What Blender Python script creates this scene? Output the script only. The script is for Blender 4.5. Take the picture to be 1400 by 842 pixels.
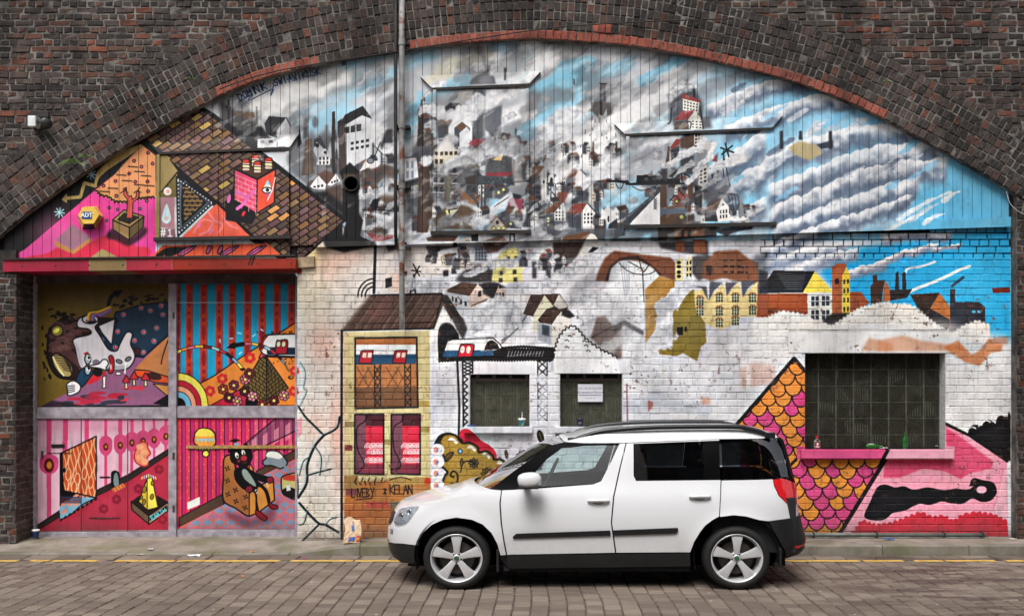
# Recreation of a street photograph: painted railway arch with a parked white car.
import bpy, bmesh, math, random
import numpy as np
from mathutils import Vector, Matrix
from mathutils.geometry import delaunay_2d_cdt
random.seed(7)
scene = bpy.context.scene
for o in list(bpy.data.objects): bpy.data.objects.remove(o)

# ------------------------------------------------------------------ camera
CAM_Y, CAM_Z = -12.1, 1.95          # wall face is the plane y = 0
CX, HY, FP = 760.0, 525.0, 1380.0   # principal point and focal length in photo pixels (1400 wide)
cam_d = bpy.data.cameras.new('camera'); cam = bpy.data.objects.new('camera', cam_d)
scene.collection.objects.link(cam)
cam.location = (0, CAM_Y, CAM_Z); cam.rotation_euler = (math.pi/2, 0, 0)
cam_d.sensor_width = 36; cam_d.lens = 36*FP/1400
cam_d.shift_x = -(CX-700)/1400; cam_d.shift_y = (HY-421)/1400
cam_d.clip_start = .1; cam_d.clip_end = 2000
scene.camera = cam
# ------------------------------------------------------------------ world, sun, exposure
world = bpy.data.worlds.new('World'); scene.world = world; world.use_nodes = True
wn = world.node_tree; bg = wn.nodes['Background']
sky = wn.nodes.new('ShaderNodeTexSky'); sky.sky_type = 'NISHITA'; sky.sun_disc = False
SUN_EL, SUN_AZ = math.radians(58), math.radians(198)     # high, behind and a little left of the camera
sky.sun_elevation = SUN_EL; sky.sun_rotation = SUN_AZ
sky.air_density = 1.0; sky.dust_density = 6.0; sky.ozone_density = .6
hsv = wn.nodes.new('ShaderNodeHueSaturation'); hsv.inputs['Saturation'].default_value = .35   # cloud cover
wn.links.new(sky.outputs[0], hsv.inputs['Color']); wn.links.new(hsv.outputs[0], bg.inputs[0])
bg.inputs[1].default_value = .11
sl = bpy.data.lights.new('sun', 'SUN'); sl.energy = 1.5; sl.angle = math.radians(26); sl.color = (1, .98, .955)
so = bpy.data.objects.new('sun', sl); scene.collection.objects.link(so)
sd = Vector((math.sin(SUN_AZ)*math.cos(SUN_EL), math.cos(SUN_AZ)*math.cos(SUN_EL), math.sin(SUN_EL)))
so.rotation_euler = sd.to_track_quat('Z', 'Y').to_euler(); so.location = (0, -20, 20)
scene.view_settings.view_transform = 'Standard'; scene.view_settings.look = 'None'
scene.view_settings.exposure = .62; scene.view_settings.gamma = 1.0
scene.view_settings.use_curve_mapping = False
scene.render.engine = 'CYCLES'

# ------------------------------------------------------------------ helpers
COL = scene.collection
def PX(px, d=12.1): return (px-CX)*d/FP
def PZ(py, d=12.1): return CAM_Z-(py-HY)*d/FP
def tag(o, label=None, cat=None, group=None, kind=None):
    if label: o['label'] = label
    if cat: o['category'] = cat
    if group: o['group'] = group
    if kind: o['kind'] = kind
    return o
def empty(name, loc, label=None, cat=None, group=None, kind=None, parent=None):
    o = bpy.data.objects.new(name, None); COL.objects.link(o); o.location = loc; o.empty_display_size = .1
    if parent: o.parent = parent
    return tag(o, label, cat, group, kind)
def link(name, me, mat=None, parent=None, loc=(0,0,0), smooth=False):
    if mat is not None and not me.materials: me.materials.append(mat)
    o = bpy.data.objects.new(name, me); COL.objects.link(o); o.location = loc
    if parent is not None: o.parent = parent
    if smooth:
        for p in me.polygons: p.use_smooth = True
    return o
def mesh(name, v, f):
    me = bpy.data.meshes.new(name); me.from_pydata([tuple(a) for a in v], [], f); me.update(); return me
class MB:
    """collects shapes for one mesh"""
    def __init__(s): s.v = []; s.f = []
    def add(s, v, f):
        n = len(s.v); s.v += [tuple(a) for a in v]; s.f += [tuple(i+n for i in q) for q in f]; return s
    def box(s, x0, x1, y0, y1, z0, z1, b=0):
        if b <= 0:
            v = [(x,y,z) for z in (z0,z1) for y in (y0,y1) for x in (x0,x1)]
            return s.add(v, [(0,2,3,1),(4,5,7,6),(0,1,5,4),(2,6,7,3),(0,4,6,2),(1,3,7,5)])
        bm = bmesh.new(); bmesh.ops.create_cube(bm, size=1)
        for q in bm.verts: q.co = ((x0+x1)/2+q.co.x*(x1-x0), (y0+y1)/2+q.co.y*(y1-y0), (z0+z1)/2+q.co.z*(z1-z0))
        bmesh.ops.bevel(bm, geom=bm.edges[:], offset=b, segments=2, affect='EDGES', profile=.6)
        bm.verts.index_update()
        v = [q.co[:] for q in bm.verts]; f = [[q.index for q in p.verts] for p in bm.faces]; bm.free()
        return s.add(v, f)
    def prism(s, pts, y0, y1):
        """outline in the x,z plane pushed from y0 (front) to y1"""
        n = len(pts); v = [(x,y0,z) for x,z in pts]+[(x,y1,z) for x,z in pts]
        a = sum(pts[i][0]*pts[(i+1)%n][1]-pts[(i+1)%n][0]*pts[i][1] for i in range(n))
        o = list(range(n))
        if a < 0: o.reverse()
        f = [tuple(o), tuple(i+n for i in reversed(o))]
        for k in range(n):
            i, j = o[k], o[(k+1)%n]; f.append((j, i, i+n, j+n))
        return s.add(v, f)
    def tube(s, pts, r, n=10, cap=True):
        pts = [Vector(p) for p in pts]; m = len(pts); rr = r if isinstance(r, (list,tuple)) else [r]*m
        up = None; base = len(s.v)
        for i, p in enumerate(pts):
            t = (pts[min(i+1,m-1)]-pts[max(i-1,0)]).normalized()
            if up is None: up = Vector((0,0,1)) if abs(t.z) < .9 else Vector((0,1,0))
            a = t.cross(up)
            if a.length < 1e-4: a = t.cross(Vector((1,0,0)))
            a.normalize(); b = a.cross(t); up = b
            for k in range(n):
                w = 2*math.pi*k/n; s.v.append(tuple(p+(a*math.cos(w)+b*math.sin(w))*rr[i]))
        for i in range(m-1):
            for k in range(n):
                q = base+i*n
                s.f.append((q+k, q+n+k, q+n+(k+1)%n, q+(k+1)%n))
        if cap:
            s.f.append(tuple(base+k for k in range(n))); s.f.append(tuple(base+(m-1)*n+k for k in reversed(range(n))))
        return s
    def lathe(s, prof, axis='z', n=24, c=(0,0,0), cap=True):
        """prof: (radius, height)"""
        base = len(s.v); m = len(prof)
        for r, h in prof:
            for k in range(n):
                w = 2*math.pi*k/n; a, b = r*math.cos(w), r*math.sin(w)
                p = (a,b,h) if axis == 'z' else ((a,h,b) if axis == 'y' else (h,a,b))
                s.v.append((p[0]+c[0], p[1]+c[1], p[2]+c[2]))
        for i in range(m-1):
            for k in range(n):
                q = base+i*n; f = (q+k, q+(k+1)%n, q+n+(k+1)%n, q+n+k)
                s.f.append(f if axis != 'y' else f[::-1])
        for i, fl in ((0,False),(m-1,True)):
            if cap and prof[i][0] > 1e-5:
                f = tuple(base+i*n+k for k in range(n)); s.f.append(f if fl == (axis != 'y') else f[::-1])
        return s
    def build(s, name, mat=None, parent=None, loc=(0,0,0), smooth=False, auto=None):
        me = mesh(name, s.v, s.f); o = link(name, me, mat, parent, loc, smooth or auto is not None)
        if auto is not None:
            bm = bmesh.new(); bm.from_mesh(me)
            for e in bm.edges:
                if len(e.link_faces) == 2 and e.calc_face_angle(0) > math.radians(auto): e.smooth = False
            bm.to_mesh(me); bm.free()
        return o
def srgb(h):
    if isinstance(h, str):
        c = [int(h.lstrip('#')[i:i+2], 16)/255 for i in (0,2,4)]
    else: c = h
    return tuple(x/12.92 if x <= .04045 else ((x+.055)/1.055)**2.4 for x in c)
def hx(h):
    h = h.lstrip('#'); h = h if len(h) == 6 else ''.join(c*2 for c in h)
    return np.array([int(h.lstrip('#')[i:i+2], 16)/255 for i in (0,2,4)], np.float32)
class NT:
    """short way to write node materials"""
    def __init__(s, name):
        s.m = bpy.data.materials.new(name); s.m.use_nodes = True; s.t = s.m.node_tree
        s.b = s.t.nodes['Principled BSDF']
    def n(s, typ, **kw):
        q = s.t.nodes.new('ShaderNode'+typ)
        for k, v in kw.items():
            if k[0] == '_': q.inputs[k[1:].replace('_',' ')].default_value = v
            else: setattr(q, k, v)
        return q
    def l(s, a, b): s.t.links.new(a, b)
    def mix(s, fac, a, b, mode='MIX'):
        q = s.n('Mix', data_type='RGBA', blend_type=mode)
        for k, v in ((0,fac),(6,a),(7,b)):
            if hasattr(v, 'is_output'): s.l(v, q.inputs[k])
            else: q.inputs[k].default_value = v if k == 0 else (*v[:3], 1)
        return q.outputs[2]
    def math(s, op, a, b=0.):
        q = s.n('Math', operation=op)
        for k, v in ((0,a),(1,b)):
            if hasattr(v, 'is_output'): s.l(v, q.inputs[k])
            else: q.inputs[k].default_value = v
        return q.outputs[0]
    def ramp(s, fac, stops):
        q = s.n('ValToRGB'); e = q.color_ramp.elements
        while len(e) < len(stops): e.new(.5)
        for i, (p, c) in enumerate(stops):
            e[i].position = p; e[i].color = (c, c, c, 1) if isinstance(c, (int,float)) else (*c[:3], 1)
        s.l(fac, q.inputs[0]); return q.outputs[0]
    def noise(s, scale, detail=4, vec=None, rough=.55, dist=0):
        q = s.n('TexNoise', _Scale=scale, _Detail=detail, _Roughness=rough, _Distortion=dist)
        if vec is None: vec = s.pos()
        s.l(vec, q.inputs['Vector']); return q.outputs[0]
    def pos(s):
        if not hasattr(s, 'g'): s.g = s.n('NewGeometry')
        return s.g.outputs['Position']
    def bump(s, h, strength=.3, dist=.01):
        q = s.n('Bump', _Strength=strength, _Distance=dist); s.l(h, q.inputs['Height']); s.l(q.outputs[0], s.b.inputs['Normal'])
def plain(name, col, rough=.6, metal=0, spec=.5, vary=.12, scale=8, bump=0, **kw):
    """one colour with gentle uneven wear"""
    k = NT(name); c = srgb(col)
    n1 = k.noise(scale, 5)
    d = tuple(x*(1-vary*1.6) for x in c); u = tuple(min(1, x*(1+vary)) for x in c)
    k.l(k.ramp(n1, [(.3, d), (.7, u)]), k.b.inputs['Base Color'])
    k.b.inputs['Roughness'].default_value = rough; k.b.inputs['Metallic'].default_value = metal
    k.b.inputs['Specular IOR Level'].default_value = spec
    for a, v in kw.items(): k.b.inputs[a.replace('_',' ')].default_value = v
    if bump: k.bump(k.noise(scale*6, 6), bump, .004)
    return k.m
# ------------------------------------------------------------------ the mural's paint
# drawn shape by shape into a generated image (wall pixels = photo pixels x SC), laid on bricks, boards and doors by position
scene.cycles.use_denoising = True
SC = 2; CW, CH = 1400, 772
cv = np.zeros((CH*SC, CW*SC, 3), np.float32)
YY, XX = np.mgrid[0:CH*SC, 0:CW*SC].astype(np.float32); XX = (XX+.5)/SC; YY = (YY+.5)/SC
rng = np.random.default_rng(5)
CLIP = [None]
def hsh(ix, iy, s):
    h = np.sin(ix*127.1+iy*311.7+s*74.7)*43758.5453
    return h-np.floor(h)
def vn(x, y, s):
    ix = np.floor(x); iy = np.floor(y); fx = x-ix; fy = y-iy
    fx = fx*fx*(3-2*fx); fy = fy*fy*(3-2*fy)
    a = hsh(ix,iy,s); b = hsh(ix+1,iy,s); c = hsh(ix,iy+1,s); d = hsh(ix+1,iy+1,s)
    return (a*(1-fx)+b*fx)*(1-fy)+(c*(1-fx)+d*fx)*fy
def fbm(x, y, s, o=4, billow=False):
    t = 0; a = .5; tot = 0
    for k in range(o):
        n = vn(x*2**k, y*2**k, s+k*3.3)
        if billow: n = np.abs(2*n-1)
        t = t+a*n; tot += a; a *= .5
    return t/tot
def ss(a, b, x): t = np.clip((x-a)/(b-a), 0, 1); return t*t*(3-2*t)
def box_of(p, m):
    p = np.asarray(p, np.float32)
    x0 = max(0, int((p[:,0].min()-m)*SC)); x1 = min(CW*SC, int((p[:,0].max()+m)*SC)+1)
    y0 = max(0, int((p[:,1].min()-m)*SC)); y1 = min(CH*SC, int((p[:,1].max()+m)*SC)+1)
    return (slice(y0, max(y1,y0)), slice(x0, max(x1,x0)))
def put(sl, m, c):
    if CLIP[0] is not None: m = m*CLIP[0][sl]
    c = hx(c) if isinstance(c, str) else np.asarray(c, np.float32)
    m = m[..., None]; cv[sl] = cv[sl]*(1-m)+c*m
def inside(p, sl):
    x, y = XX[sl], YY[sl]; m = np.zeros(x.shape, bool); n = len(p)
    for i in range(n):
        x0, y0 = p[i]; x1, y1 = p[(i+1) % n]
        if y0 == y1: continue
        m ^= ((y0 > y) != (y1 > y)) & (x < (x1-x0)*(y-y0)/(y1-y0)+x0)
    return m.astype(np.float32)
def blur(m, r):
    r = int(max(1, r*SC))
    for ax in (0, 1):
        for _ in range(2):
            k = 2*r+1; pad = [(0,0),(0,0)]; pad[ax] = (r+1, r)
            c = np.cumsum(np.pad(m, pad, mode='edge'), axis=ax)
            m = (c[k:]-c[:-k])/k if ax == 0 else (c[:,k:]-c[:,:-k])/k
    return m
def sm(p, closed=False, n=6):
    p = [np.array(q, float) for q in p]; L = len(p); out = []
    for i in range(L if closed else L-1):
        g = (lambda k: p[k % L]) if closed else (lambda k: p[min(max(k,0),L-1)])
        a, b, c, d = g(i-1), g(i), g(i+1), g(i+2)
        for j in range(n):
            t = j/n; out.append(.5*((2*b)+(c-a)*t+(2*a-5*b+4*c-d)*t*t+(3*b-a-3*c+d)*t**3))
    if not closed: out.append(p[-1])
    return [tuple(q) for q in out]
def L(p, w, c, a=1., smo=False, closed=False):
    if w <= 0: return
    if smo: p = sm(p, closed)
    if closed: p = list(p)+[p[0]]
    sl = box_of(p, w+1); x, y = XX[sl], YY[sl]; d = np.full(x.shape, 1e9, np.float32)
    for i in range(len(p)-1):
        (x0,y0),(x1,y1) = p[i], p[i+1]; dx, dy = x1-x0, y1-y0; q = dx*dx+dy*dy+1e-9
        t = np.clip(((x-x0)*dx+(y-y0)*dy)/q, 0, 1)
        d = np.minimum(d, (x-x0-t*dx)**2+(y-y0-t*dy)**2)
    put(sl, np.clip((w/2-np.sqrt(d))*SC+.5, 0, 1)*a, c)
def P(p, c, a=1., soft=0, ol=None, w=1.6, smo=False):
    if smo: p = sm(p, True)
    sl = box_of(p, 2+soft*3); m = inside(p, sl)
    if soft: m = blur(m, soft)
    put(sl, m*a, c)
    if ol: L(p, w, ol, closed=True)
def E(x, y, rx, ry, c, rot=0, a=1., ol=None, w=1.2, soft=0):
    t = np.linspace(0, 2*np.pi, 26)[:-1]; u, v = rx*np.cos(t), ry*np.sin(t); r = math.radians(rot)
    P(list(zip(x+u*math.cos(r)-v*math.sin(r), y+u*math.sin(r)+v*math.cos(r))), c, a, soft, ol, w)
def G(x, y, r, c, a=1., ry=None):
    ry = ry or r; sl = box_of([(x-r*2,y-ry*2),(x+r*2,y+ry*2)], 0)
    put(sl, a*np.exp(-(((XX[sl]-x)/r)**2+((YY[sl]-y)/ry)**2)), c)
def Zm(x0, y0, s):
    return lambda *p: [(x0+q[0]/s, y0+q[1]/s) for q in p]
def scal(p, r, closed=False):
    """row of round bumps along a line"""
    p = [np.array(q, float) for q in p]
    if closed: p.append(p[0])
    out = []
    for a, b in zip(p[:-1], p[1:]):
        d = b-a; n = max(1, int(round(np.hypot(*d)/(2*r)))); nn = np.array([d[1], -d[0]])/max(np.hypot(*d), 1e-6)
        for k in range(n):
            for j in range(6):
                t = j/6; h = math.sin(math.pi*t)*r*.9; out.append(tuple(a+d*(k+t)/n+nn*h))
    out.append(tuple(p[-1])); return out
def quadwin(q, nx, ny, c, fx=.6, fy=.6, a=1., lit=0):
    """rows of small windows over a four-sided patch (corners clockwise from top left)"""
    q = [np.array(k, float) for k in q]
    def at(u, v): return tuple((q[0]*(1-u)+q[1]*u)*(1-v)+(q[3]*(1-u)+q[2]*u)*v)
    for i in range(nx):
        for j in range(ny):
            u, v = (i+.5)/nx, (j+.5)/ny; du, dv = fx/nx/2, fy/ny/2
            P([at(u-du,v-dv), at(u+du,v-dv), at(u+du,v+dv), at(u-du,v+dv)], '#e9e98a' if rng.random() < lit else c, a)
def smoke(p, w, c='#f1f1f4', a=.9, seed=1, c2='#a9abb4', f=18., edge=.5):
    """spray-paint vapour along a line, w = half width at each point"""
    sl = box_of(p, max(w)*1.5); x, y = XX[sl], YY[sl]; d = np.full(x.shape, 9., np.float32)
    for i in range(len(p)-1):
        (x0,y0),(x1,y1) = p[i], p[i+1]; dx, dy = x1-x0, y1-y0; q = dx*dx+dy*dy+1e-9
        t = np.clip(((x-x0)*dx+(y-y0)*dy)/q, 0, 1)
        d = np.minimum(d, np.hypot(x-x0-t*dx, y-y0-t*dy)/(w[i]*(1-t)+w[i+1]*t))
    n = fbm(x/f, y/f, seed, 4); b = fbm(x/(f*.7)+5, y/(f*.7), seed+9, 3, True)
    m = ss(0, edge, 1-d+(n-.5)*1.5)*a
    k = np.clip(b*1.5-.1+(.5-n)*.5, 0, 1)[..., None]
    put(sl, m, hx(c)*k**.5+hx(c2)*(1-k**.5))
def bands(lst, alpha=1., c1='#f4f5f9', c2='#79859a'):
    """scalloped cloud banks: edge line, bump radius, depth"""
    for i, (p, r, t) in enumerate(lst):
        p = np.array(sm(p)); o = np.argsort(p[:,0]); p = p[o]; xs, ys = p[:,0], p[:,1]
        sl = box_of(np.vstack([p, p+[0,t]]), r*1.5); x, y = XX[sl], YY[sl]
        e = np.interp(x, xs, ys); c = np.zeros_like(x); k = xs[0]+r
        while k < xs[-1]:
            rr = r*rng.uniform(.6, 1.3); c = np.maximum(c, np.sqrt(np.clip(rr*rr-(x-k)**2, 0, None))); k += rr*rng.uniform(.9, 1.5)
        n = fbm(x/11, y/11, 20+i, 3)
        dep = (y-(e-c*.9))/t*(.75+n*.5)
        m = ss(0, .05, dep)*(1-ss(.55, 1.05, dep))*ss(xs[0], xs[0]+12, x)*(1-ss(xs[-1]-10, xs[-1], x))*alpha
        k = ss(.08, .62, dep+(n-.5)*.35)[..., None]
        put(sl, m, hx(c1)*(1-k)+hx(c2)*k)
FONT = {'A':[[(0,1),(.5,0),(1,1)],[(.2,.6),(.8,.6)]],'B':[[(0,0),(0,1),(.9,.8),(.1,.5),(.8,.2),(0,0)]],'C':[[(1,.1),(.2,.2),(.2,.8),(1,.9)]],
 'D':[[(0,0),(0,1),(.8,.8),(.9,.3),(0,0)]],'E':[[(1,0),(0,0),(0,1),(1,1)],[(0,.5),(.8,.5)]],'G':[[(1,.1),(.1,.2),(.1,.9),(.9,.9),(.9,.5),(.5,.5)]],
 'H':[[(0,0),(0,1)],[(1,0),(1,1)],[(0,.5),(1,.5)]],'I':[[(.5,0),(.5,1)]],'K':[[(0,0),(0,1)],[(1,0),(0,.55),(1,1)]],'L':[[(0,0),(0,1),(.9,1)]],
 'M':[[(0,1),(.1,0),(.5,.6),(.9,0),(1,1)]],'N':[[(0,1),(0,0),(1,1),(1,0)]],'O':[[(.5,0),(0,.4),(.3,1),(.9,.8),(.9,.2),(.5,0)]],
 'R':[[(0,1),(0,0),(.9,.25),(.1,.5),(1,1)]],'S':[[(1,.05),(.2,.15),(.2,.45),(.9,.6),(.7,.95),(0,.95)]],'T':[[(0,0),(1,0)],[(.5,0),(.5,1)]],
 'U':[[(0,0),(.1,.9),(.8,.95),(1,0)]],'V':[[(0,0),(.5,1),(1,0)]],'W':[[(0,0),(.25,1),(.5,.4),(.75,1),(1,0)]],'Y':[[(0,0),(.5,.5)],[(1,0),(.2,1.2)]],
 '!':[[(.5,0),(.5,.65)],[(.5,.9),(.5,1)]],'.':[[(.4,.55),(.55,.6)]],'#':[[(.35,0),(.2,1)],[(.8,0),(.65,1)],[(0,.35),(1,.3)],[(0,.72),(1,.67)]],
 '1':[[(.2,.2),(.5,0),(.5,1)],[(.1,1),(.9,1)]],'X':[[(0,0),(1,1)],[(1,0),(0,1)]],' ':[]}
def write(t, x, y, w, h, c, lw=1.3, ang=0, gap=.3, curve=0, a=1.):
    r = math.radians(ang); cs, sn = math.cos(r), math.sin(r); k = 0
    for ch in t:
        for st in FONT.get(ch, []):
            q = []
            for u, v in st:
                px = k+u*w; py = v*h+curve*k*k; q.append((x+px*cs-py*sn, y+px*sn+py*cs))
            L(q, lw, c, a)
        k += w*(1+gap)*(.6 if ch in '!.I' else 1)

# ---- ground coats -------------------------------------------------
ca, sa = math.cos(math.radians(33)), math.sin(math.radians(33))
xs, ys = XX[::2, ::2], YY[::2, ::2]
u = xs*ca-ys*sa; v = xs*sa+ys*ca
n1 = fbm(u/95, v/34, 1, 5); n2 = fbm(u/50+3, v/26, 2, 5, True); n3 = fbm(u/140, v/60, 3, 4); n4 = fbm(xs/22, ys/22, 4, 4)
base = np.array(hx('#c6cbd3'))[None, None]*np.ones((*xs.shape, 3), np.float32)
def lay(m, c, a=1.):
    global base
    m = np.clip(m*a, 0, 1)[..., None]; base = base*(1-m)+hx(c)*m
lay(ss(.5, .62, n3), '#9fd3ec', .9)                        # patches of clear sky
lay(ss(.48, .62, n1)*ss(.25, .5, n2), '#83878f', .75)      # grey vapour
lay(ss(.52, .7, n1*.6+n4*.4), '#f3f3f5', .9)
lay(ss(.3, .5, n2)*.5*ss(860, 1000, 1200-xs), '#ececee', .7)
lay(ss(0.0, 1.0, (xs-820)/330)*ss(.3, .55, n3+.15), '#86cbee', .85)
lay(ss(1040, 1340, xs)*ss(150, 300, ys), '#5cbdea', .8)
wall = ss(326, 332, ys)
lay(wall, '#dfe1e8'); lay(wall*ss(.45, .7, n4), '#eef0f4', .8); lay(wall*ss(.52, .72, n1), '#c3c9d6', .55)
lay(wall*ss(.55, .75, n3)*ss(480, 700, xs), '#cfc6cc', .4)
cv[:] = np.repeat(np.repeat(base, 2, 0), 2, 1); del base, n1, n2, n3, n4, u, v
# diagonal vapour on the boards
for k, (x0,y0,x1,y1,wd,cc,aa) in enumerate([(300,190,520,95,26,'#8d8f92',.55),(330,160,470,105,20,'#f0f0f0',.8),(560,160,720,80,22,'#8b8b8c',.6),(585,110,660,75,18,'#d8d2b0',.55),
     (560,150,640,110,14,'#8fd0ec',.7),(545,240,575,130,10,'#8fd2ef',.7),(610,185,730,150,16,'#f2f2f4',.8),(740,150,860,85,20,'#8ccbe8',.6),(735,125,810,85,14,'#83d0f0',.7),(760,225,900,130,34,'#f6f6f7',.8),
     (700,260,860,190,28,'#f4f4f6',.9),(720,150,780,130,18,'#75777c',.6),(810,140,860,120,14,'#8f9298',.6),(870,140,960,90,22,'#e9eaee',.7),(880,110,960,70,14,'#86c8e6',.8),
     (900,150,1000,110,12,'#7d8088',.5),(960,130,1060,90,14,'#8d94a0',.6),(430,230,520,180,20,'#f3f3f5',.8),(480,270,545,200,20,'#e8e8ec',.8)]):
    smoke([(x0,y0),((x0+x1)/2,(y0+y1)/2-6),(x1,y1)], [wd*.7,wd,wd*.8], cc, aa, 40+k, cc, 22, .7)
for k in range(9):
    x0 = 1010+k*26; smoke([(x0,332-k*3),(x0+40,292-k*6),(x0+95,250-k*10)], [14,17,9], '#e9edf3', .55, 300+k, '#9aa6b8', 22, .8)
bands([([(960,150),(1010,128),(1060,112),(1130,104)],5,30),([(985,178),(1060,150),(1120,134),(1175,136)],6,34),([(1030,228),(1100,196),(1180,176),(1262,176)],8,44),([(1045,262),(1120,232),(1190,208),(1288,196)],9,46),
       ([(960,236),(1000,214),(1052,180)],9,54),([(975,264),(1010,246),(1052,222)],9,46),([(1048,292),(1120,262),(1200,232),(1300,222)],9,44),([(990,304),(1025,284),(1052,268)],7,34),
       ([(1052,318),(1120,290),(1200,262),(1260,246)],8,38),([(1060,334),(1130,308),(1200,286),(1250,268)],6,28)], .88, '#f0f2f7', '#68758c')
for k in range(22):
    x0 = rng.uniform(985,1260); y0 = rng.uniform(max(110, (x0-985)*.32+110), 322); l_ = rng.uniform(14,44); cc = ['#f6f8fb','#8fcbee','#e8edf3','#5f6c82','#7cc2ea','#f6f8fb'][k % 6]
    smoke([(x0,y0),(x0+l_*.5,y0-l_*.34),(x0+l_,y0-l_*.62)], [4,rng.uniform(5,9),3], cc, .7, 400+k, cc if k % 6 in (1,3,4) else '#a9b4c6', 9, .6)
for x0, y0, x1, y1 in ((1205,322,1262,292),(1262,306,1292,292),(1228,300,1300,262),(1290,275,1312,262)): smoke([(x0,y0),((x0+x1)/2,(y0+y1)/2-3),(x1,y1)], [4,4,2], '#f2f7fb', .9, int(x0), '#c8dcea', 7, .6)
# blue end of the brick wall
P([(1120,372),(1160,340),(1230,330),(1290,325),(1384,312),(1384,470),(1330,455),(1250,430),(1200,425),(1150,405)], '#22aee8', 1., 4)
G(1330, 390, 60, '#4cc3f0', .5); G(1240, 380, 40, '#2aa6dd', .5)
D2 = Zm(1200,300,4.68); D1 = Zm(1030,300,4.679)
bands([(D1((0,330),(150,260),(380,200),(620,170)),7,26),(D1((300,300),(480,240),(700,200)),7,24),(D1((560,380),(660,330),(800,290),(880,270)),6,20),(D2((0,130),(200,90),(370,100),(500,90)),5,18),
       (D2((0,290),(120,230),(300,180),(420,170)),5,14),(D1((20,240),(120,190),(240,150)),6,22),(D2((330,200),(430,180),(560,160)),3,8)], .95, '#eef2f8', '#8796b0')
L(D2((170,490),(230,450),(360,400),(450,360),(530,320),(590,300)), 4, '#eef4fa', .95, True)
L(D2((180,340),(200,312),(280,300),(370,270)), 3, '#dfe8f2', .9, True)
P(D2((130,330),(125,335),(118,345),(112,450),(140,450),(136,340)), '#2c3038'); P(D2((160,345),(158,450),(186,450),(182,340),(176,335)), '#2c3038')
P(D2((465,445),(465,530),(500,530),(498,445)), '#333a46'); L(D2((480,425),(510,400),(550,370)), 4, '#39414e', .8, True)
P(D2((465,530),(655,530),(690,560),(690,660),(550,690),(510,735),(455,730),(465,690)), '#333742'); quadwin(D2((600,578),(670,578),(670,602),(600,602)),2,1,'#4fb7e4')
P(D2((210,480),(400,467),(340,570),(260,570)), '#3f332f'); P(D2((340,565),(400,470),(465,560),(468,690),(440,700),(330,620)), '#b5713f'); P(D2((260,570),(340,570),(465,640),(465,700),(400,690),(330,640)), '#3a3436')
P(D2((80,450),(225,445),(190,500),(80,520)), '#2f3238')
P(D1((750,430),(768,405),(765,357),(795,355),(797,390),(845,385),(830,460),(822,540),(755,545)), '#4a352e'); P(D1((845,390),(875,440),(878,525),(828,525)), '#b06a42')
# long roof houses
P(D1((0,250),(30,300),(36,480),(0,480)), '#8a6a58')
P(D1((35,470),(130,325),(395,330),(320,468)), '#24252b')
for k in range(8): L(D1((150+k*9,345+k*14),(335-k*3,348+k*14)), .8, '#8b8f96', .6)
P(D1((318,468),(395,332),(515,465)), '#ecd95c'); P(D1((20,475),(345,472),(350,600),(300,625),(190,590),(100,630),(20,625)), '#a9552f'); P(D1((25,570),(345,590),(345,602),(20,600)), '#4f2f24', .7, 1)
P(D1((345,470),(512,468),(512,640),(420,640),(360,635)), '#dfe0da')
for x, y in ((372,492),(440,490),(372,580),(440,580)):
    P(D1((x,y),(x+48,y-2),(x+48,y+60),(x,y+62)), '#39424c'); L(D1((x+24,y),(x+24,y+60)), 1.2, '#e8e8e4'); L(D1((x,y+30),(x+48,y+29)), 1, '#e8e8e4')
P(D1((505,300),(545,278),(600,285),(570,362),(567,640),(505,640)), '#b1633a'); P(D1((570,362),(598,300),(620,360),(618,620),(570,610)), '#e3c647')
quadwin(D1((572,370),(618,365),(618,600),(572,605)),2,4,'#33302c',.55,.5); P(D1((525,378),(550,376),(550,412),(525,415)), '#2c2826'); P(D1((505,600),(620,595),(600,640),(515,690),(440,650)), '#2b2a2c', .9, 1)
P(D1((620,465),(690,462),(745,535),(660,590),(620,595)), '#a05a38')
# white vapour below the houses
for p, r in ((D1((0,640),(90,630),(180,590),(300,605),(360,640),(420,655),(500,690),(620,610),(680,570),(780,545),(880,530)), 3), (D2((0,540),(100,545),(190,545),(250,570),(330,640),(400,690),(480,735),(560,680),(640,650),(720,680)), 3)):
    e = scal(p, r); P(e+[(e[-1][0], e[-1][1]+26), (e[0][0], e[0][1]+26)], '#eceae6', 1., .7)
P([(1030,440),(1100,447),(1160,445),(1290,440),(1384,460),(1384,600),(1300,585),(1250,480),(1100,480),(1030,520)], '#e9e8e8', .75, 6)
for p in (D1((690,840),(740,755),(800,770),(889,790),(889,842)), D2((0,780),(60,760),(170,742),(280,775),(480,800),(550,815),(550,842),(0,842))): P(p, '#cf8a63', .6, 1.5)
P([(1290,475),(1310,465),(1330,485),(1345,475),(1352,462),(1372,470),(1370,480),(1355,482),(1340,500),(1320,495)], '#cc7a45', .75, 1)
P(D2((735,438),(850,432),(850,468),(740,470)), '#6d3526'); P(D2((750,755),(840,750),(835,800),(700,790),(690,830),(660,815)), '#b08a78', .8, 1)

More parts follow.
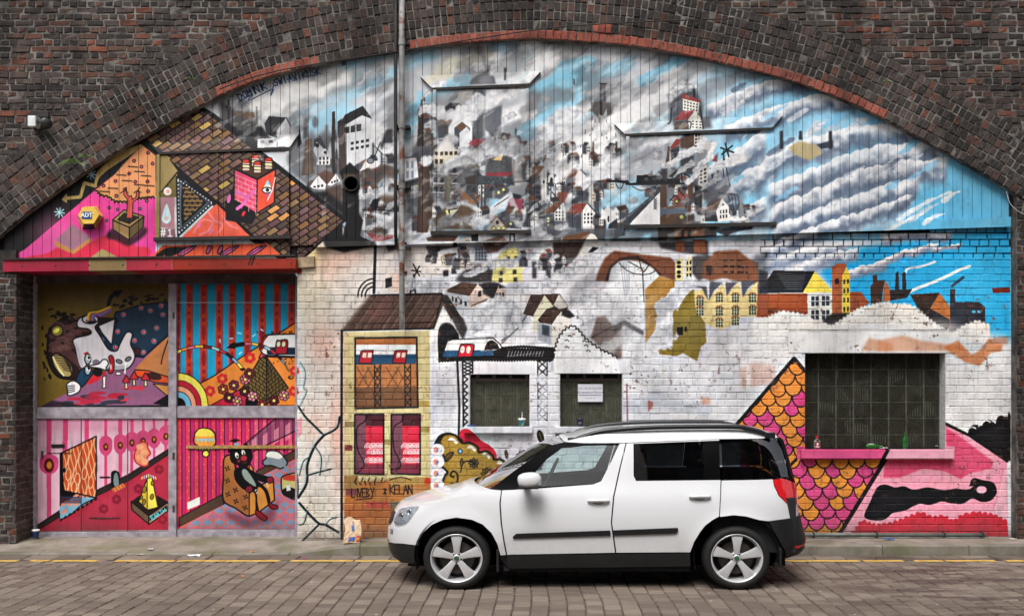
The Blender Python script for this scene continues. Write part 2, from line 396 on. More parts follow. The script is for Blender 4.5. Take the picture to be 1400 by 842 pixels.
# ---- pink, gold and black at the right foot -----------------------
D5 = Zm(1070,480,3.118)
P(D5((695,305),(960,470),(965,790),(240,790),(330,620),(430,460),(700,450)), '#e89db4')
P(D5((440,460),(700,455),(700,330),(740,350),(900,470),(890,500),(800,520),(760,545),(690,510),(600,500),(500,540),(430,540)), '#e0567e', 1, .5)
P(D5((960,470),(965,790),(900,690)), '#e8b4c4')
P(scal(D5((300,785),(340,725),(400,745),(470,735),(590,690),(640,712),(690,705),(730,730),(770,700),(830,690),(900,700),(960,730)),4)+D5((965,790),(300,790)), '#cf3347')
P(D5((0,440),(0,130),(50,30),(97,75),(100,440),(460,425),(240,785),(105,785),(60,640),(30,560)), '#ea9a48')
CLIP[0] = np.zeros(XX.shape, np.float32); s0 = box_of(D5((-180,20),(470,800)), 0); CLIP[0][s0] = inside(D5((-195,310),(50,30),(97,75),(100,440),(460,425),(240,785),(-160,785)), s0)
P(D5((-195,310),(50,30),(97,75),(100,440),(460,425),(240,785),(-160,785)), '#e8974a')
row = 0; y = 850.
while y > -60:                                       # fish scales, lowest row first so that each row overlaps the one below
    x = -280+(34 if row % 2 else 0)
    while x < 540:
        jx, jy = x+rng.uniform(-6,6)-y*.12, y+rng.uniform(-5,5); c = '#d94f86' if rng.random() < .36 else '#e59243'
        t = np.linspace(0, math.pi, 14); arc = [(jx+36*math.cos(k), jy+44*math.sin(k)) for k in t]
        P(D5(*([(jx-36,jy-40),(jx+36,jy-40)]+arc)), c, 1.); L(D5(*([(jx+36,jy-12)]+arc+[(jx-36,jy-12)])), 1.7, '#1c1216')
        x += 69
    y -= 44; row += 1
CLIP[0] = None
L(D5((-200,318),(50,30),(97,85)), 5, '#141015'); L(D5((100,430),(75,445),(0,520)), 4, '#141015'); L(D5((462,425),(240,785)), 5.5, '#141015')
L(D5((695,308),(800,360),(960,468)), 4, '#161016')
P(scal(D5((790,352),(850,318),(910,310),(960,280),(975,280)),8)+D5((975,470),(800,360)), '#17151a')
for x, y, r in ((810,345,22),(866,322,28),(926,298,30)): L([(1070+(x+r*math.cos(t))/3.118, 480+(y+r*math.sin(t))/3.118) for t in np.linspace(math.pi,1.75*math.pi,9)], 2, '#d7d8de')
# long black moustache arrow
P(sm(D5((350,705),(375,640),(405,580),(440,568),(480,580),(520,575),(560,590),(620,580),(690,592),(740,585),(790,590),(820,570),(800,570),(815,540),(850,548),(900,560),(915,600),(890,635),(850,642),(810,628),(770,650),(720,648),(680,640),(630,655),(590,650),(560,660),(520,680),(470,690),(440,715),(400,722)), True), '#15131a')
E(*D5((850,590))[0], 7, 5, '#e9a8bd'); P(D5((795,575),(815,540),(850,575)), '#15131a')

# ---- town, bridge and chapels on the brick wall -------------------
C8 = Zm(840,320,4.676); C7 = Zm(660,320,4.953); C6 = Zm(500,320,5.261)
CLIP[0] = (YY > 327).astype(np.float32)
P(C8((-120,300),(-100,230),(-60,150),(0,105),(180,130),(360,150),(390,180),(390,300),(300,270),(240,210),(170,175),(80,160),(0,185),(-30,240),(-40,300)), '#7d4e38', 1, 1)
P(C8((-40,300),(-20,215),(40,165),(150,160),(250,215),(300,280),(295,250),(230,190),(150,140),(40,150),(-30,205),(-60,300)), '#2e2320', .9, .6)
P(C8((-20,290),(0,215),(60,178),(150,180),(230,215),(290,275),(200,350),(190,430),(-100,430)), '#e6e8ec', 1, 1)
L(C8((30,185),(80,230),(140,255),(220,255),(260,235)), 1.2, '#1a1c20', 1, True); L(C8((90,175),(180,225),(190,430)), 1.5, '#2a2c30', .9); L(C8((160,170),(185,240),(225,190)), 1.4, '#222', 1, True)
for k in range(4): L(C8((40+k*18,180+k*6),(70+k*8,420-k*20)), 1.6, '#9ba3b2', .6)
P(C8((195,355),(285,268),(385,295),(385,360),(350,440),(280,490),(270,600),(200,700)), '#b48742', 1, .5)
P(C8((375,495),(400,470),(480,365),(510,350),(525,480),(580,560),(590,690),(555,720),(530,812),(490,790),(440,760),(400,780),(270,765),(270,730),(375,720)), '#8e7c34', 1, .6)
P(C8((400,595),(440,592),(440,645),(400,645)), '#17150f'); E(*C8((457,607))[0], 1.6, 4, '#17150f')
P(C8((390,180),(440,140),(440,300),(392,300)), '#e6d9a2'); P(C8((455,180),(492,135),(497,290),(455,290)), '#ded3a0')
for y in (182,208,242,270): E(*C8((413,y))[0], 3, 2.3, '#1d1a17')
quadwin(C8((458,165),(496,160),(496,280),(458,285)),2,3,'#1d1a17')
P(C8((497,140),(627,135),(625,250),(540,300),(497,250)), '#4d4546', .95, 1); P(C8((275,50),(600,40),(600,140),(390,110),(300,90)), '#3c3537', .95, 1.5)
P(C8((390,45),(450,45),(450,120),(390,110)), '#7d4d38'); P(C8((505,30),(580,30),(590,120),(510,125)), '#87563f')
P(C8((570,180),(625,140),(640,110),(790,100),(850,150),(922,185),(920,300),(780,300),(700,280),(620,300),(560,280)), '#8b5941', 1, 1)
quadwin(C8((690,150),(820,150),(820,260),(690,260)),3,3,'#3a2622',.6,.3); quadwin(C8((780,195),(860,195),(860,260),(780,260)),3,2,'#3a2622',.6,.35); P(C8((585,200),(625,200),(620,260),(590,260)), '#2b2220', .9, .6)
P(C8((920,220),(982,240),(982,380),(922,380)), '#34353c', .95, 1); P(C8((880,150),(982,100),(982,240),(922,230)), '#4b4f5a', .7, 3)
P(C8((912,385),(982,390),(982,530),(905,525)), '#a3583a')
P(C8((510,370),(590,340),(600,420),(610,400),(700,315),(715,390),(800,305),(818,400),(918,300),(912,525),(800,530),(740,590),(680,608),(590,580),(520,470)), '#e2cf93', 1, .4)
for p in (((500,330),(590,335),(600,425),(560,345)),((610,300),(695,310),(640,360),(605,430)),((710,310),(795,305),(755,340),(718,400)),((810,300),(915,300),(860,340),(822,405))): P(C8(*p), '#5a5a62', .95, .5)
for x, ys_ in ((548,(425,490)),(672,(405,490,565)),(775,(405,487,552)),(885,(405,485))):
    for y in ys_:
        P(C8((x-22,y+30),(x-22,y-10),(x-12,y-26),(x+12,y-26),(x+22,y-10),(x+22,y+30)), '#3b4a40'); L(C8((x-25,y-14),(x-12,y-30),(x+12,y-30),(x+25,y-14)), 1.4, '#9a5a38')
        for k in (-8, 8): L(C8((x+k,y-26),(x+k,y+30)), .9, '#e8dfb8')
        for k in (-8, 10): L(C8((x-22,y+k),(x+22,y+k)), .8, '#e8dfb8')
smoke(C8((470,300),(430,370),(330,470),(320,560),(330,660),(240,740)), [8,10,13,11,13,12], '#f1f1f3', 1, 71, '#c4c8d2', 9, .25)
# ramp house and puff
P(C7((730,700),(770,560),(830,555),(880,620),(941,620),(941,842),(870,842),(740,710)), '#5d453d', .9, 1.5); L(C7((740,700),(850,640),(941,600)), 1.4, '#2b2422'); P(C8((0,590),(60,545),(190,620),(185,650),(60,580),(0,640)), '#2e2c30', .85, 1)
smoke(C7((760,842),(850,780),(940,700)), [16,14,10], '#eef0f2', .7, 73, '#b6b8c0', 14, .6)
# dark roofs, cottages (left group)
P(C6((280,90),(420,85),(460,150),(560,140),(760,90),(760,210),(560,300),(360,310),(280,200)), '#e3dcd6', .8, 2)
P(C6((430,85),(750,75),(560,110),(455,150)), '#3b3130', .85, 1)
for x, y in ((490,188),(562,178),(632,157),(682,143),(635,262),(690,235),(575,280),(722,135)): P(C6((x-20,y-18),(x+20,y-24),(x+18,y+22),(x-18,y+24)), '#2d2b30', .9, .3)
for x in (517,640): E(*C6((x,108 if x < 600 else 78))[0], 3.4, 3.4, '#2a2628')
P(C6((760,210),(947,230),(947,350),(700,350),(640,330)), '#2b292b', .9, 2); P(C6((780,90),(870,85),(880,200),(780,190)), '#8f98a4', .9, 1)
quadwin(C6((785,100),(870,95),(870,195),(785,190)),4,4,'#4a545f',.7,.7)
P(C6((870,85),(947,130),(947,75),(880,60)), '#6b4a44', 1, .6)
P(C6((80,90),(230,90),(230,425),(80,425)), '#dcc9ba', .5, 4); P(C6((190,290),(320,240),(320,420),(190,425)), '#d9a282', .45, 5)
P(C6((140,320),(188,308),(188,375),(140,390)), '#34323a'); P(C6((250,270),(298,268),(296,330),(255,350)), '#34323a'); P(C6((140,80),(215,80),(215,110),(160,125)), '#3b3a3e', .9, 1)
for a_, b_ in (((340,215),(385,300)),((385,230),(350,300)),((330,260),(395,270)),((345,290),(318,425)),((348,290),(358,425)),((318,425),(356,380)),((358,420),(326,370)),((330,350),(354,345))): L(C6(a_,b_), 1.8, '#1e1c1f')
P(C6((560,410),(690,345),(805,358),(745,445),(600,420)), '#584034'); P(C6((745,445),(805,362),(880,440),(880,470),(750,540)), '#dcc6bc'); P(C6((600,420),(745,447),(748,570),(660,580),(610,480)), '#c9ced6')
for x, y in ((625,465),(650,475),(685,488),(718,500)): P(C6((x-7,y-18),(x+7,y-16),(x+7,y+18),(x-7,y+16)), '#2c2a2e')
P(C6((808,410),(832,405),(832,445),(808,452)), '#2c2a2e'); L(C6((760,515),(870,470)), 1.5, '#4a3a34'); P(C6((805,360),(880,350),(947,360),(940,420),(900,440)), '#272427', .95, .8)
P(C7((0,330),(100,330),(160,360),(110,370),(70,440),(0,400)), '#262428', .9, 1.2); P(C7((75,440),(105,350),(160,380),(150,430),(90,470)), '#cbb8ac'); quadwin(C7((85,390),(150,385),(145,430),(90,440)),3,1,'#2a2830')
E(*C7((118,357))[0], 2, 2.6, '#2a2830')
# yellow chapel, arches
P(C7((60,320),(75,190),(130,120),(200,85),(265,120),(270,320),(150,330)), '#e2d98c', .95, .8)
for x, y in ((172,165),(228,162),(172,210),(125,262),(215,255),(122,312),(220,305)): P(C7((x-12,y-14),(x+12,y-14),(x+12,y+16),(x-12,y+16)), '#2f2e30', .92, .2)
P(C7((0,60),(180,55),(100,120),(30,130)), '#64463e', .9, .8); P(C7((335,185),(460,180),(460,310),(340,310)), '#d2d3da', .8, 2); P(C7((335,185),(365,185),(365,300),(335,300)), '#3a3c42', .9, 1); P(C7((425,190),(460,190),(460,300),(430,310)), '#3d3f45', .9, 1)
P(C7((475,55),(690,50),(640,150),(600,180),(560,230),(480,200)), '#46352f', .95, 1); P(C7((480,150),(560,170),(560,260),(490,230)), '#33343a', .7, 2)
P(C7((645,150),(700,60),(745,48),(800,70),(760,90),(720,100),(690,150)), '#e7e6e2', 1, .4); P(C7((712,125),(745,85),(790,92),(740,125)), '#2a2522')
# mid cottages
P(C7((272,540),(325,410),(520,403),(580,490),(560,540),(470,560),(350,560)), '#4a3a34'); P(C7((345,545),(418,412),(480,490),(440,505),(375,580),(370,660),(345,660)), '#d8d4bc'); P(C7((480,480),(515,405),(578,492),(520,510)), '#cfcac2')
P(C7((372,580),(435,503),(528,518),(468,612),(385,600)), '#4b3930'); P(C7((465,615),(530,525),(610,590),(600,640),(500,680),(500,780),(465,775)), '#d9d6d2'); P(C7((370,600),(465,615),(465,750),(375,720)), '#9aa2ac', .9, 1)
P(C7((400,610),(450,620),(450,690),(400,680)), '#3d4650', .9, .5); P(C7((530,545),(550,510),(580,510),(625,555),(590,570),(560,560)), '#2a2a2e', .95, .6); P(C7((290,410),(325,405),(290,470)), '#cdc9c4')
P(C7((150,540),(180,515),(300,545),(310,600),(200,680),(150,600)), '#6f7680', .55, 3); L(C7((300,545),(230,640),(130,720)), 2.2, '#3c4048', .7, True)
for k in range(9): L(C7((300+k*13,500-k*4),(330+k*8,430)), .7, '#2b211d', .5)
# vapour over the town
for k, (p, w) in enumerate([(C7((160,680),(240,600),(220,480),(120,440),(40,500)),[8,9,7,9,8]), (C7((240,370),(380,350),(520,300),(640,230),(840,90)),[7,8,8,8,5]), (C6((560,420),(400,370),(300,330)),[8,11,12]),
      (C7((60,200),(140,190),(240,190),(320,110)),[9,10,10,12]), (C6((720,290),(790,270),(860,230)),[5,7,5]), (C7((640,440),(740,460),(860,450)),[14,16,12]), (C7((690,650),(715,590),(660,540)),[8,9,7]), (C6((780,700),(850,600),(930,560)),[8,9,9])]):
    smoke(p, w, '#f0f1f4', .85, 80+k, '#9aa0ad', 9, .5)
for y in (430,560,700): G(*C8((60,y))[0], 40, '#eceef2', .5, 14)
smoke([(900,505),(980,520),(1060,500)], [22,26,18], '#f2f3f6', .7, 95, '#c4cbd8', 20, .8); smoke([(840,560),(900,545),(960,560)], [14,16,14], '#cdd3e0', .6, 96, '#b0b8c8', 16, .8)
P([(1010,505),(1030,495),(1060,500),(1060,525),(1012,530)], '#c79a8a', .55, 3); P([(1022,500),(1026,500),(1026,532),(1020,532)], '#e8e8ea', .8, 1); P([(886,546),(893,550),(892,558),(886,562)], '#b56a62', .8, .8); P([(958,545),(970,542),(972,552),(960,554)], '#c99078', .6, 1.5)
L([(857,525),(858,578)], 2.4, '#a5707c', .8)
# outlined puff above the second window
e = scal(C7((480,842),(500,760),(520,700),(560,650),(610,625),(650,660),(690,710),(740,750),(800,790),(850,810),(910,842)), 3.0)
P(e+[(850,520),(757,520)], '#eff0f4'); L(e, 1.7, '#17171a')
for x, y in ((590,685),(570,715),(570,760),(700,750),(715,785),(690,720)): L(C7((x-12,y+6),(x,y),(x+14,y+10)), 1.3, '#2a2a2e', 1, True)
CLIP[0] = None

# ---- porch roof, yellow house, tube trains ------------------------
P([(457,452),(490,404),(604,401),(622,428),(608,450)], '#4c3830')
CLIP[0] = np.zeros(XX.shape, np.float32); s0 = box_of([(450,395),(630,460)], 0); CLIP[0][s0] = inside([(457,452),(490,404),(604,401),(592,447)], s0)
for k in range(70):
    x = 440+k*2.4; c = ['#5d453a','#6d5348','#443129','#7b5f55','#8a6b62'][k % 5]; L([(x+34,402),(x,452)], 1.6, c, rng.uniform(.3,.9))
P([(520,402),(545,402),(530,430),(500,440)], '#8a5a58', .45, 4)
CLIP[0] = None
L([(490,404),(604,401)], 2.2, '#191414'); L([(457,452),(592,449),(605,403),(628,438)], 2, '#191414'); L([(457,444),(596,440)], 1.2, '#231a17', .8)
C6b = C6
P(C6((555,510),(612,610),(680,700),(680,842),(455,842),(455,700),(490,690)), '#ecebee', 1, .3); P(C6((540,430),(590,440),(700,620),(640,600),(555,490)), '#2a2321'); P(C6((600,570),(700,600),(730,680),(700,760),(660,700)), '#33302f', .9, 1)
P(sm(C6((525,842),(525,720),(545,660),(585,645),(625,670),(642,740),(642,842))), '#17151a'); L(sm(C6((522,842),(522,720),(543,655),(585,640),(628,665),(648,740))), 1.5, '#2a2528')
D4 = Zm(460,440,3.24); D6 = Zm(580,440,3.511)
P(D4((33,45),(412,38),(415,640),(420,842),(33,842)), '#cdbf90'); G(*D4((60,300))[0], 14, '#bfa56c', .5); P(D4((12,45),(33,45),(33,842),(14,842)), '#d8a89a', .8, 1)
P(D4((33,710),(415,690),(420,842),(33,842)), '#b5763c', 1, 2); P(D4((33,680),(95,680),(95,740),(33,740)), '#a37f4a'); P(D4((230,690),(390,690),(385,720),(240,730)), '#b08d52')
for p, c in (((35,545,70,570),'#7d3a36'),((35,440,78,465),'#8a7a50'),((208,520,242,545),'#a38b56'),((372,465,412,490),'#9c854e'),((360,350,412,376),'#b39a58'),((390,690,417,716),'#c94034'),((40,738,88,768),'#7d4148'),((155,795,235,825),'#c05a48'),((240,795,285,825),'#7d7a68'),((35,770,150,842),'#b8713e'),((300,730,400,790),'#c08a58')):
    P(D4((p[0],p[1]),(p[2],p[1]),(p[2],p[3]),(p[0],p[3])), c, .9)
P(D4((82,72),(355,68),(360,378),(82,383)), '#b87848'); P(D4((82,290),(360,285),(360,378),(82,383)), '#7a5438'); P(D4((82,100),(350,100),(350,150),(82,150)), '#e8e8ec'); P(D4((82,145),(352,143),(352,185),(82,188)), '#2f5878')
for x in (105,255):
    P(D4((x-8,182),(x+2,130),(x+15,125),(x+58,125),(x+50,183)), '#b52a38', 1, 0, '#1a1216', 1.2)
    for k in (10, 33): P(D4((x+k-2,158),(x+k+2,136),(x+k+18,136),(x+k+15,158)), '#e8d8cc')
for x in (180,314):
    L(D4((x-13,188),(x-10,375)), 1.5, '#211c1c'); L(D4((x+13,188),(x+15,372)), 1.5, '#211c1c')
    for k in range(5):
        L(D4((x-12,195+k*36),(x+13,228+k*36)), 1.3, '#211c1c'); L(D4((x+12,195+k*36),(x-11,228+k*36)), 1.3, '#211c1c')
for x in (90,220,135,265): L(D4((x,200),(x+55,295)), 1.8, '#6a4630', .7); L(D4((x+55,200),(x,295)), 1.8, '#6a4630', .7)
L(D4((82,72),(355,68),(360,378),(82,383)), 2.4, '#191416', 1, False, True)
for x0, x1 in ((80,208),(242,370)):
    P(D4((x0,410),(x1,408),(x1,675),(x0,672)), '#7a4a58'); P(D4((x0+50,460),(x1-3,455),(x1-3,630),(x0+50,630)), '#d32f4a'); P(D4((x0+45,410),(x1,408),(x1,460),(x0+50,460)), '#2b1a1e')
    for k in range(12): L(D4((x0+45+k*7,458),(x0+65+k*7,412)), .9, '#8a3040', .8)
    for r_ in range(3):
        for q in range(4):
            cx, cy = x0+62+q*20+(r_ % 2)*10, 610-r_*26+(0 if r_ else 12)
            for rr in (4,9,14):
                CLIP[0] = None; L(D4(*[(min(cx+rr*1.3*math.cos(t), x1-4), cy+rr*1.5*math.sin(t)) for t in np.linspace(math.pi, 2*math.pi, 9)]), 1.0, '#f4dfe2')
    P(D4((x0+4,665),(x0+50,630),(x1,630),(x1,672)), '#8a3a4c'); L(D4((x0+3,655),(x0+35,645)), 1, '#2c1418')
    L(D4((x0+50,415),(x0+45,440),(x0+10,470),(x0+12,560),(x0+35,610),(x0+40,640),(x0+10,670)), 1.6, '#20141a', 1, True); L(D4((x0,410),(x1,408),(x1,675),(x0,672)), 2.2, '#1d1418', 1, False, True)
P([(470,690),(592,690),(592,738),(470,738)], '#ab663a', 1, 1); P([(470,712),(530,708),(560,722),(470,738)], '#c07a48', .7, 3); P([(500,686),(532,686),(532,694),(500,694)], '#b8503f', .9); P([(533,686),(552,686),(552,694),(533,694)], '#77705c', .9)
for x in range(5): L(D4((80+x*22,705+(x%2)*8),(88+x*20,720)), 2, '#3a261c')
write('LIVEBY', 480, 668, 4.6, 12, '#33221a', 1.6, -2, .25); L([(486,683),(508,681)], 1.5, '#33221a'); write('X', 524, 668, 4, 7, '#33221a', 1.3); L([(526,667),(526,676)], 1.2, '#33221a'); write('KELAN', 533, 663, 5.2, 12, '#33221a', 1.5, 0, .2); L([(532,656),(548,652),(562,656)], 1.4, '#33221a', 1, True)
for x in range(5): L([(485+x*9,658),(487+x*9,653)], 1.6, '#33221a')
# tube train leaving the tunnel
P(D6((66,190),(66,90),(80,40),(110,15),(140,20),(165,60),(170,110),(100,140),(90,190)), '#15131a')
P(sm(D6((92,150),(110,95),(135,85),(330,78),(360,100),(372,130)))+D6((372,150)), '#eeeef2'); P(D6((90,138),(330,135),(328,178),(90,178)), '#31597e')
P(sm(D6((270,140),(285,95),(315,78),(350,90),(372,130)))+D6((340,135)), '#e8e8ec'); P(sm(D6((288,135),(300,100),(325,88),(350,105),(362,130))), '#15131a')
P(sm(D6((158,180),(172,115),(190,107),(230,107),(240,120),(222,180))), '#c9283e', 1, 0, '#17131a', 1.3)
for x in (183,212): E(*D6((x,133))[0], 3.1, 5, '#efe2d8', 8)
L(D6((90,150),(110,92),(135,84),(330,77),(362,105),(378,130)), 1.5, '#17131a'); P(D6((68,178),(330,178),(330,140),(370,125),(620,130),(625,165),(612,190),(540,182),(66,190)), '#141216')
e = scal(D6((625,160),(610,188),(520,182),(400,186),(250,183),(160,184),(66,190)), 2); P(e+D6((66,170),(620,150)), '#141216'); e = scal(D6((370,130),(470,122),(620,132)), 2); L(e, 3, '#141216')
for k in range(12): L(D6((400+k*15,165),(408+k*15,140)), .8, '#d8d8dc', .8)
L(D6((400,165),(560,148)), .6, '#cfcfd4', .7); L(D6((245,62),(320,60)), 2, '#f6f6f8'); P(D6((240,60),(265,45),(265,72)), '#f6f6f8')
L(D6((158,185),(168,400),(165,545)), 3, '#17131a'); L(D6((184,185),(188,500)), 2.4, '#17131a'); L(D6((232,185),(232,245)), 2.2, '#17131a')
for k in range(9):
    y = 190+k*34; xr = 230 if k < 2 else 208; L(D6((188,y),(xr,y+17),(188,y+34)), 2, '#17131a')
    if k < 2: L(D6((230,y),(190,y+17),(230,y+34)), 1.6, '#17131a')
for k in range(8):
    y = 185+k*36; a_ = .95 if k not in (2,5) else .35; c = '#1b1a1f' if k < 2 else '#5d6474'
    L(D6((546,y),(588,y+36)), 1.7, c, a_); L(D6((588,y),(546,y+36)), 1.7, c, a_); L(D6((545,y),(545,y+36)), 1.7, c, a_); L(D6((590,y),(590,y+36)), 1.7, c, a_*.8)
smoke(D6((545,260),(590,290),(560,480)), [6,8,8], '#f0f1f5', .6, 99, '#c8ccd8', 8, .7); L(D6((450,30),(380,95),(370,105)), 1.6, '#5b5e66', .8)
# golden cloud bush
P(sm(D6((168,560),(175,520),(210,515),(250,545),(275,570),(310,590),(340,620),(345,660),(300,680),(180,640))), '#d02c45')
gold = sm(D6((80,600),(75,570),(100,540),(150,545),(180,580),(220,580),(255,600),(262,625),(300,620),(330,645),(335,660),(370,660),(400,690),(400,710),(330,770),(230,775),(95,800),(95,745),(110,720),(85,690),(100,660),(85,630)), True)
P(sm(D6((45,585),(70,545),(110,530),(150,540),(185,575),(90,600),(85,640),(60,600))), '#15131a'); P(gold, '#a8893a', 1, 0, '#15131a', 3)
for x, y, w in ((135,568,24),(225,605,22),(295,640,20),(365,680,20)): P(sm(D6((x-w,y),(x-5,y-14),(x+w,y+6),(x+w-6,y+18),(x+4,y+4))), '#f0ece2')
for x, y, r in ((237,678,24),(300,727,28)):
    for k in range(8):
        t = k*math.pi/4; E(580+(x+r*.6*math.cos(t))/3.511, 440+(y+r*.6*math.sin(t))/3.511, r*.42/3.511, r*.2/3.511, '#8a6d2c', math.degrees(t), 1, '#15131a', 1.1)
    E(580+x/3.511, 440+y/3.511, 2, 2, '#15131a')
E(*D6((172,620))[0], 3, 3, '#8fc4e8', 0, 1, '#15131a', 1.2)
L(D6((225,668),(195,670),(180,690),(175,720)), 1.8, '#15131a', 1, True); L(D6((130,775),(155,775),(160,735),(140,715),(125,735),(140,745)), 2.4, '#15131a', 1, True); P(sm(D6((178,695),(172,675),(180,655),(186,675)), True), '#7a6024', 1, 0, '#15131a', 1.2)
P(sm(D6((98,670),(110,635),(140,625),(125,655)), True), '#7a6024', 1, 0, '#15131a', 1.3); L(D6((100,668),(138,628)), 1, '#15131a')
for k, y in enumerate((615,672,728,785)): E(*D6((62,y))[0], 9.5, 8.6, '#eceaf0', 0, 1, '#c8c4cc', .8); E(*D6((56,y))[0], 3.6, 4.2, '#ee9a80'); E(*D6((62,y+2))[0], 1.9, 2.3, '#6f94c4')
for x, y, w, h, r in ((558,550,14,30,-15),(394,635,6,20,-10)): E(*D6((x,y))[0], w/3.511, h/3.511, '#2a2416', r, 1, '#15131a', 1.3); L(D6((x-6,y-20),(x+7,y+22)), .8, '#a08a4a')
for k in range(5): t = -2.6+k*.5; E(580+(478+22*math.cos(t))/3.511, 440+(655+22*math.sin(t))/3.511, 5, 2.4, '#b39140', math.degrees(t), 1, '#15131a', 1.1)
# cream pier with painted cracks
P([(405,330),(512,330),(508,400),(468,450),(466,742),(405,745)], '#d8d2cc', .9, 2)
G(425, 400, 30, '#dfd2ae', .5, 50); G(428, 350, 14, '#ded088', .8, 16); G(450, 360, 25, '#dfb29c', .6, 25); G(440, 470, 22, '#dda898', .6, 30); G(460, 600, 10, '#dd9f8c', .6, 70); G(430, 580, 18, '#e3b8a8', .5, 24); G(425, 700, 26, '#d6d2c4', .8, 26); G(448, 640, 14, '#e6e4de', .6, 30); G(472, 350, 30, '#dcb6a4', .6, 14)
P([(440,325),(514,330),(514,336),(470,345),(445,338)], '#221f20', .9, 1.2); L([(442,345),(440,380),(444,395)], 4, '#a89a88', .35, True)
L([(513,335),(511,400)], 4, '#18161a'); 
for r in (12,17,22): L([(511-r*1.0+r*math.cos(t)*0+ (1-math.cos(t))*r*1.0, 405-math.sin(t)*r*1.1) for t in np.linspace(0, math.pi/2, 8)], 2, '#1a181c')
T3 = Zm(395,330,2.0)
for p, w in ((((25,450),(45,480),(70,505),(95,530)),2.8),(((138,480),(130,510),(95,530)),2.8),(((95,530),(70,560),(50,610),(48,660),(25,700)),3.4),(((50,640),(75,632),(115,622)),2),(((28,715),(50,740),(80,770),(100,775),(135,795)),3.2),(((80,775),(55,800),(30,825)),2.6),(((70,560),(88,590),(84,640)),1.3),(((60,590),(40,600),(28,640)),1.2),(((50,740),(40,770),(28,775)),1.5),(((100,775),(112,760),(130,755)),1.2),(((30,330),(45,360),(40,400),(48,410),(30,450)),1.6)):
    L([(q[0]-1.2, q[1]) for q in T3(*p)], w+1.2, '#9fc9d2', .5, True); L(T3(*p), w, '#1b171a' if w != 1.6 else '#8a8088', .95, True)

L([(467,452),(466.5,600),(467,738)], 3.4, '#15131a')
P([(1090,610),(1216,610),(1209,628),(1090,628)], '#d9588a'); P([(1216,610),(1306,610),(1306,628),(1209,628)], '#e6a3ba'); L([(1218,610),(1206,632)], 5, '#141015')
# ---- boards: smoking city ----------------------------------------
C1 = Zm(540,60,6.015); C2 = Zm(540,190,5.615); C3 = Zm(720,90,5.26); C4 = Zm(720,220,6.478); C5 = Zm(840,110,3.661); Z7 = Zm(300,70,4.433); Z8 = Zm(380,220,4.676)
CLIP[0] = ((YY < 330) & (XX > 250)).astype(np.float32)
# crowd of small roofs, back to front
def rhouse(x, y, w):
    h = w*rng.uniform(.5,1.1); sl_ = rng.choice([-1,1]); d = w*rng.uniform(.5,.95); a = rng.uniform(.08,.25)
    wallc = ['#d5d4d2','#bfc1c6','#9a9ca2','#73757b','#c9bfb2','#55575d','#e2e1e0'][rng.integers(7)]; roofc = ['#5a463c','#463a36','#3a3b41','#6d5145','#7a4a44','#2f3036'][rng.integers(6)]; sidec = ['#4b4d54','#5d5f66','#3c3e45','#77797f'][rng.integers(4)]
    g0, g1 = (x, y), (x+sl_*w*.55, y-a*w*.3); ap = (x+sl_*w*.28, y-h-w*.42)
    P([(x,y),(x,y-h),ap,(g1[0],y-h-a*w*.3),(g1[0],y)], wallc, .95, .25)
    bx = x-sl_*d; P([(x,y),(x,y-h),(bx,y-h-a*d),(bx,y-a*d*.4)], sidec, .95, .25); P([(x,y-h),ap,(ap[0]-sl_*d,ap[1]-a*d),(bx,y-h-a*d)], roofc, .97, .2)
    quadwin([(min(x,g1[0])+.5,y-h),(max(x,g1[0])-.5,y-h),(max(x,g1[0])-.5,y-h*.15),(min(x,g1[0])+.5,y-h*.15)], 2 if w < 13 else 3, 2, '#2b2c32', .5, .5, .85, .06)
def crowd(n, box, w0, w1, slope=0):
    q = sorted([(rng.uniform(box[1], box[3]), rng.uniform(box[0], box[2])) for _ in range(n)])
    for y, x in q:
        t = (y-box[1])/(box[3]-box[1]); w = w0+(w1-w0)*t
        if rng.random() < .16: hh = rng.uniform(18,38); P([(x-1.6,y),(x-1.1,y-hh),(x+1.1,y-hh),(x+1.6,y)], ['#3a3433','#54463f','#4a4b51'][rng.integers(3)], .95, .25); smoke([(x,y-hh),(x+8,y-hh-8),(x+24,y-hh-18)], [2,4,6], '#eceef1', .8, int(x), '#9a9da6', 7, .5)
        rhouse(x, y, w)
        if rng.random() < .28: smoke([(x-12,y+2),(x,y-1),(x+14,y-7)], [3,5,4], '#e6e8ec', .75, int(x+y), '#8d9099', 8, .6)
def dense_town():
    crowd(34, (415,215,545,330), 11, 17); crowd(26, (566,150,600,326), 10, 15); crowd(46, (600,195,720,314), 11, 17); crowd(50, (722,205,850,328), 10, 17); crowd(28, (880,190,965,312), 9, 14); crowd(8, (1000,285,1030,305), 7, 9)
# dim ground behind the roofs
n_ = fbm(XX[::2,::2]/34, YY[::2,::2]/26, 61, 4); m_ = ss(.40, .62, n_)*ss(215, 270, YY[::2,::2])*ss(395, 450, XX[::2,::2])*(1-ss(960, 1040, XX[::2,::2])); m_ = np.maximum(m_, ss(.5, .66, n_)*ss(120, 170, YY[::2,::2])*ss(560, 600, XX[::2,::2])*(1-ss(640, 760, XX[::2,::2])))
put((slice(0, CH*SC), slice(0, CW*SC)), np.repeat(np.repeat(m_*.72, 2, 0), 2, 1), '#5d6068')
dense_town()
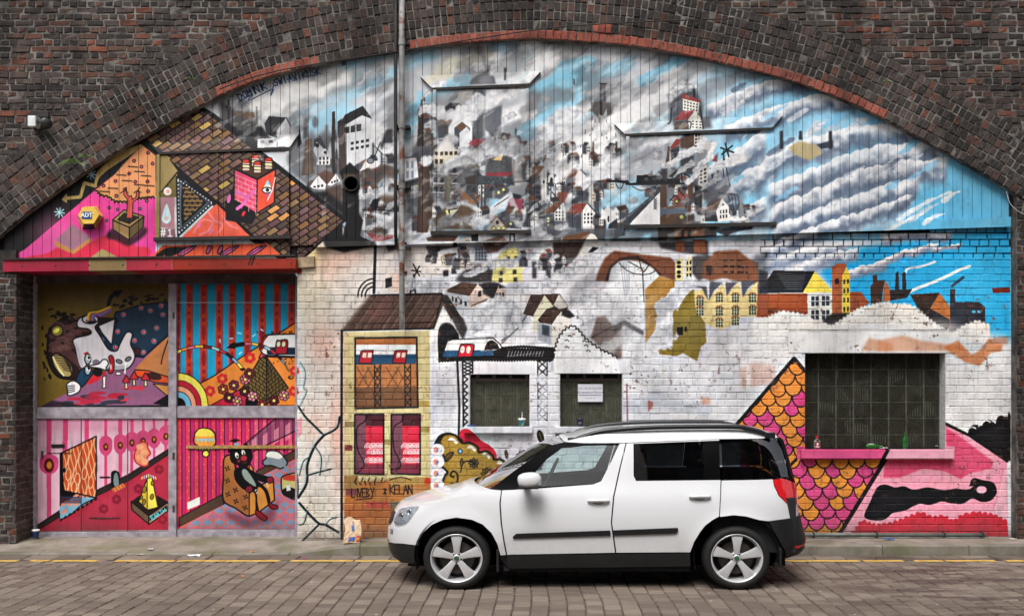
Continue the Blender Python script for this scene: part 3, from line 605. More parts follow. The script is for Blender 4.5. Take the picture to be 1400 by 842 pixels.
# far left skyline
P(Z7((0,300),(70,330),(110,380),(180,365),(230,440),(240,480),(300,560),(190,590),(100,540),(0,420)), '#54504e', .9, 2.5); P(Z7((100,365),(140,362),(140,385),(105,395)), '#8a7058'); P(Z7((140,395),(170,368),(210,372),(215,400),(150,412)), '#8b6a4c', .9, .6)
P(Z7((0,410),(50,430),(140,490),(200,455),(260,460),(300,520),(400,580),(240,590),(130,570),(60,470)), '#1b1b20', .95, 1); L(Z7((55,300),(56,460)), 2.2, '#22222a'); P(Z7((35,335),(75,335),(70,350),(40,348)), '#22222a')
L(Z7((225,340),(228,440)), 2, '#5a5c60', .7)
P(Z7((272,440),(300,395),(405,403),(350,480),(345,525),(285,505)), '#34353b'); P(Z7((350,580),(352,485),(402,408),(428,440),(420,575)), '#e6e7ec'); L(Z7((405,405),(432,455)), 1.3, '#2b2b30'); P(Z7((228,530),(345,522),(347,580),(230,586)), '#e9eaec')
P(Z7((247,540),(270,538),(270,556),(247,557)), '#9a9ca0'); P(Z7((298,538),(322,536),(322,554),(298,556)), '#4a4c50')
P(Z8((0,0),(60,60),(60,0)), '#d8dbe2', .9); P(Z7((265,605),(410,585),(410,720)), '#cfd2da')
# dark works by the first hatch
P(Z7((410,640),(470,560),(480,460),(500,560),(530,520),(560,470),(580,520),(640,480),(700,520),(780,420),(798,420),(798,842),(560,842),(430,740)), '#5c5c62', .75, 3)
P(Z7((485,450),(498,560),(470,590)), '#2b2d33'); P(Z7((510,410),(535,408),(538,520),(505,540)), '#4d4f56', .9, 1); E(*Z7((580,430))[0], 4, 8, '#6a6c72', 0, .8, soft=1.2)
P(Z7((520,540),(560,530),(572,740),(498,760)), '#5b4f49', 1, .6); P(Z7((535,535),(548,532),(556,745),(520,750)), '#7d6d64', .9, 2)
P(Z7((680,545),(683,370),(700,365),(706,545)), '#37302f'); P(Z7((640,450),(660,450),(660,530),(640,530)), '#777a80', .8, 1)
P(Z7((570,540),(610,510),(650,590),(575,600)), '#44454b'); P(Z7((568,600),(590,550),(640,600),(625,690),(590,650)), '#c7cbd2'); E(*Z7((592,572))[0], 3, 3, '#2c2c30')
P(Z7((590,690),(592,640),(640,590),(672,630),(670,690)), '#e6e6ea'); quadwin(Z7((600,640),(665,635),(665,690),(600,690)),3,2,'#3b3d42',.5,.7); E(*Z7((642,615))[0], 2.2, 2.2, '#2c2c30')
P(Z7((655,640),(665,560),(690,540),(725,570),(735,640),(700,660)), '#b8bcc4', .95, .6); P(Z7((700,655),(705,590),(720,600),(720,655)), '#55575e'); P(Z7((700,560),(740,540),(768,575),(765,640),(730,640)), '#aeb3bd'); quadwin(Z7((735,580),(765,575),(765,635),(735,640)),2,2,'#34363c')
P(Z7((715,430),(798,365),(798,500),(715,510)), '#2c2c32'); quadwin(Z7((720,440),(798,400),(798,500),(720,510)),3,3,'#a9adb5',.5,.6)
# white mill top right of Z7, photo coordinates
P([(462,190),(468,160),(494,146),(508,160),(505,215),(470,235),(462,210)], '#dcdfe5', .95, .5); P([(461,175),(472,157),(496,145),(509,163),(495,158),(470,172)], '#2a2b31'); quadwin([(470,172),(495,166),(495,182),(470,186)],3,1,'#2a2b31',.75,.6); quadwin([(478,193),(506,188),(506,203),(478,208)],4,2,'#3a3b42',.6,.5); P([(462,170),(472,170),(474,235),(464,240)], '#3f3532', .9, .5)
L([(455,190),(457,250)], 5, '#34302f', .9); L([(520,195),(512,215)], 1.3, '#26262c'); L([(512,200),(524,212)], 1.3, '#26262c'); P([(528,178),(537,176),(537,196),(526,196),(522,206),(520,198)], '#3a3c44', .9, 1)
# cottages below
P(Z8((200,165),(250,90),(300,60),(360,80),(330,160),(310,140),(260,95)), '#6b5349', .95, .5); P(Z8((205,165),(257,92),(310,150),(300,185),(230,180)), '#e4e3e6'); P(Z8((315,155),(372,80),(400,130),(340,160)), '#e6e4e4'); quadwin(Z8((220,160),(295,145),(295,170),(225,178)),3,1,'#2b2b30'); quadwin(Z8((335,130),(390,110),(390,140),(340,150)),3,1,'#2b2b30')
P(Z8((305,180),(410,150),(412,330),(300,260)), '#54433c', .95, 1); P(Z8((100,130),(210,200),(300,190),(420,280),(440,370),(300,260)), '#1d1c20', .95, 2)
P(Z8((525,75),(570,40),(680,100),(640,150),(540,190)), '#5f524c', .95, 1); P(Z8((620,40),(680,20),(790,60),(740,120),(690,100)), '#6a5c55', .95, 1); P(Z8((520,70),(560,0),(640,0),(640,40),(575,45)), '#e4e2e2'); E(*Z8((592,0))[0], 4.5, 3.8, '#8d929c', 0, 1, '#2b2b30', 1)
P(Z8((640,230),(690,205),(770,235),(740,260),(680,270)), '#6d5a50', .9, 1); P(Z8((680,100),(740,120),(770,80),(770,230),(640,220)), '#dcdfe6', .7, 3); E(*Z8((618,280))[0], 5, 8, '#1f1f26', 10, .95); L(Z8((540,312),(720,318)), 1.4, '#22222a'); 
for k in range(8): L(Z8((545+k*11,325),(555+k*11,300)), 1, '#22222a')
P(Z8((560,455),(650,475),(735,472),(735,495),(630,525)), '#8f4a4e'); P(Z8((580,420),(700,410),(700,475),(580,460)), '#57473f', .9, 1.5); smoke(Z8((560,400),(640,370),(720,390)), [10,12,12], '#eef0f3', .9, 120, '#b9bec8', 12)
# big dark chimney stack with the vent hole
P(Z8((415,480),(410,120),(395,70),(460,10),(522,70),(515,120),(520,340),(545,380),(525,480),(630,530),(625,548),(220,548),(290,500),(440,380)), '#17161a', 1, .4); P(Z8((415,85),(510,85),(505,120),(415,120)), '#6b5346', .7, 1.2)
# left of the drainpipe / first bay after it
P(C2((75,140),(165,140),(180,300),(75,330)), '#dfe3ea'); quadwin(C2((80,160),(150,160),(150,310),(80,315)),2,2,'#9aa6b6',.55,.7); L(C2((70,145),(165,140)), 1.3, '#33353b'); P(C2((130,90),(165,30),(280,0),(285,190),(170,160)), '#55575e', .85, 2); P(C2((70,330),(185,295),(180,345),(70,390)), '#33343a', .9, 1)
P(C2((195,205),(262,200),(285,590),(250,720),(165,720),(178,400)), '#4c3b33', 1, .8); P(C2((215,210),(232,208),(240,720),(200,720)), '#6a5448', .7, 2); smoke(C2((220,190),(250,160),(225,175)), [7,7,6], '#f2f3f6', 1, 121, '#cfd3dc', 8)
P(C1((180,842),(195,575),(235,570),(240,842)), '#3a3635', 1, .4); P(C1((240,740),(315,735),(315,842),(240,842)), '#5a4f4a', .9, 1); smoke(C1((215,560),(250,530),(300,540),(390,590)), [6,8,8,10], '#f4f5f8', 1, 122, '#c6cad4', 9, .3)
# first hatch: chapel, chimneys, mill
P(C1((330,400),(640,385),(640,560),(420,600),(330,560)), '#9a9fa6', .75, 5); P(C1((500,400),(640,390),(610,480),(560,470)), '#b9ad98', .5, 4)
P(C1((615,335),(625,290),(680,250),(735,235),(740,170),(785,180),(780,245),(815,270),(828,330)), '#4a4b52', .95, 1); P(C1((690,330),(690,270),(740,250),(800,280),(805,330)), '#7b7f88', .7, 2)
P(C1((895,235),(895,200),(918,198),(915,235),(912,300),(895,298)), '#3a3b42', .95, .6); smoke(C1((760,160),(720,80),(690,30)), [6,8,9], '#8a8d96', .7, 123, '#6c6f78', 10, .8)
P(C1((640,370),(740,370),(735,842),(630,842),(640,560)), '#484b53', .85, 2); P(C1((740,560),(880,500),(870,740),(800,770),(740,700)), '#5f646e', .9, 1.2)
P(C1((410,520),(450,485),(520,483),(562,520),(555,560),(420,565)), '#2f3037', .95, .5); P(C1((500,510),(530,500),(560,525),(545,560),(500,565)), '#b9aaa0', .9)
P(C1((335,660),(400,590),(500,590),(440,670)), '#8c7a70', .95, 1); P(C1((345,665),(440,660),(440,760),(350,780)), '#55575e', .95, 1)
P(C1((440,680),(480,620),(545,600),(600,625),(635,680),(635,842),(440,842)), '#e8e9ee', 1, .3); P(C1((485,842),(487,690),(550,640),(615,690),(620,842)), '#5b5f68'); P(C1((500,680),(548,640),(590,680),(535,720)), '#7e6252'); P(C1((530,842),(530,730),(590,680),(618,720),(618,842)), '#dfe2e8')
smoke(C1((540,560),(620,560),(720,480),(830,430),(930,420)), [10,12,14,13,8], '#f3f4f7', .95, 124, '#b4b9c4', 13, .4); smoke(C1((330,560),(420,580),(520,580),(640,600)), [9,10,9,9], '#f2f3f6', .95, 125, '#c4c9d4', 11, .4)
P(C1((605,842),(640,800),(740,795),(740,842)), '#8d4552', .9, .6); smoke(C1((380,842),(430,810),(480,790)), [9,10,9], '#f2f3f6', .9, 126)
P(C2((300,90),(400,0),(480,90),(480,200),(380,260),(295,420)), '#dcd6c4', .95, 1.2); P(C2((300,90),(400,-10),(470,90),(390,95)), '#e3e1e2', .9, 1)
quadwin(C2((300,95),(485,90),(485,125),(300,130)),5,1,'#4a4338',.6,.8); quadwin(C2((298,150),(375,150),(375,195),(298,195)),2,1,'#4a4338',.65,.8)
P(C2((292,210),(620,200),(620,430),(292,430)), '#6b6c72', .7, 3)
for k in range(4):
    for j, y in enumerate((240,315,385)): E(*C2((312+k*48,y))[0], 3, 3.6, '#24252a', 0, .9); L(C2((296+k*48,y+27),(336+k*48,y+25)), 1.6, '#e6e7ea', .85)
P(C2((375,480),(385,270),(425,265),(440,420),(450,470)), '#6b6458', 1, .8); P(C2((395,480),(400,275),(415,270),(425,470)), '#97937e', .7, 1.5)
P(C2((300,690),(295,620),(420,490),(560,510),(625,560),(625,700)), '#51402f', .9, 1.5); P(C2((440,440),(540,400),(660,440),(640,510),(520,480)), '#8a5f42', .9, 1); P(C2((510,440),(640,430),(640,480),(560,470)), '#b07a52', .7, 2)
P(C2((540,300),(620,270),(625,420),(545,400)), '#3c3531', .9, 1); P(C2((470,370),(510,370),(505,480),(470,480)), '#5a463c', .95, 1)
P(C2((390,530),(490,540),(430,610),(390,580)), '#2a2622'); P(C2((420,545),(485,540),(425,605)), '#c7c5b4')
for x, y in ((398,555),(402,575)): P(C2((x-10,y-10),(x+10,y-10),(x+10,y+10),(x-10,y+10)), '#e7e488')
for x, y in ((510,652),(572,652),(548,170),(572,165),(705,195),(712,245),(795,410),(832,388),(838,170),(836,212),(793,190)): E(*C2((x,y))[0], 1.7, 2.1, '#e3e58c', 0, .95)
P(C2((515,150),(630,140),(628,210),(530,220)), '#8a887c', .9, 1.5); P(C2((560,40),(600,0),(690,0),(690,20)), '#8d3f4c', .9, .6); P(C2((590,130),(630,110),(630,150)), '#8d4552', .9, .5)
P(C2((695,190),(750,150),(835,105),(860,130),(900,140),(900,290),(695,290)), '#4d4f55', .9, 1.2); P(C2((745,160),(833,108),(815,165)), '#d2b27e', .95)
P(C2((700,260),(885,250),(885,285),(700,285)), '#8a3a44', .95, .4)
P(C2((630,280),(910,290),(912,335),(630,350)), '#4b5058'); 
for k in range(7): L(C2((690+k*32,300),(705+k*32,325),(722+k*32,300)), .9, '#2b2e34')
L(C2((430,355),(640,350)), 2.2, '#4b5058'); L(C2((640,345),(1060,320)), 2.6, '#43474f')
for p in (((665,340),(665,560)),((690,340),(690,560)),((510,360),(640,500)),((560,410),(600,360)),((690,460),(760,390),(880,355)),((640,520),(600,430),(520,370)),((690,420),(740,350)),((650,430),(620,460))): L(C2(*p), 2.4, '#4b5058', 1, True)
P(C2((900,180),(970,170),(1005,300),(1005,330),(910,330)), '#a9a6a6', .8, 1.5); P(C2((970,190),(1010,150),(1010,320),(980,320)), '#4a4a50', .8, 1)
P(C2((690,560),(860,420),(900,430),(900,450),(720,600)), '#d8dae0', .95, .6); L(C2((760,520),(880,440)), 1.2, '#2b2d33')
P(C2((850,545),(880,455),(990,458),(968,570)), '#8c4656', 1, .3); P(C2((780,580),(850,545),(968,570),(968,690),(840,680)), '#4d5159'); quadwin(C2((870,560),(960,560),(960,690),(870,690)),2,3,'#3d4048',.2,.2); 
for x, y in ((882,583),(937,600),(888,650)): E(*C2((x,y))[0], 1.7, 2, '#e7e78a')
P(C2((700,690),(730,650),(785,600),(850,650),(865,695)), '#cfc7bf'); P(C2((700,580),(775,585),(870,670),(860,690),(785,600),(735,650)), '#6b4f43'); E(*C2((785,640))[0], 2, 2.8, '#2a2628')
for x in (757,795,832): P(sm(C2((x-13,695),(x-12,678),(x,668),(x+12,678),(x+13,695))), '#e6e78e', 1, 0, '#333', .8)
smoke(C2((300,690),(420,630),(500,640),(640,600)), [12,13,11,9], '#a9aeb8', .75, 127, '#5c6068', 12, .6); smoke(C2((640,640),(720,580),(830,520)), [10,10,10], '#e6e8ec', .8, 128, '#aab0ba', 12, .6); smoke(C2((370,230),(450,180),(600,120),(760,60),(900,40)), [9,11,12,14,14], '#eceef1', .9, 129, '#9a9ea8', 13, .5)
smoke(C2((700,130),(800,90),(960,80)), [8,12,12], '#d8dadf', .8, 130, '#84888f', 10, .6); smoke(C2((880,430),(960,650),(990,560)), [5,7,7], '#d5d9df', .7, 131)
P(C2((240,760),(310,740),(490,740),(430,830),(270,835)), '#5a4338', .95, .8); P(C2((420,840),(490,740),(500,830)), '#d9d3cd'); P(C2((490,800),(570,745),(590,830)), '#d9cfc2'); P(C2((585,740),(640,730),(640,842),(590,842)), '#2b292c'); P(C2((660,790),(820,740),(880,800)), '#6a4c40', .95, .6); E(*C2((560,795))[0], 3, 3, '#c7ce6a', 0, 1, '#222', 1); L(C2((880,840),(885,730),(915,730),(918,800)), 2, '#2a2a2e')
# middle field: works, cottages, viaduct
P(C3((375,340),(400,295),(450,300),(460,265),(525,255),(640,275),(610,350),(560,375),(520,340),(520,380),(470,330)), '#6d6664', .95, 1); P(C3((525,260),(528,130),(568,130),(570,260)), '#5c5a60', 1, .4); P(C3((540,255),(542,135),(552,135),(553,255)), '#9a9aa2', .8, 1); L(C3((525,128),(575,130)), 1.3, '#3a3638'); P(C3((525,350),(525,255),(545,260),(545,360)), '#3a3438'); P(C3((545,370),(575,310),(580,365)), '#d9dbe0')
P(C3((0,200),(60,160),(110,215),(60,330),(0,360)), '#6f7176', .75, 3); P(C3((100,220),(170,225),(150,270)), '#a9a3a0', .7, 1); L(C3((340,100),(342,135)), 1.6, '#34343a')
for k in range(26):
    x, y = rng.uniform(230,650), rng.uniform(230,640); L(C3((x,y),(x+rng.uniform(-6,6),y+rng.uniform(12,34))), 1.1, '#3b3c42', .7)
P(C4((40,150),(60,50),(110,45),(160,48),(120,110),(75,150)), '#7a5240', .95, .5); P(C4((120,110),(160,50),(182,60),(178,350),(130,355)), '#d8d8d6', .95, .3); P(C4((55,150),(120,120),(130,350),(80,340)), '#4c4e55', .9, 1.5); quadwin(C4((75,220),(120,220),(120,340),(75,340)),2,3,'#2c2d33'); E(*C4((152,188))[0], 1.6, 2.4, '#33343a')
P(sm(C4((190,195),(195,135),(222,112),(245,135),(250,195))), '#cfd0d4'); P(sm(C4((205,195),(208,160),(222,145),(232,165),(232,195))), '#33343a'); L(C4((180,200),(300,200)), 2, '#3f424a')
for p in (((215,205),(215,360)),((255,205),(255,350)),((190,240),(270,330)),((100,370),(130,480)),((120,380),(115,470),(150,470))): L(C4(*p), 1.6, '#3f424a')
P(C3((350,720),(300,720),(250,800),(330,800)), '#7a5444', .9, 1); P(C3((355,800),(362,750),(385,745),(420,790),(420,842),(340,842)), '#d7d8dc', .95, .5); P(C4((290,200),(360,80),(410,60),(450,90),(430,130),(350,150)), '#7d5747', .9, 1.2); P(C4((430,230),(440,120),(480,80),(525,130),(500,200)), '#e2e2e4', .95, .5); L(C4((480,80),(525,125)), 1.4, '#3f424a')
P(C4((270,290),(330,235),(410,230),(370,290),(360,370),(290,360)), '#835247', .9, 1); P(C4((420,260),(550,230),(550,370),(420,370)), '#494c54', .9, 2); P(C4((590,195),(640,195),(645,470),(600,440)), '#4e5159', .95, .8); P(C4((550,195),(590,195),(590,400),(550,380)), '#d8d4ce', .8, .5)
L(C4((0,180),(70,190)), 3, '#3f424a'); L(C4((540,185),(890,180)), 3, '#33363d'); 
for k in range(16): L(C4((560+k*21,176),(570+k*21,186)), 2, '#2b2d33')
L(C4((790,200),(810,240),(840,240),(858,200)), 1.1, '#222', 1, True); L(C4((545,230),(590,190)), 2, '#4a4d55')
P(C4((140,465),(250,375),(325,362),(235,460)), '#6f4c3b'); P(C4((240,530),(240,465),(325,365),(345,440),(345,535)), '#e4e3e1'); quadwin(C4((250,440),(335,440),(335,530),(250,530)),3,3,'#3b3c42',.5,.55); P(C4((285,405),(302,400),(302,430),(285,430)), '#4a4a50')
P(C4((140,470),(240,462),(240,560),(160,560)), '#44474f', .9, 1.5)
for y in (510,536,568): E(*C4((192,y))[0], 1.3, 1.5, '#e7e78a')
P(C4((355,475),(400,385),(535,370),(480,470)), '#8a4840'); P(C4((485,605),(485,465),(540,378),(605,450),(605,605)), '#e8e7e6'); quadwin(C4((500,460),(590,455),(590,560),(500,560)),3,3,'#3b3c42',.5,.6); P(C4((355,475),(485,465),(485,605),(370,590)), '#4a4e57', .9, 1); L(C4((540,378),(625,470),(660,470)), 1.5, '#33353b')
P(C4((650,470),(720,395),(790,470),(780,560),(660,560)), '#dcdde0', .9, .6); E(*C4((725,515))[0], 1.3, 4.5, '#33353b'); P(C4((600,690),(600,550),(640,510),(700,520),(705,580),(690,700)), '#3b3432', .95, .8); P(C4((645,690),(650,560),(668,560),(672,690)), '#6a4f42', .9, .6)
P(C4((0,610),(600,600),(860,590),(800,690),(0,700)), '#565961', .85, 2.5); P(C4((720,600),(730,560),(800,510),(812,600)), '#3a3d44'); P(C4((880,490),(1166,260),(1166,300),(900,580),(800,690),(760,690),(870,590)), '#4b515b', .98, .4)
for k in range(14): E(*C4((905+k*17,490-k*14))[0], 1.0, .9, '#e8e9ec')
P(C4((310,705),(330,670),(560,622),(520,705)), '#6f4e3b'); P(sm(C4((520,705),(560,650),(600,655),(635,700))), '#dcdad2'); P(C4((230,705),(235,680),(300,678),(305,705)), '#2b2a2d'); smoke(C4((60,690),(120,640),(180,680)), [9,10,8], '#d9dadf', .9, 140, '#8d8f98', 12); E(*C4((290,590))[0], 8, 4, '#e3e3e5', 0, .9, soft=.6)
for k, (p, w) in enumerate([(C4((370,350),(420,290),(480,240),(540,190),(640,110),(760,30)),[5,7,8,10,16,22]),(C3((60,620),(130,480),(260,420),(420,300)),[14,18,22,16]),(C4((60,560),(110,600),(60,640)),[6,6,6]),(C4((260,180),(330,120),(420,40)),[6,9,10])]): smoke(p, w, '#f5f5f7', .9, 150+k, '#b6bac4', 14, .6)
# hatch on the right: tower works
P(C5((65,280),(330,265),(330,470),(65,500)), '#b9bcc4', .55, 6); smoke(C5((70,420),(180,360),(300,330)), [14,18,14], '#9a9da6', .6, 160, '#7d8088', 16, .8); smoke(C5((80,330),(200,300),(310,290)), [10,12,9], '#e2e3e7', .8, 161, '#b0b3bc', 14, .7)
P(C5((275,130),(290,85),(330,65),(400,40),(440,110),(440,190),(480,180),(490,240),(300,245)), '#4b4c54', .85, 2); L(C5((398,35),(400,90)), 3.4, '#34363e'); smoke(C5((280,90),(330,40),(390,20)), [7,8,7], '#e9eaee', .9, 162, '#7a7e88', 10)
P(C5((330,90),(345,65),(432,100),(430,112)), '#8f4a48'); P(C5((342,150),(342,92),(425,112),(420,165)), '#e4e2da'); quadwin(C5((345,98),(422,115),(418,160),(345,145)),5,3,'#2c2d33',.5,.5)
P(C5((300,200),(335,155),(400,150),(370,195)), '#9b4c50'); P(C5((370,195),(405,150),(440,205),(440,245),(375,245)), '#dcdad4'); quadwin(C5((385,195),(440,200),(440,245),(385,240)),3,3,'#33343a',.5,.5); P(C5((300,205),(370,198),(375,245),(300,245)), '#5a4a44')
L(C5((285,140),(282,200),(270,215)), 2, '#33363e', 1, True); L(C5((430,140),(440,200),(445,240)), 2.2, '#33363e', 1, True); L(C5((310,210),(380,205),(380,240)), 1.8, '#33363e', 1, True)
P(C5((325,290),(395,270),(440,270),(440,345),(330,340)), '#5b4840', .95, 1); P(C5((398,270),(438,262),(436,320),(400,325)), '#cfcdc8'); quadwin(C5((402,270),(434,265),(434,315),(402,320)),2,3,'#3a3b41')
P(C5((280,335),(310,292),(330,295),(325,320),(290,345)), '#8e4646'); P(C5((280,345),(325,325),(330,400),(285,410)), '#53555c'); quadwin(C5((285,345),(325,335),(325,400),(285,405)),3,3,'#35363c')
P(C5((255,430),(268,330),(278,330),(275,430)), '#5d4a42'); P(C5((330,350),(400,340),(400,470),(330,470)), '#4a4c54', .95, 1); P(C5((400,350),(440,330),(500,300),(505,350),(470,420),(440,520),(405,500)), '#8f9096', .9, 2); P(C5((420,520),(430,440),(465,420),(468,510),(440,535)), '#d6d4ce'); quadwin(C5((425,450),(465,430),(465,510),(425,520)),2,4,'#3a3b41')
P(C5((440,310),(480,305),(505,340),(500,360),(440,340)), '#c9c8c8', .9, .5); P(C5((485,400),(520,360),(515,410)), '#8e4a48', .9, .5)
P(C5((60,515),(110,510),(112,475),(168,472),(172,480),(230,475),(235,490),(330,490),(330,520)), '#24262c'); L(C5((0,505),(70,512)), 3, '#24262c'); L(C5((60,520),(390,515)), 2.6, '#2b2e35'); L(C5((90,530),(140,550),(215,525)), 1, '#222', 1, True); P(C5((235,490),(235,440),(265,435),(265,510)), '#4a4a50', .9, 1)
P(C5((230,640),(232,520),(262,520),(265,635)), '#5f4a40', 1, .5); P(C5((365,720),(368,515),(395,515),(400,720)), '#5a463d', 1, .4); P(C5((270,480),(330,430),(345,440),(320,500)), '#3b3d44', .95, .8)
P(C5((290,640),(300,540),(330,530),(370,580),(368,640)), '#6b4f48', .9, 1); P(C5((290,600),(320,560),(370,570),(365,590)), '#8a4a46', .9, .6)
for p in (((270,530),(330,600)),((330,540),(280,600)),((290,520),(350,580),(360,640)),((300,470),(330,450),(340,500)),((350,470),(375,480),(380,520))): L(C5(*p), 2, '#2f3239', 1, True)
P(C5((160,645),(180,640),(370,640),(365,662),(225,690)), '#5f6874'); P(C5((225,690),(245,670),(360,665),(365,720),(220,720)), '#5f4a3d'); E(*C5((337,683))[0], 2.6, 2.6, '#e6e78c'); 
for x, y in ((312,605),(425,608),(422,650),(408,572),(430,568)): E(*C5((x,y))[0], 1.8, 3 if x > 420 and y > 600 else 1.8, '#e0e07c', 0, 1, '#2b2b2b', .8)
P(C5((405,660),(440,655),(440,705),(405,705)), '#e2e2e4', .95); P(C5((400,520),(440,530),(440,660),(402,660)), '#3f4148', .9, .8); E(*C5((412,540))[0], 2.4, 3, '#1c1d22')
P(C5((440,655),(490,590),(540,585),(510,650),(455,660)), '#5a473f'); P(C5((510,655),(540,588),(580,640),(580,700),(520,708)), '#e6e6e4'); P(C5((450,660),(510,655),(518,705),(455,705)), '#3f4149'); quadwin(C5((525,645),(570,640),(570,690),(525,695)),3,2,'#3a3b41',.5,.7); P(C5((538,625),(545,612),(552,625)), '#3a3b41')
P(C5((440,560),(530,540),(560,490),(580,530),(560,580),(470,620)), '#6a6d75', .85, 2.5)
for k in range(4): L(C5((520+k*18,560+k*3),(560+k*16,570),(575+k*16,590),(578+k*16,665)), 1.8, '#545861', 1, True)
P(C5((625,690),(628,590),(633,572),(640,590),(655,690)), '#8b929c', 1, .4); P(scal(C5((575,695),(660,690)), 4)+C5((660,700),(575,702)), '#e6e8ec')
for p in (((548,350),(545,440),(550,490)),((545,360),(580,530)),((480,440),(500,520)),((500,440),(490,500)),((520,450),(515,510))): L(C5(*p), 1.7, '#4a4e57')
for a_ in (20, 75, -40): t = math.radians(a_); L([(840+(565-34*math.cos(t))/3.661,110+(348-34*math.sin(t))/3.661),(840+(565+34*math.cos(t))/3.661,110+(348+34*math.sin(t))/3.661)], 2.2, '#2c2f36')
L(C5((565,270),(560,350)), .8, '#444', .7); L(C5((0,705),(230,545)), 0, '#333'); P(C5((0,750),(60,690),(230,540),(232,552),(80,715),(20,770),(0,790)), '#454b55', .98, .3); P(C5((75,720),(228,560),(228,720)), '#e3e4e8')
for k in range(5): L(C5((198,590+k*11),(212,601+k*11)), .9, '#2b2e35'); L(C5((212,590+k*11),(198,601+k*11)), .9, '#2b2e35')
smoke(C5((245,430),(300,410),(340,370),(420,340),(440,300)), [4,5,6,7,6], '#f1f2f5', .95, 165, '#aeb2bc', 8, .35); smoke(C5((480,460),(520,430),(560,410),(640,390)), [4,6,7,8], '#f3f4f7', .95, 166, '#aeb4c0', 9, .4); smoke(C5((370,510),(400,480),(430,420),(480,380),(500,320)), [4,5,6,6,6], '#eef0f3', .95, 167, '#a4a8b2', 8, .4)
P(C5((215,730),(510,725),(510,780),(220,800)), '#3f3a3c', .95, .8); P(C5((300,730),(395,730),(395,785),(300,790)), '#8a5f47', .85, 1); P(C5((395,725),(450,725),(450,780),(395,785)), '#7d5844', .8, 1); quadwin(C5((325,745),(390,745),(390,785),(325,785)),2,1,'#26262a',.5,.8); P(C5((510,735),(560,740),(690,732),(690,745),(600,760),(560,780),(510,760)), '#3c4049', .95, .6)
crowd(6, (606,260,712,306), 9, 12); crowd(7, (735,250,842,322), 9, 12); crowd(5, (490,250,540,325), 9, 12); crowd(4, (890,230,960,296), 8, 10)
# triplet on the far right
for x in (70,135,236): P([(1040+(x-5)/2.478,445/2.478),(1040+(x+5)/2.478,443/2.478),(1040+(x+6)/2.478,(505 if x != 135 else 475)/2.478),(1040+(x-6)/2.478,(505 if x != 135 else 475)/2.478)], '#39414d', .95, .5)
Z5_ = Zm(1040,0,2.478); P(Z5_((95,500),(130,478),(190,492),(210,520),(165,545),(110,522)), '#b9ab82', .9, 1); P(Z5_((190,490),(245,475),(245,500),(205,505)), '#3c4450', .9, .8)
write('DOMINIK', *Z7((105,262))[0], 5.6, 10, '#1f4a78', 1.5, -24, .22); write('.SWI.AWI.KUSK', *Z7((308,178))[0], 5.2, 9.5, '#24507e', 1.4, -17, .22, .0006); write('!!!', 466, 84, 2.6, 6, '#24507e', 1.4, -10)
L(Z7((118,312),(200,262),(180,300),(320,232),(310,270),(330,205)), 1.2, '#1f4a78', 1, True)
CLIP[0] = None

CLIP[0] = (YY > 336).astype(np.float32); crowd(8, (566,350,640,372), 9, 12); crowd(9, (690,348,775,390), 10, 13); CLIP[0] = None
# ---- left gable ---------------------------------------------------
Z1 = Zm(10,180,4.43); Z2 = Zm(190,130,3.51)
P([(0,320),(0,200),(270,140),(292,160),(250,250),(10,365),(0,365)], '#1d1a1d')
P(Z1((0,775),(105,715),(530,355),(650,260),(900,300),(900,775)), '#e8469c')
G(*Z1((300,640))[0], 30, '#ee72b4', .6); G(*Z1((800,450))[0], 24, '#ef5aa8', .6)
P(sm(Z1((0,778),(100,760),(240,735),(330,690),(420,710),(530,655),(620,622),(720,640),(770,690),(850,702),(872,730),(855,778))), '#df3350', .95, 1); P(Z1((0,775),(100,718),(240,715),(100,765)), '#e650a0', .8, 1)
P(Z1((490,772),(575,710),(685,768)), '#b59667'); P(Z1((285,660),(400,715),(505,640),(508,665),(400,742),(290,695)), '#c98a56', .95); P(Z1((295,655),(392,560),(505,640),(392,718)), '#a8778c', .95)
crown = Z1((530,360),(600,300),(650,260),(700,200),(780,120),(830,75),(870,90),(900,130),(900,400),(860,402),(800,415),(740,425),(690,438),(630,420),(590,395),(555,388))
P(crown, '#e09a66', 1, .5); L(scal(Z1((535,360),(560,390),(610,400),(650,430),(720,432),(790,412),(890,402)), 2.4), 2.2, '#1d1518')
for x, y in ((853,130),(768,178),(812,214),(738,255),(655,300),(583,328),(775,305),(850,303),(660,390),(853,362),(880,195),(845,420)): E(*Z1((x,y))[0], 2.9, 2.9, '#b8323a'); E(*Z1((x,y))[0], 1.9, 1.9, '#17131a'); E(*Z1((x,y))[0], .8, .8, '#9fd0e8')
for x, y in ((617,462),(668,472),(803,468),(602,540),(617,622)): E(*Z1((x,y))[0], 2.3, 2.3, '#3a1a20'); E(*Z1((x,y))[0], .9, .9, '#8fb8d8')
for x, y in ((760,215),(690,265),(725,300),(840,270),(800,245),(640,345),(590,365),(860,330),(800,325)):
    L(scal(Z1((x-30,y),(x+30,y+4)), 1.4), 1.3, '#3a2a22', .9)
P(sm(Z1((832,72),(770,90),(700,118),(640,160),(570,215),(540,255),(525,325)))+sm(Z1((538,335),(555,285),(600,240),(650,205),(720,160),(776,122))), '#b59a60'); P(scal(Z1((545,262),(620,218),(700,172),(776,124)), 2)+Z1((650,170),(570,220)), '#b59a60')
L(Z1((533,330),(468,312),(442,396),(355,404)), 4.6, '#b59a60'); P(Z1((328,412),(362,372),(362,434)), '#b59a60')
for x, y in ((508,258),(317,490)):
    for k in range(4): t = k*math.pi/4+.15; L([(10+(x-30*math.cos(t))/4.43,180+(y-30*math.sin(t))/4.43),(10+(x+30*math.cos(t))/4.43,180+(y+30*math.sin(t))/4.43)], 1.5, '#a9d2ea')
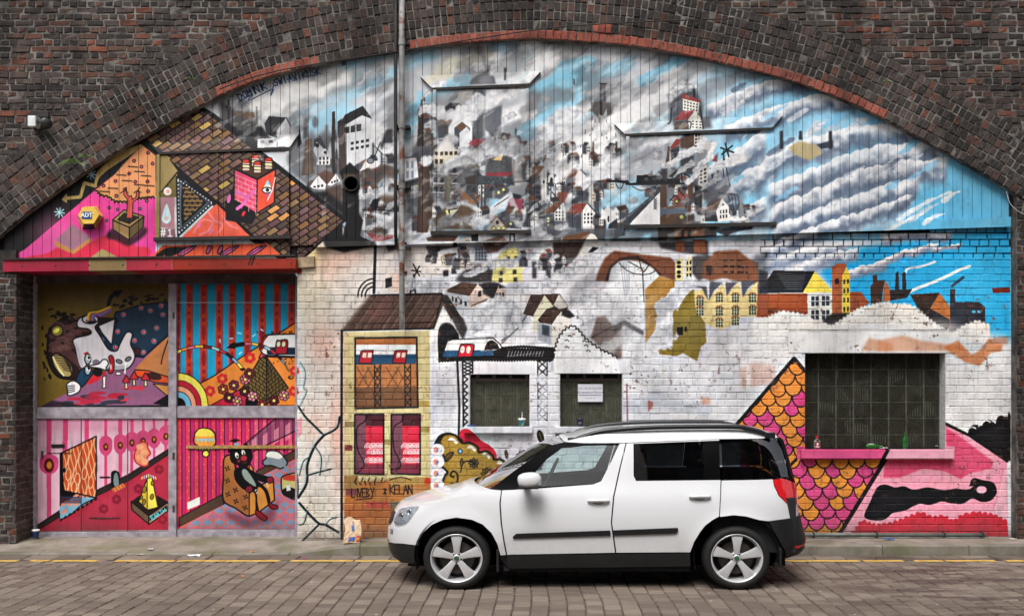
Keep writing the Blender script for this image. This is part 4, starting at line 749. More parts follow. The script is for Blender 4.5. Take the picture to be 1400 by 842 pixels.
P(sm(Z1((600,640),(640,590),(740,650),(830,580),(840,620),(740,690),(660,660)), True), '#2a1420', .8, 1.5)
P(Z1((638,535),(706,474),(828,514),(740,580)), '#b08a58', 1, 0, '#17131a', 1.5); P(Z1((662,535),(708,490),(805,518),(740,562)), '#33241c'); P(Z1((638,537),(740,582),(738,658),(640,592)), '#a8865a', 1, 0, '#17131a', 1.5); P(Z1((740,582),(828,516),(822,582),(740,658)), '#6e5538', 1, 0, '#17131a', 1.5)
for k in range(5): L(Z1((645,548+k*9),(735,592+k*9)), .7, '#6b4c30', .7)
P(Z1((722,525),(728,410),(706,385),(704,345),(720,340),(724,378),(738,396),(752,388),(757,412),(780,398),(783,362),(800,362),(798,400),(762,428),(758,525)), '#e05f55', 1, 0, '#2a1418', 1.2)
for x in (712,792): L(Z1((x-25,372),(x,355),(x+10,340)), 1.3, '#2a1418'); L(Z1((x+18,370),(x,358)), 1.2, '#2a1418')
# gable roof tiles
roof = [(188,189),(270,146),(290,157),(472,301),(414,353),(386,352),(345,325),(295,278),(216,209)]
P(roof, '#5b4138'); CLIP[0] = np.zeros(XX.shape, np.float32); s0 = box_of(roof, 0); CLIP[0][s0] = inside(roof, s0)
ux, uy, wx, wy = .84, -.54, .78, .62
tc = ['#6d4c4c','#5c443e','#7b5850','#69503f','#84603f','#5a463e','#74585a','#604a38','#8b6f50']
for i in range(-30, 40):
    for j in range(-6, 34):
        o = (j % 2)*8+rng.uniform(-1.5,1.5); x = 188+i*17*ux+o*ux+j*8.6*wx; y = 189+i*17*uy+o*uy+j*8.6*wy
        if not (170 < x < 485 and 120 < y < 365): continue
        c = tc[rng.integers(9)]
        if rng.random() < .1: c = '#c2a15c' if x < 330 else '#d69a5c'
        q = [(x,y),(x+16*ux,y+16*uy),(x+16*ux+8*wx,y+16*uy+8*wy),(x+8*wx,y+8*wy)]
        P(q, c); G((q[1][0]+q[2][0])/2, (q[1][1]+q[2][1])/2, 4, '#c7a27c', .22); L(q, 1.15, '#1c1416', 1, False, True)
CLIP[0] = None
L(roof[:3][1:]+[(472,301)], 6, '#16141a'); L([(188,188),(216,210),(296,280),(344,325),(388,354)], 8.5, '#17141a'); L([(472,301),(414,353)], 3, '#17141a')
# hatch left of the roof edge
P(Z2((85,285),(130,290),(185,365),(180,390),(105,480),(100,690),(80,690)), '#9c8756'); P(Z2((95,470),(150,410),(178,375),(178,490),(100,490)), '#7a6a3c'); L(scal(Z2((185,362),(150,405),(105,462)), 1.6), 1.6, '#1a1618')
P(Z2((98,490),(170,490),(168,640),(98,635)), '#b3858f'); P(Z2((98,640),(170,640),(175,690),(98,690)), '#8e6a72'); E(*Z2((135,462))[0], 5.5, 5.5, '#efdcd6'); E(*Z2((137,462))[0], 2.6, 2.6, '#e8a48c')
P(sm(Z2((130,520),(112,570),(108,600),(130,617),(150,600),(148,570)), True), '#cfe2ee'); E(*Z2((130,592))[0], 2.6, 3, '#e6bcae'); write('#1', *Z2((102,643))[0], 6.5, 9.5, '#e8e6ec', 1.6, 0, .45)
P(Z2((195,690),(370,520),(540,685)), '#ea6650'); P(Z2((178,392),(358,515),(185,678)), '#3c4650', 1, 0, '#15131a', 2); P(Z2((192,425),(330,518),(196,640)), '#6a7782', .8); P(sm(Z2((205,435),(240,440),(318,510),(315,525),(225,610),(202,615)), True), '#15131a')
CLIP[0] = np.zeros(XX.shape, np.float32); s0 = box_of(Z2((200,430),(322,620)), 0); CLIP[0][s0] = inside(Z2((206,440),(240,445),(312,515),(215,605)), s0)
for i in range(5):
    for j in range(8):
        x, y = 215+i*26+(j % 2)*13, 450+j*21
        for r in (5,9,13): L(Z2(*[(x+r*math.cos(t), y+r*math.sin(t)) for t in np.linspace(math.pi, 2*math.pi, 7)]), .8, '#b08a52')
CLIP[0] = None
for a_, b_, n in (((186,405),(345,513),13),((345,520),(192,660),13),((186,412),(190,655),14)):
    for k in range(n): t = k/(n-1); E(*Z2((a_[0]*(1-t)+b_[0]*t, a_[1]*(1-t)+b_[1]*t))[0], 1.0, 1.0, '#e8eaee')
for p in (((260,660),(300,600),(350,610),(330,650),(290,670)),((330,560),(360,600),(400,620),(380,660)),((400,580),(430,620),(470,640))): L(Z2(*p), 3, '#f08a8e', .8, True)
for x, y in ((285,625),(345,655),(425,590)): E(*Z2((x,y))[0], 2.2, 5, '#e87aa8', 25, .9)
# striped chimney block
P(Z2((415,600),(412,520),(460,420),(460,500),(565,570),(540,620),(470,610)), '#17131a', .95, .5); P(Z2((456,355),(566,405),(562,568),(455,500)), '#ea4f74', 1, 0, '#17131a', 1.8); P(Z2((566,405),(653,355),(648,515),(562,568)), '#e6553f', 1, 0, '#17131a', 1.8); P(Z2((456,352),(530,318),(653,350),(566,402)), '#5b3626', 1, 0, '#17131a', 1.6)
for k in range(6):
    L(Z2((458,380+k*24),(563,425+k*24)), .9, '#f6a8b8')
    for j in range(3): x = 475+j*34+(k % 2)*16; L(Z2((x,387+k*24+(x-458)*.43),(x,409+k*24+(x-458)*.43)), .8, '#f6a8b8')
for x, y in ((557,316),(512,338),(620,330),(567,348)):
    P(Z2((x-18,y-22),(x+18,y-22),(x+18,y+26),(x-18,y+26)), '#efe3cc', 1, 0, '#17131a', 1.4); E(*Z2((x,y-22))[0], 5, 2.6, '#c8402f', 0, 1, '#17131a', 1.3)
    for k, c in enumerate(('#c9543c','#1d1518','#e6c04a','#1d1518','#cf8a70')): L(Z2((x-17,y-14+k*8),(x+17,y-12+k*8)), 1.1, c)
P(Z2((617,405),(590,455),(640,465)), '#f2e8c8'); P(Z2((617,405),(606,430),(630,432)), '#8fc4dc'); P(Z2((590,455),(640,465),(618,505)), '#e0586a'); E(*Z2((613,456))[0], 6.5, 4, '#efeaea', 0, 1, '#17131a', 1.4); E(*Z2((615,455))[0], 2.4, 2.6, '#17131a'); L(Z2((652,395),(640,450),(615,505)), 1.4, '#f0e8e8')
L(Z2((465,465),(500,480),(510,510),(470,545)), 4.5, '#e26ab0', 1, True); L(Z2((550,460),(525,490),(505,515)), 4, '#e26ab0', 1, True); E(*Z2((430,497))[0], 2.4, 6, '#e26ab0', 10); E(*Z2((500,568))[0], 2, 4, '#d8323c', 30)
# strip below the hatch and fascia
P(Z2((60,777),(115,722),(620,712),(690,775)), '#e2603f'); 
for x, w in ((140,60),(185,50)): P(sm(Z2((x-60,770),(x-10,735),(x+w,730),(x+20,750),(x-30,774)), True), '#1a1216')
for x in (235,440,570): P(sm(Z2((x-50,765),(x-10,735),(x+40,722),(x+5,752),(x-30,770)), True), '#e86aa0', 1, 0, '#1a1216', 1.6); L(Z2((x-40,765),(x+25,728)), 1.3, '#1a1216')
for x in (335,390): E(*Z2((x,742))[0], 2.6, 6.5, '#b8507a', 25, 1, '#1a1216', 1.6)
for x0, x1, c in ((0,122,'#a02840'),(122,172,'#8a714c'),(172,235,'#a83040'),(235,412,'#963222')): P([(x0,353),(x1,353),(x1,374),(x0,374)], c, 1, .6)
L(Z2((555,775),(540,815)), 2, '#2a1412'); L(Z2((540,775),(525,815)), 1.6, '#2a1412')

# ---- painted doors -------------------------------------------------
Z3 = Zm(40,380,4.43); Z4 = Zm(230,375,4.319); Z5 = Zm(40,560,4.55); Z6 = Zm(230,560,4.551)
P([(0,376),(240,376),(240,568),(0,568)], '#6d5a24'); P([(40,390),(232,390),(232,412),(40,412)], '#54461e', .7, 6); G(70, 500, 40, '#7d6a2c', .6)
P(Z3((50,790),(240,690),(380,600),(640,480),(845,340),(845,790)), '#8e5a7c', 1, .5)
for k in range(26):
    x = rng.uniform(130,700); y = rng.uniform(max(640, 800-x*.28),778); E(*Z3((x,y))[0], rng.uniform(5,16), rng.uniform(1.8,3.6), ['#b22a44','#3a3442','#c23a50'][k % 3], rng.uniform(-8,4), .9)
E(*Z3((380,610))[0], 14, 6, '#c02c3c', -20)
P(Z3((50,790),(140,740),(320,770),(845,775),(845,790)), '#2c2830', .85, .8)
P(Z3((640,550),(845,340),(845,620),(750,600)), '#bf7a48'); P(Z3((640,555),(720,560),(845,600),(845,640),(760,630),(640,590)), '#d4552c', 1, 0, '#1a1418', 1.4); E(*Z3((755,595))[0], 11, 5, '#4a2420', 12); P(Z3((750,640),(845,650),(845,720)), '#c98a4c', 1, 0, '#1a1418', 1.2); P(Z3((750,760),(845,700),(845,775)), '#17131a'); L(Z3((840,380),(810,470),(800,520)), 1.6, '#1a1418', 1, True)
P(sm(Z3((520,330),(520,220),(560,200),(620,180),(700,160),(845,145)))+Z3((845,345),(690,480),(600,470),(480,440),(400,300)), '#22384e', 1, 0, '#121218', 2)
for x, y in ((572,222),(678,182),(735,198),(800,168),(810,222),(536,324),(694,327),(772,302),(638,378),(756,382),(692,450),(522,420),(440,375)): E(*Z3((x,y))[0], 3.7, 3.7, '#5a7a94'); E(*Z3((x,y))[0], 2.5, 2.5, '#b43a40'); E(*Z3((x+2,y-2))[0], .9, .9, '#e8b0a8')
hair = sm(Z3((180,260),(260,245),(520,248),(500,290),(380,330),(330,420),(310,560),(330,600),(260,612),(180,600),(130,540),(110,460),(120,320),(150,280)), True)
P(hair, '#2f1d1e', 1, 0, '#121015', 2.2)
for k in range(16):
    x, y = [(160,420),(200,390),(240,370),(180,340),(230,320),(290,300),(330,330),(270,270),(170,300),(150,370),(280,350),(240,430),(300,270),(210,440),(160,450),(255,400)][k]
    for r in (10,18,26,34): L(Z3(*[(x+r*1.2*math.cos(t), y+r*math.sin(t)) for t in np.linspace(math.pi*1.05, math.pi*1.95, 8)]), .9, '#7a5450')
for k in range(9): L(Z3((140,425+k*5),(240,430+k*8),(300,500+k*5),(315,590)), .8, '#6b4744', .9, True)
face = sm(Z3((290,270),(310,240),(350,230),(410,235),(420,270),(400,300),(430,350),(480,430),(530,440),(550,400),(590,330),(625,340),(615,400),(640,460),(630,510),(590,550),(510,558),(440,545),(400,540),(330,555),(300,520),(280,430),(270,370),(370,340),(360,310),(300,300)), True)
P(face, '#ccc8d0', 1, 0, '#121015', 1.8); P(sm(Z3((270,380),(300,420),(330,540),(300,520),(285,440)), True), '#a9a4b0', .7, 1); P(sm(Z3((440,545),(520,530),(600,530),(560,556),(500,560)), True), '#9a96a4', .8, 1)
P(Z3((420,290),(520,248),(500,405),(440,330)), '#d0ccd4', 1, 0, '#121015', 1.4)
E(*Z3((370,250))[0], 11, 6, '#d0ccd4', 0, 1, '#121015', 1.8); E(*Z3((375,258))[0], 7, 3.4, '#2a1c20'); 
for k, c in enumerate(('#e6c84a','#d8843a','#8a4a2c','#5f94c4','#8a4a8a')): L(Z3((355+k*9,255),(365+k*9,215+k*3),(420+k*5,205+k*6),(490,178+k*5)), 2.6, c, 1, True)
L(Z3((480,160),(500,110),(540,90)), 5, '#15131a', 1, True); P(Z3((505,80),(570,72),(535,120)), '#15131a')
E(*Z3((170,320))[0], 8, 7.5, '#8a7a38', -30, 1, '#121015', 1.6); E(*Z3((166,318))[0], 4.5, 3, '#e8d860', -35)
P(sm(Z3((140,470),(180,460),(250,510),(265,570),(240,600),(190,585),(150,530)), True), '#a3915c', 1, 0, '#121015', 2)
for k in range(7): L(Z3((150+k*10,470+k*14),(200+k*10,475+k*16),(255,520+k*12)), 1.3, '#2a1c18', 1, True)
L(Z3((145,480),(175,540),(210,590)), 2.2, '#ece0a8', 1, True)
P(sm(Z3((310,560),(350,540),(390,570),(370,600),(320,660),(280,640)), True), '#22405a', 1, 0, '#121015', 1.4); P(sm(Z3((230,640),(270,622),(310,650),(300,690),(240,712),(232,680)), True), '#dcd8dc', 1, 0, '#121015', 1.6)
for k in range(4): L(Z3((235,655+k*13),(275,650+k*11)), 1.1, '#121015')
for y in (490,555): E(*Z3((355,y))[0], 4.2, 7.2, '#97a6b2', 0, 1, '#121015', 1.5); P(Z3((350,y-22),(372,y-20),(372,y+8),(348,y+4)), '#e8e8ea'); E(*Z3((362,y-8))[0], 1.8, 2.2, '#121015')
E(*Z3((405,510))[0], 5, 4, '#6e6a76', 0, .9); E(*Z3((345,455))[0], 3.6, 1.5, '#a83440', -20); E(*Z3((415,570))[0], 7, 6, '#241a20', 20)
P(sm(Z3((350,535),(420,520),(445,495),(470,495),(480,520),(465,545),(470,560),(420,545)), True), '#dedbe0', 1, 0, '#121015', 1.5); P(sm(Z3((482,480),(500,468),(515,500),(512,560),(492,578),(480,560),(492,525)), True), '#b0283a', 1, 0, '#121015', 1.4); E(*Z3((495,538))[0], 1.5, 4, '#d8a8a8')
P(Z3((445,600),(465,590),(462,650),(466,664),(440,664),(448,650)), '#e4dcd8', 1, 0, '#121015', 1); E(*Z3((453,580))[0], 2.4, 3, '#b02a38')
for x, y, s in ((588,625,20),(635,605,24),(705,610,24)): P(Z3((x-6,y),(x+6,y),(x+10,y+45),(x-8,y+45)), '#d8c49c', 1, 0, '#121015', 1); P(sm(Z3((x-s,y+6),(x-s*.5,y-20),(x,y-36),(x+s*.6,y-18),(x+s,y+6)), True), '#b8303a', 1, 0, '#121015', 1.2)
for x, y, r in ((545,505,20),(600,490,-30)): E(*Z3((x,y))[0], 4.4, 2.5, '#7a7880', r, 1, '#121015', 1.2)
L(Z3((585,510),(580,575)), 2, '#e0dcdc'); E(*Z3((540,578))[0], 4, 2.2, '#d8d2d2', 0, 1, '#121015', 1); E(*Z3((655,445))[0], 4.5, 5, '#4a2630', 20, 1, '#121015', 1.2)
for k in range(78):
    t = rng.uniform(0, 1); side = k % 3
    if side == 0: x, y, r = 60+rng.uniform(20,75), 250+t*370, 80
    elif side == 1: x, y, r = 130+t*160, 255-rng.uniform(5,65)+t*20, -5
    else: x, y, r = 500+t*330, 200-t*110-rng.uniform(0,50)+max(0,(t-.4))*90, -12
    if side == 0 and x > 118 and 300 < y < 560: continue
    E(*Z3((x,y))[0], rng.uniform(1.8,4.2), rng.uniform(1,2), '#17140f', r+rng.uniform(-8,8), .95)
L([(51,558),(80,545),(232,557)], 0, '#000'); P([(40,556),(240,553),(240,560),(40,562)], '#1c1a1e', .9)
# striped upper right panel
P([(236,380),(404.6,380),(404.6,566),(236,566)], '#2596be'); G(320, 480, 60, '#35b0d8', .5)
for k, x in enumerate((62,125,210,302,378,468,555,642,728)):
    w = 20 if k not in (0,) else 10
    P(Z4((x-w+2,60),(x+w,60),(x+w+3,300),(x+w-4,480),(x+w,760),(x-w+3,760),(x-w-3,430),(x-w+2,200)), '#b8452c'); L(Z4((x-w,60),(x-w-2,400),(x-w,760)), 1.1, '#9a6a94', .8); L(Z4((x+w,60),(x+w,760)), 1.1, '#6a4a60', .8)
    y = 90+rng.uniform(0,20); q = k % 2
    while y < 700:
        h = 46 if q else 12; E(*Z4((x,y+h))[0], 2.9 if q else 2.3, h/4.319, '#8a2430', 0, .9); y += 2*h+12+(8 if q else 4); q = not q
hill = Z4((150,665),(270,600),(430,490),(560,410),(755,283),(755,775),(60,775),(60,700)); P(hill, '#e0883c', 1, 0, '#1a1418', 1.6)
for r, c in ((178,'#1a1418'),(173,'#e8d860'),(138,'#1a1418'),(134,'#c22c40'),(108,'#1a1418'),(104,'#e8a080'),(78,'#1a1418'),(74,'#78b4d4'),(44,'#1a1418')):
    P(Z4((60,775),*[(60+r*math.sin(t), 775-r*1.1*math.cos(t)) for t in np.linspace(0, math.pi/2, 16)]), c)
P(Z4((250,775),(400,690),(460,660),(480,775)), '#c02c48', 1, 0, '#1a1418', 1.4); P(sm(Z4((455,775),(460,730),(490,700),(530,740),(540,775))), '#17131a')
def flower(x, y, r, c, cc, Z, s, ol='#17131a'):
    for k in range(6):
        t = k*math.pi/3+.3; q = Z((x+r*.62*math.cos(t), y+r*.62*math.sin(t)))[0]; E(*q, r*.42/s, r*.42/s, c, 0, 1, ol, 1)
    E(*Z((x,y))[0], r*.36/s, r*.36/s, cc, 0, 1, ol, .8)
for x, y, r in ((483,492,34),(320,615,32),(248,688,32),(745,570,28),(740,690,30)): flower(x, y, r, '#cc3434', '#e0883c', Z4, 4.319, None)
P(Z4((560,465),(445,660),(470,690),(580,765),(580,500)), '#7a6230', 1, 0, '#17131a', 1.6); P(Z4((565,465),(710,670),(580,768),(580,480)), '#6a5428', 1, 0, '#17131a', 1.6)
for k in range(11):
    t = (k+1)/12; xl, yl = 560-115*t, 465+200*t; xm, ym = 580, 480+285*t; xr, yr = 565+145*t, 465+205*t
    L(Z4((xl,yl),(xm,ym)), 1, '#17131a'); L(Z4((xm,ym),(xr,yr)), 1, '#17131a')
    for j in range(1, 2+k//2):
        f = (j-(k % 2)*.5)/(1+k//2)
        if 0 < f < 1:
            for (xa, ya) in ((xl,yl),(xr,yr)): x, y = xa*(1-f)+xm*f, ya*(1-f)+ym*f; L(Z4((x,y),(x,y+24)), .9, '#17131a')
P(Z4((560,448),(535,490),(562,495),(588,488)), '#d8565c', 1, 0, '#17131a', 1.2)
for x, y, c in ((325,678,'#b03a2c'),(388,655,'#8a2c44'),(360,728,'#6a1a2c'),(408,748,'#d07a88'),(455,620,'#d06a80'),(452,690,'#5a1824'),(498,720,'#d88a9c'),(480,585,'#7a2a2c'),(555,768,'#8a2c3c'),(625,745,'#6a1a2c'),(685,715,'#c87a84')): flower(x, y, 30, c, '#e8d070', Z4, 4.319)
P(sm(Z4((540,440),(560,375),(600,358),(755,352)))+Z4((755,485),(590,480),(560,470)), '#e6e6ea', 1, 0, '#17131a', 1.8); P(Z4((580,430),(755,432),(755,475),(585,475)), '#23344a'); P(sm(Z4((540,440),(545,400),(570,370),(590,365),(565,400),(560,450))), '#8a2434'); P(sm(Z4((630,470),(640,395),(660,390),(705,390),(700,470))), '#a82438', 1, 0, '#17131a', 1.3)
for x in (652,682): E(*Z4((x,412))[0], 3, 4.4, '#e0d2b8', 8, 1, '#17131a', .9)
L(Z4((560,485),(750,490)), 2, '#17131a')
for k in range(26): E(*Z4((rng.uniform(520,750), rng.uniform(335,355)))[0], .8, .8, '#17131a')
for k in range(12): E(*Z4((rng.uniform(620,745), rng.uniform(495,530)))[0], .9, .9, '#17131a')
cols = ['#e8d860','#d88a4a','#d86a84','#e0b850','#7a2430','#a8d0dc','#b83a4c','#3a1a24','#78b4d4']
arc1 = Z4((50,462),(85,446),(120,436),(165,426),(215,426),(265,434),(310,450),(350,470),(385,500),(415,530),(440,560))
for k in range(10): L(arc1[k:k+2], 4.6, '#17131a'); L(arc1[k:k+2], 3.2, cols[k % 9])
arc2 = Z4((460,410),(500,410),(540,418),(575,430),(610,450),(640,475),(670,505),(690,530),(712,570))
for k in range(8): w = 4.6 if k < 5 else 4.6-(k-4)*.9; L(arc2[k:k+2], w, '#17131a'); L(arc2[k:k+2], w-1.3, cols[(k+2) % 9])
E(*Z4((440,560))[0], 4, 1.8, '#17131a'); L(Z4((440,412),(375,422)), 6, '#17131a'); P(Z4((342,435),(392,395),(395,440)), '#17131a'); E(*Z4((725,608))[0], 4, 2.6, '#17131a'); E(*Z4((727,606))[0], 2.4, 1.2, '#c88a5a')
for p in (((410,345),(430,350)),((365,380),(380,378)),((500,365),(515,355)),((548,325),(560,332)),((305,385),(308,400)),((420,470),(432,460))): L(Z4(*p), 2, '#a8dcec', .9)
P(Z4((60,775),(755,775),(755,842),(60,842)), '#b3adb8')
# pink door
P([(45,572),(238,572),(238,745),(45,745)], '#e0b2c6'); P([(45,572),(238,572),(238,590),(45,590)], '#c97a9c', .5, 6)
for x, w, yo in ((125,16,330),(228,16,130),(360,14,120),(478,10,215),(568,12,205),(640,10,190),(710,8,180),(778,8,170),(852,10,150)):
    P(Z5((x-w,60),(x+w,60),(x+w-2,700),(x-w+2,700)), '#d2507e'); r = 38 if x > 300 else 55
    if x > 460 or x < 200:
        P(sm(Z5((x,yo-75),(x+w,yo-55),(x+r,yo-30),(x+r,yo+35),(x+w,yo+70),(x-w,yo+70),(x-r,yo+35),(x-r,yo-30),(x-w,yo-55)), True), '#d2507e'); E(*Z5((x,yo+15))[0], 3.6 if x > 200 else 7, 5 if x > 200 else 10, '#6a2224'); E(*Z5((x+1,yo+14))[0], 1.6 if x > 200 else 3.5, 2.4 if x > 200 else 5, '#c87a3c')
P(Z5((0,760),(50,720),(190,625),(420,500),(620,400),(880,235),(880,842),(0,842)), '#b02c44', 1, .4); P(Z5((150,720),(330,600),(600,470),(880,310),(880,500),(600,640),(300,750)), '#bf3a54', .5, 6)
P(Z5((45,720),(190,625),(420,500),(620,400),(880,235),(880,270),(620,440),(420,535),(190,665),(60,745)), '#3f2c2e', 1, 0, '#1a1216', 1)
P(Z5((190,270),(330,230),(330,580),(190,680)), '#191116'); P(Z5((195,690),(190,600),(280,540),(420,545),(330,600)), '#7fa8c4')
for i in range(5):
    for j in range(3):
        if (i+j) % 2 == 0: x, y = 200+i*38, 655-i*25-j*25+j*0; P(Z5((x,y),(x+36,y-22),(x+36,y-45),(x,y-22)), '#d88a78')
for k in range(5): L(Z5((195,540+k*9),(320,545+k*8)), 1.6, '#7a2c38' if k % 2 else '#2c4a68', .8)
P(Z5((205,268),(418,165),(418,545),(215,500)), '#c8542c', 1, 0, '#1a1216', 2)
CLIP[0] = np.zeros(XX.shape, np.float32); s0 = box_of(Z5((205,165),(418,545)), 0); CLIP[0][s0] = inside(Z5((208,270),(416,170),(416,542),(218,498)), s0)
for k in range(15):
    x = 205+k*16; L(Z5(*[(x+9*math.sin(j*1.1+k*1.7), 170+j*30) for j in range(14)]), 1.3, '#e2b48a', .95, True)
for x, y in ((245,400),(300,430),(345,395),(385,450),(280,480)): E(*Z5((x,y))[0], 3.4, 8, '#c8542c', 4, 1, '#e2b48a', 1.4)
CLIP[0] = None
E(*Z5((220,375))[0], 2.4, 3.4, '#1a1216'); L(Z5((320,225),(320,740)), 0, '#000')
P(sm(Z5((510,480),(510,400),(520,380),(545,378),(565,400),(567,460)))+Z5((540,490)), '#15131a'); P(sm(Z5((530,470),(528,410),(545,390),(556,420),(558,465)), True), '#7f8a92'); P(Z5((512,490),(585,455),(600,478),(530,515)), '#d87a4a'); L(Z5((445,420),(500,420)), 2.4, '#15131a')
for k in range(4): L(Z5((520+k*18,488-k*8),(535+k*18,512-k*9)), .8, '#8a3c28')
P(sm(Z5((660,260),(690,205),(730,205),(740,240),(755,270),(735,300),(740,340),(710,350),(670,330),(655,300)), True), '#e88a6a', 1, 0, '#c03040', 2); 
for x, y in ((690,230),(715,265),(690,295),(720,320)): E(*Z5((x,y))[0], 5, 4, '#f2a884', 0, .9)
P(Z5((682,570),(735,425),(765,420),(802,605),(735,622)), '#d8b83c', 1, 0, '#1a1216', 1.6); P(Z5((735,425),(765,420),(802,605),(735,622)), '#ead65a', 1, 0, '#1a1216', 1.2)
for x, y, r in ((718,495,3.4),(715,572,3),(765,540,3),(768,455,2.4),(700,545,2)): E(*Z5((x,y))[0], r*.8, r*1.3, '#9a7a24', 10, 1, '#1a1216', .8)
P(Z5((635,570),(690,530),(682,570),(740,625),(802,600),(795,530),(865,570),(745,660)), '#2a1c18', .95); P(Z5((635,568),(745,658),(745,710),(640,620)), '#6d5040', 1, 0, '#1a1216', 1.6); P(Z5((745,658),(868,572),(862,628),(745,712)), '#a8825c', 1, 0, '#1a1216', 1.6); P(Z5((750,668),(858,590),(858,615),(750,690)), '#17131a')
write('EARTH', *Z5((755,664))[0], 3.6, 5, '#5fc4e4', 1.1, -32, .3)
for k in range(7): L(Z5((700+k*15,418-abs(k-3)*-4),(706+k*13,400-abs(3-k)*-5)), 1.3, ['#e8d860','#8fc4e8','#f0f0f0'][k % 3])
for x, y in ((465,615),(545,555),(680,490),(810,370),(830,680)): flower(x, y, 30, '#8f2036', '#b02c44', Z5, 4.55, None)
L(Z5((200,680),(260,650),(330,590),(410,550)), 1.6, '#2a1418', 1, True)
for k in range(9): E(*Z5((200+k*27,683-k*16))[0], 1.6, 2.6, '#2a1418', 40)
P(Z5((40,755),(880,745),(880,800),(60,800)), '#a89aa4', .95)
# living room panel
P([(236,570),(404.6,570),(404.6,725),(236,725)], '#c02c70')
for k in range(14):
    x = 60+k*53; P(Z6((x-2,60),(x+26,60),(x+26,690),(x-4,700)), '#dc4058' if k < 9 else '#d85a78'); 
    L(Z6((x+26,60),(x+27,690)), 1.1, '#3a1424'); L(Z6((x-3,60),(x-2,690)), .8, '#7a1c40', .8)
    for j in range(12): E(*Z6((x+6+(j % 2)*12,85+j*42))[0], .8, .8, '#f090a0', 0, .8)
P(Z6((470,215),(680,45),(800,50),(800,130),(530,255)), '#5a4460', .5, .6)
for k in range(5): x = 520+k*70; P(Z6((x,190-k*30),(x+30,170-k*32),(x+30,240-k*22),(x,255-k*20)), '#e08aa0', .7)
L(Z6((470,218),(680,45),(800,-5)), 1.5, '#17131a'); L(Z6((530,258),(800,128)), 1.5, '#17131a')
P(Z6((70,670),(345,520),(345,600),(70,725)), '#5b4038', 1, 0, '#1a1216', 1.2); P(Z6((550,380),(800,245),(800,300),(560,420)), '#5b4038', 1, 0, '#1a1216', 1.2)
P(Z6((75,725),(345,590),(560,420),(800,300),(800,735),(75,735)), '#d86a68'); CLIP[0] = np.zeros(XX.shape, np.float32); s0 = box_of(Z6((75,300),(800,735)), 0); CLIP[0][s0] = inside(Z6((90,727),(345,592),(560,425),(800,305),(800,735)), s0)
for i in range(-4, 16):
    for j in range(12): x, y = 60+i*74+(j % 2)*37, 330+j*37; P(Z6((x,y),(x+37,y-26),(x+74,y),(x+37,y+26)), '#6f9cc4' if (i*3+j) % 3 else '#9a7aa0', .75)
P(Z6((345,620),(520,680),(700,560),(640,700),(480,735),(380,680)), '#5a2030', .5, 3); CLIP[0] = None
P(Z6((115,222),(800,220),(800,240),(115,240)), '#b08a4a', .95, .3); P(Z6((120,575),(197,540),(197,590),(122,620)), '#ddd4d4')
L(Z6((218,55),(218,120)), 1.4, '#17131a'); P(sm(Z6((165,210),(168,150),(190,122),(220,115),(265,122),(290,150),(293,215),(230,235)), True), '#e09a40', 1, 0, '#17131a', 1.8); P(sm(Z6((170,160),(190,124),(220,117),(262,124),(288,160),(230,165)), True), '#e6c85a'); 
for k in range(5): P(Z6((175+k*23,180),(198+k*23,180),(187+k*23,205)), '#8fc4d4')
for k in range(7): E(*Z6((180+k*18,240+(3 if k in (2,3,4) else 0)))[0], 1.8, 2.6, '#e8dc9a', 0, 1, '#17131a', 1)
E(*Z6((235,272))[0], 4.6, 4.6, '#e6cc5a', 0, 1, '#17131a', 1.6)
# armchair and black figure
P(sm(Z6((350,300),(400,285),(420,360),(430,420),(500,480),(540,500),(545,600),(505,660),(420,610),(345,560),(345,420)), True), '#b0703e', 1, 0, '#17131a', 2.2); P(Z6((505,520),(570,470),(655,430),(663,560),(560,640),(505,660)), '#cf8c42', 1, 0, '#17131a', 1.8); P(Z6((350,310),(380,300),(400,420),(420,470),(500,520),(505,655),(420,605),(350,555)), '#a8683a', .9, 1); P(Z6((510,330),(530,370),(530,440),(500,400)), '#cf8c42', 1, 0, '#17131a', 1.4)
for x, y in ((370,365),(370,440),(372,525),(420,498),(422,568),(482,540),(480,608)):
    for t in (.4, 1.97): L([(230+(x-14*math.cos(t))/4.551,560+(y-14*math.sin(t))/4.551),(230+(x+14*math.cos(t))/4.551,560+(y+14*math.sin(t))/4.551)], 1.8, '#2a1810')
    E(*Z6((x,y))[0], 1.2, 1.2, '#8a5a30')
K = '#120f13'
P(sm(Z6((385,300),(390,245),(420,230),(490,225),(520,250),(527,300),(505,340),(500,360),(560,395),(640,420),(645,445),(590,450),(560,440),(620,500),(640,590),(625,600),(600,510),(560,480),(555,560),(568,640),(545,640),(538,520),(470,495),(420,440),(410,380),(440,350),(400,330)), True), K)
P(sm(Z6((375,265),(380,240),(410,240),(400,262)), True), K); P(sm(Z6((470,225),(490,205),(498,240)), True), K)
P(sm(Z6((460,380),(480,368),(510,400),(545,460),(540,475),(500,450),(470,420)), True), '#8f9a94')
for x, y in ((428,283),(468,265)): E(*Z6((x,y))[0], 2.4, 4.2, '#ddd8c8', -15); E(*Z6((x+3,y+6))[0], 1.1, 1.8, K)
E(*Z6((472,300))[0], 4.8, 4.2, '#9a2c36', 0, 1, '#2a0c12', 1); E(*Z6((440,318))[0], 2.2, 2.4, '#7a202c'); E(*Z6((478,328))[0], 4, 1.2, '#4a1a20', -15)
E(*Z6((505,492))[0], 5, 4.6, '#8a2434', 0, 1, K, 1.2); E(*Z6((635,435))[0], 4.8, 4.4, '#8a2434', 0, 1, K, 1.2); P(sm(Z6((545,625),(570,630),(600,655),(618,670),(605,688),(580,680),(550,655)), True), '#8a2030', 1, 0, K, 1.2); P(sm(Z6((630,570),(650,585),(680,595),(680,615),(650,615),(630,600)), True), '#8a2030', 1, 0, K, 1.2)
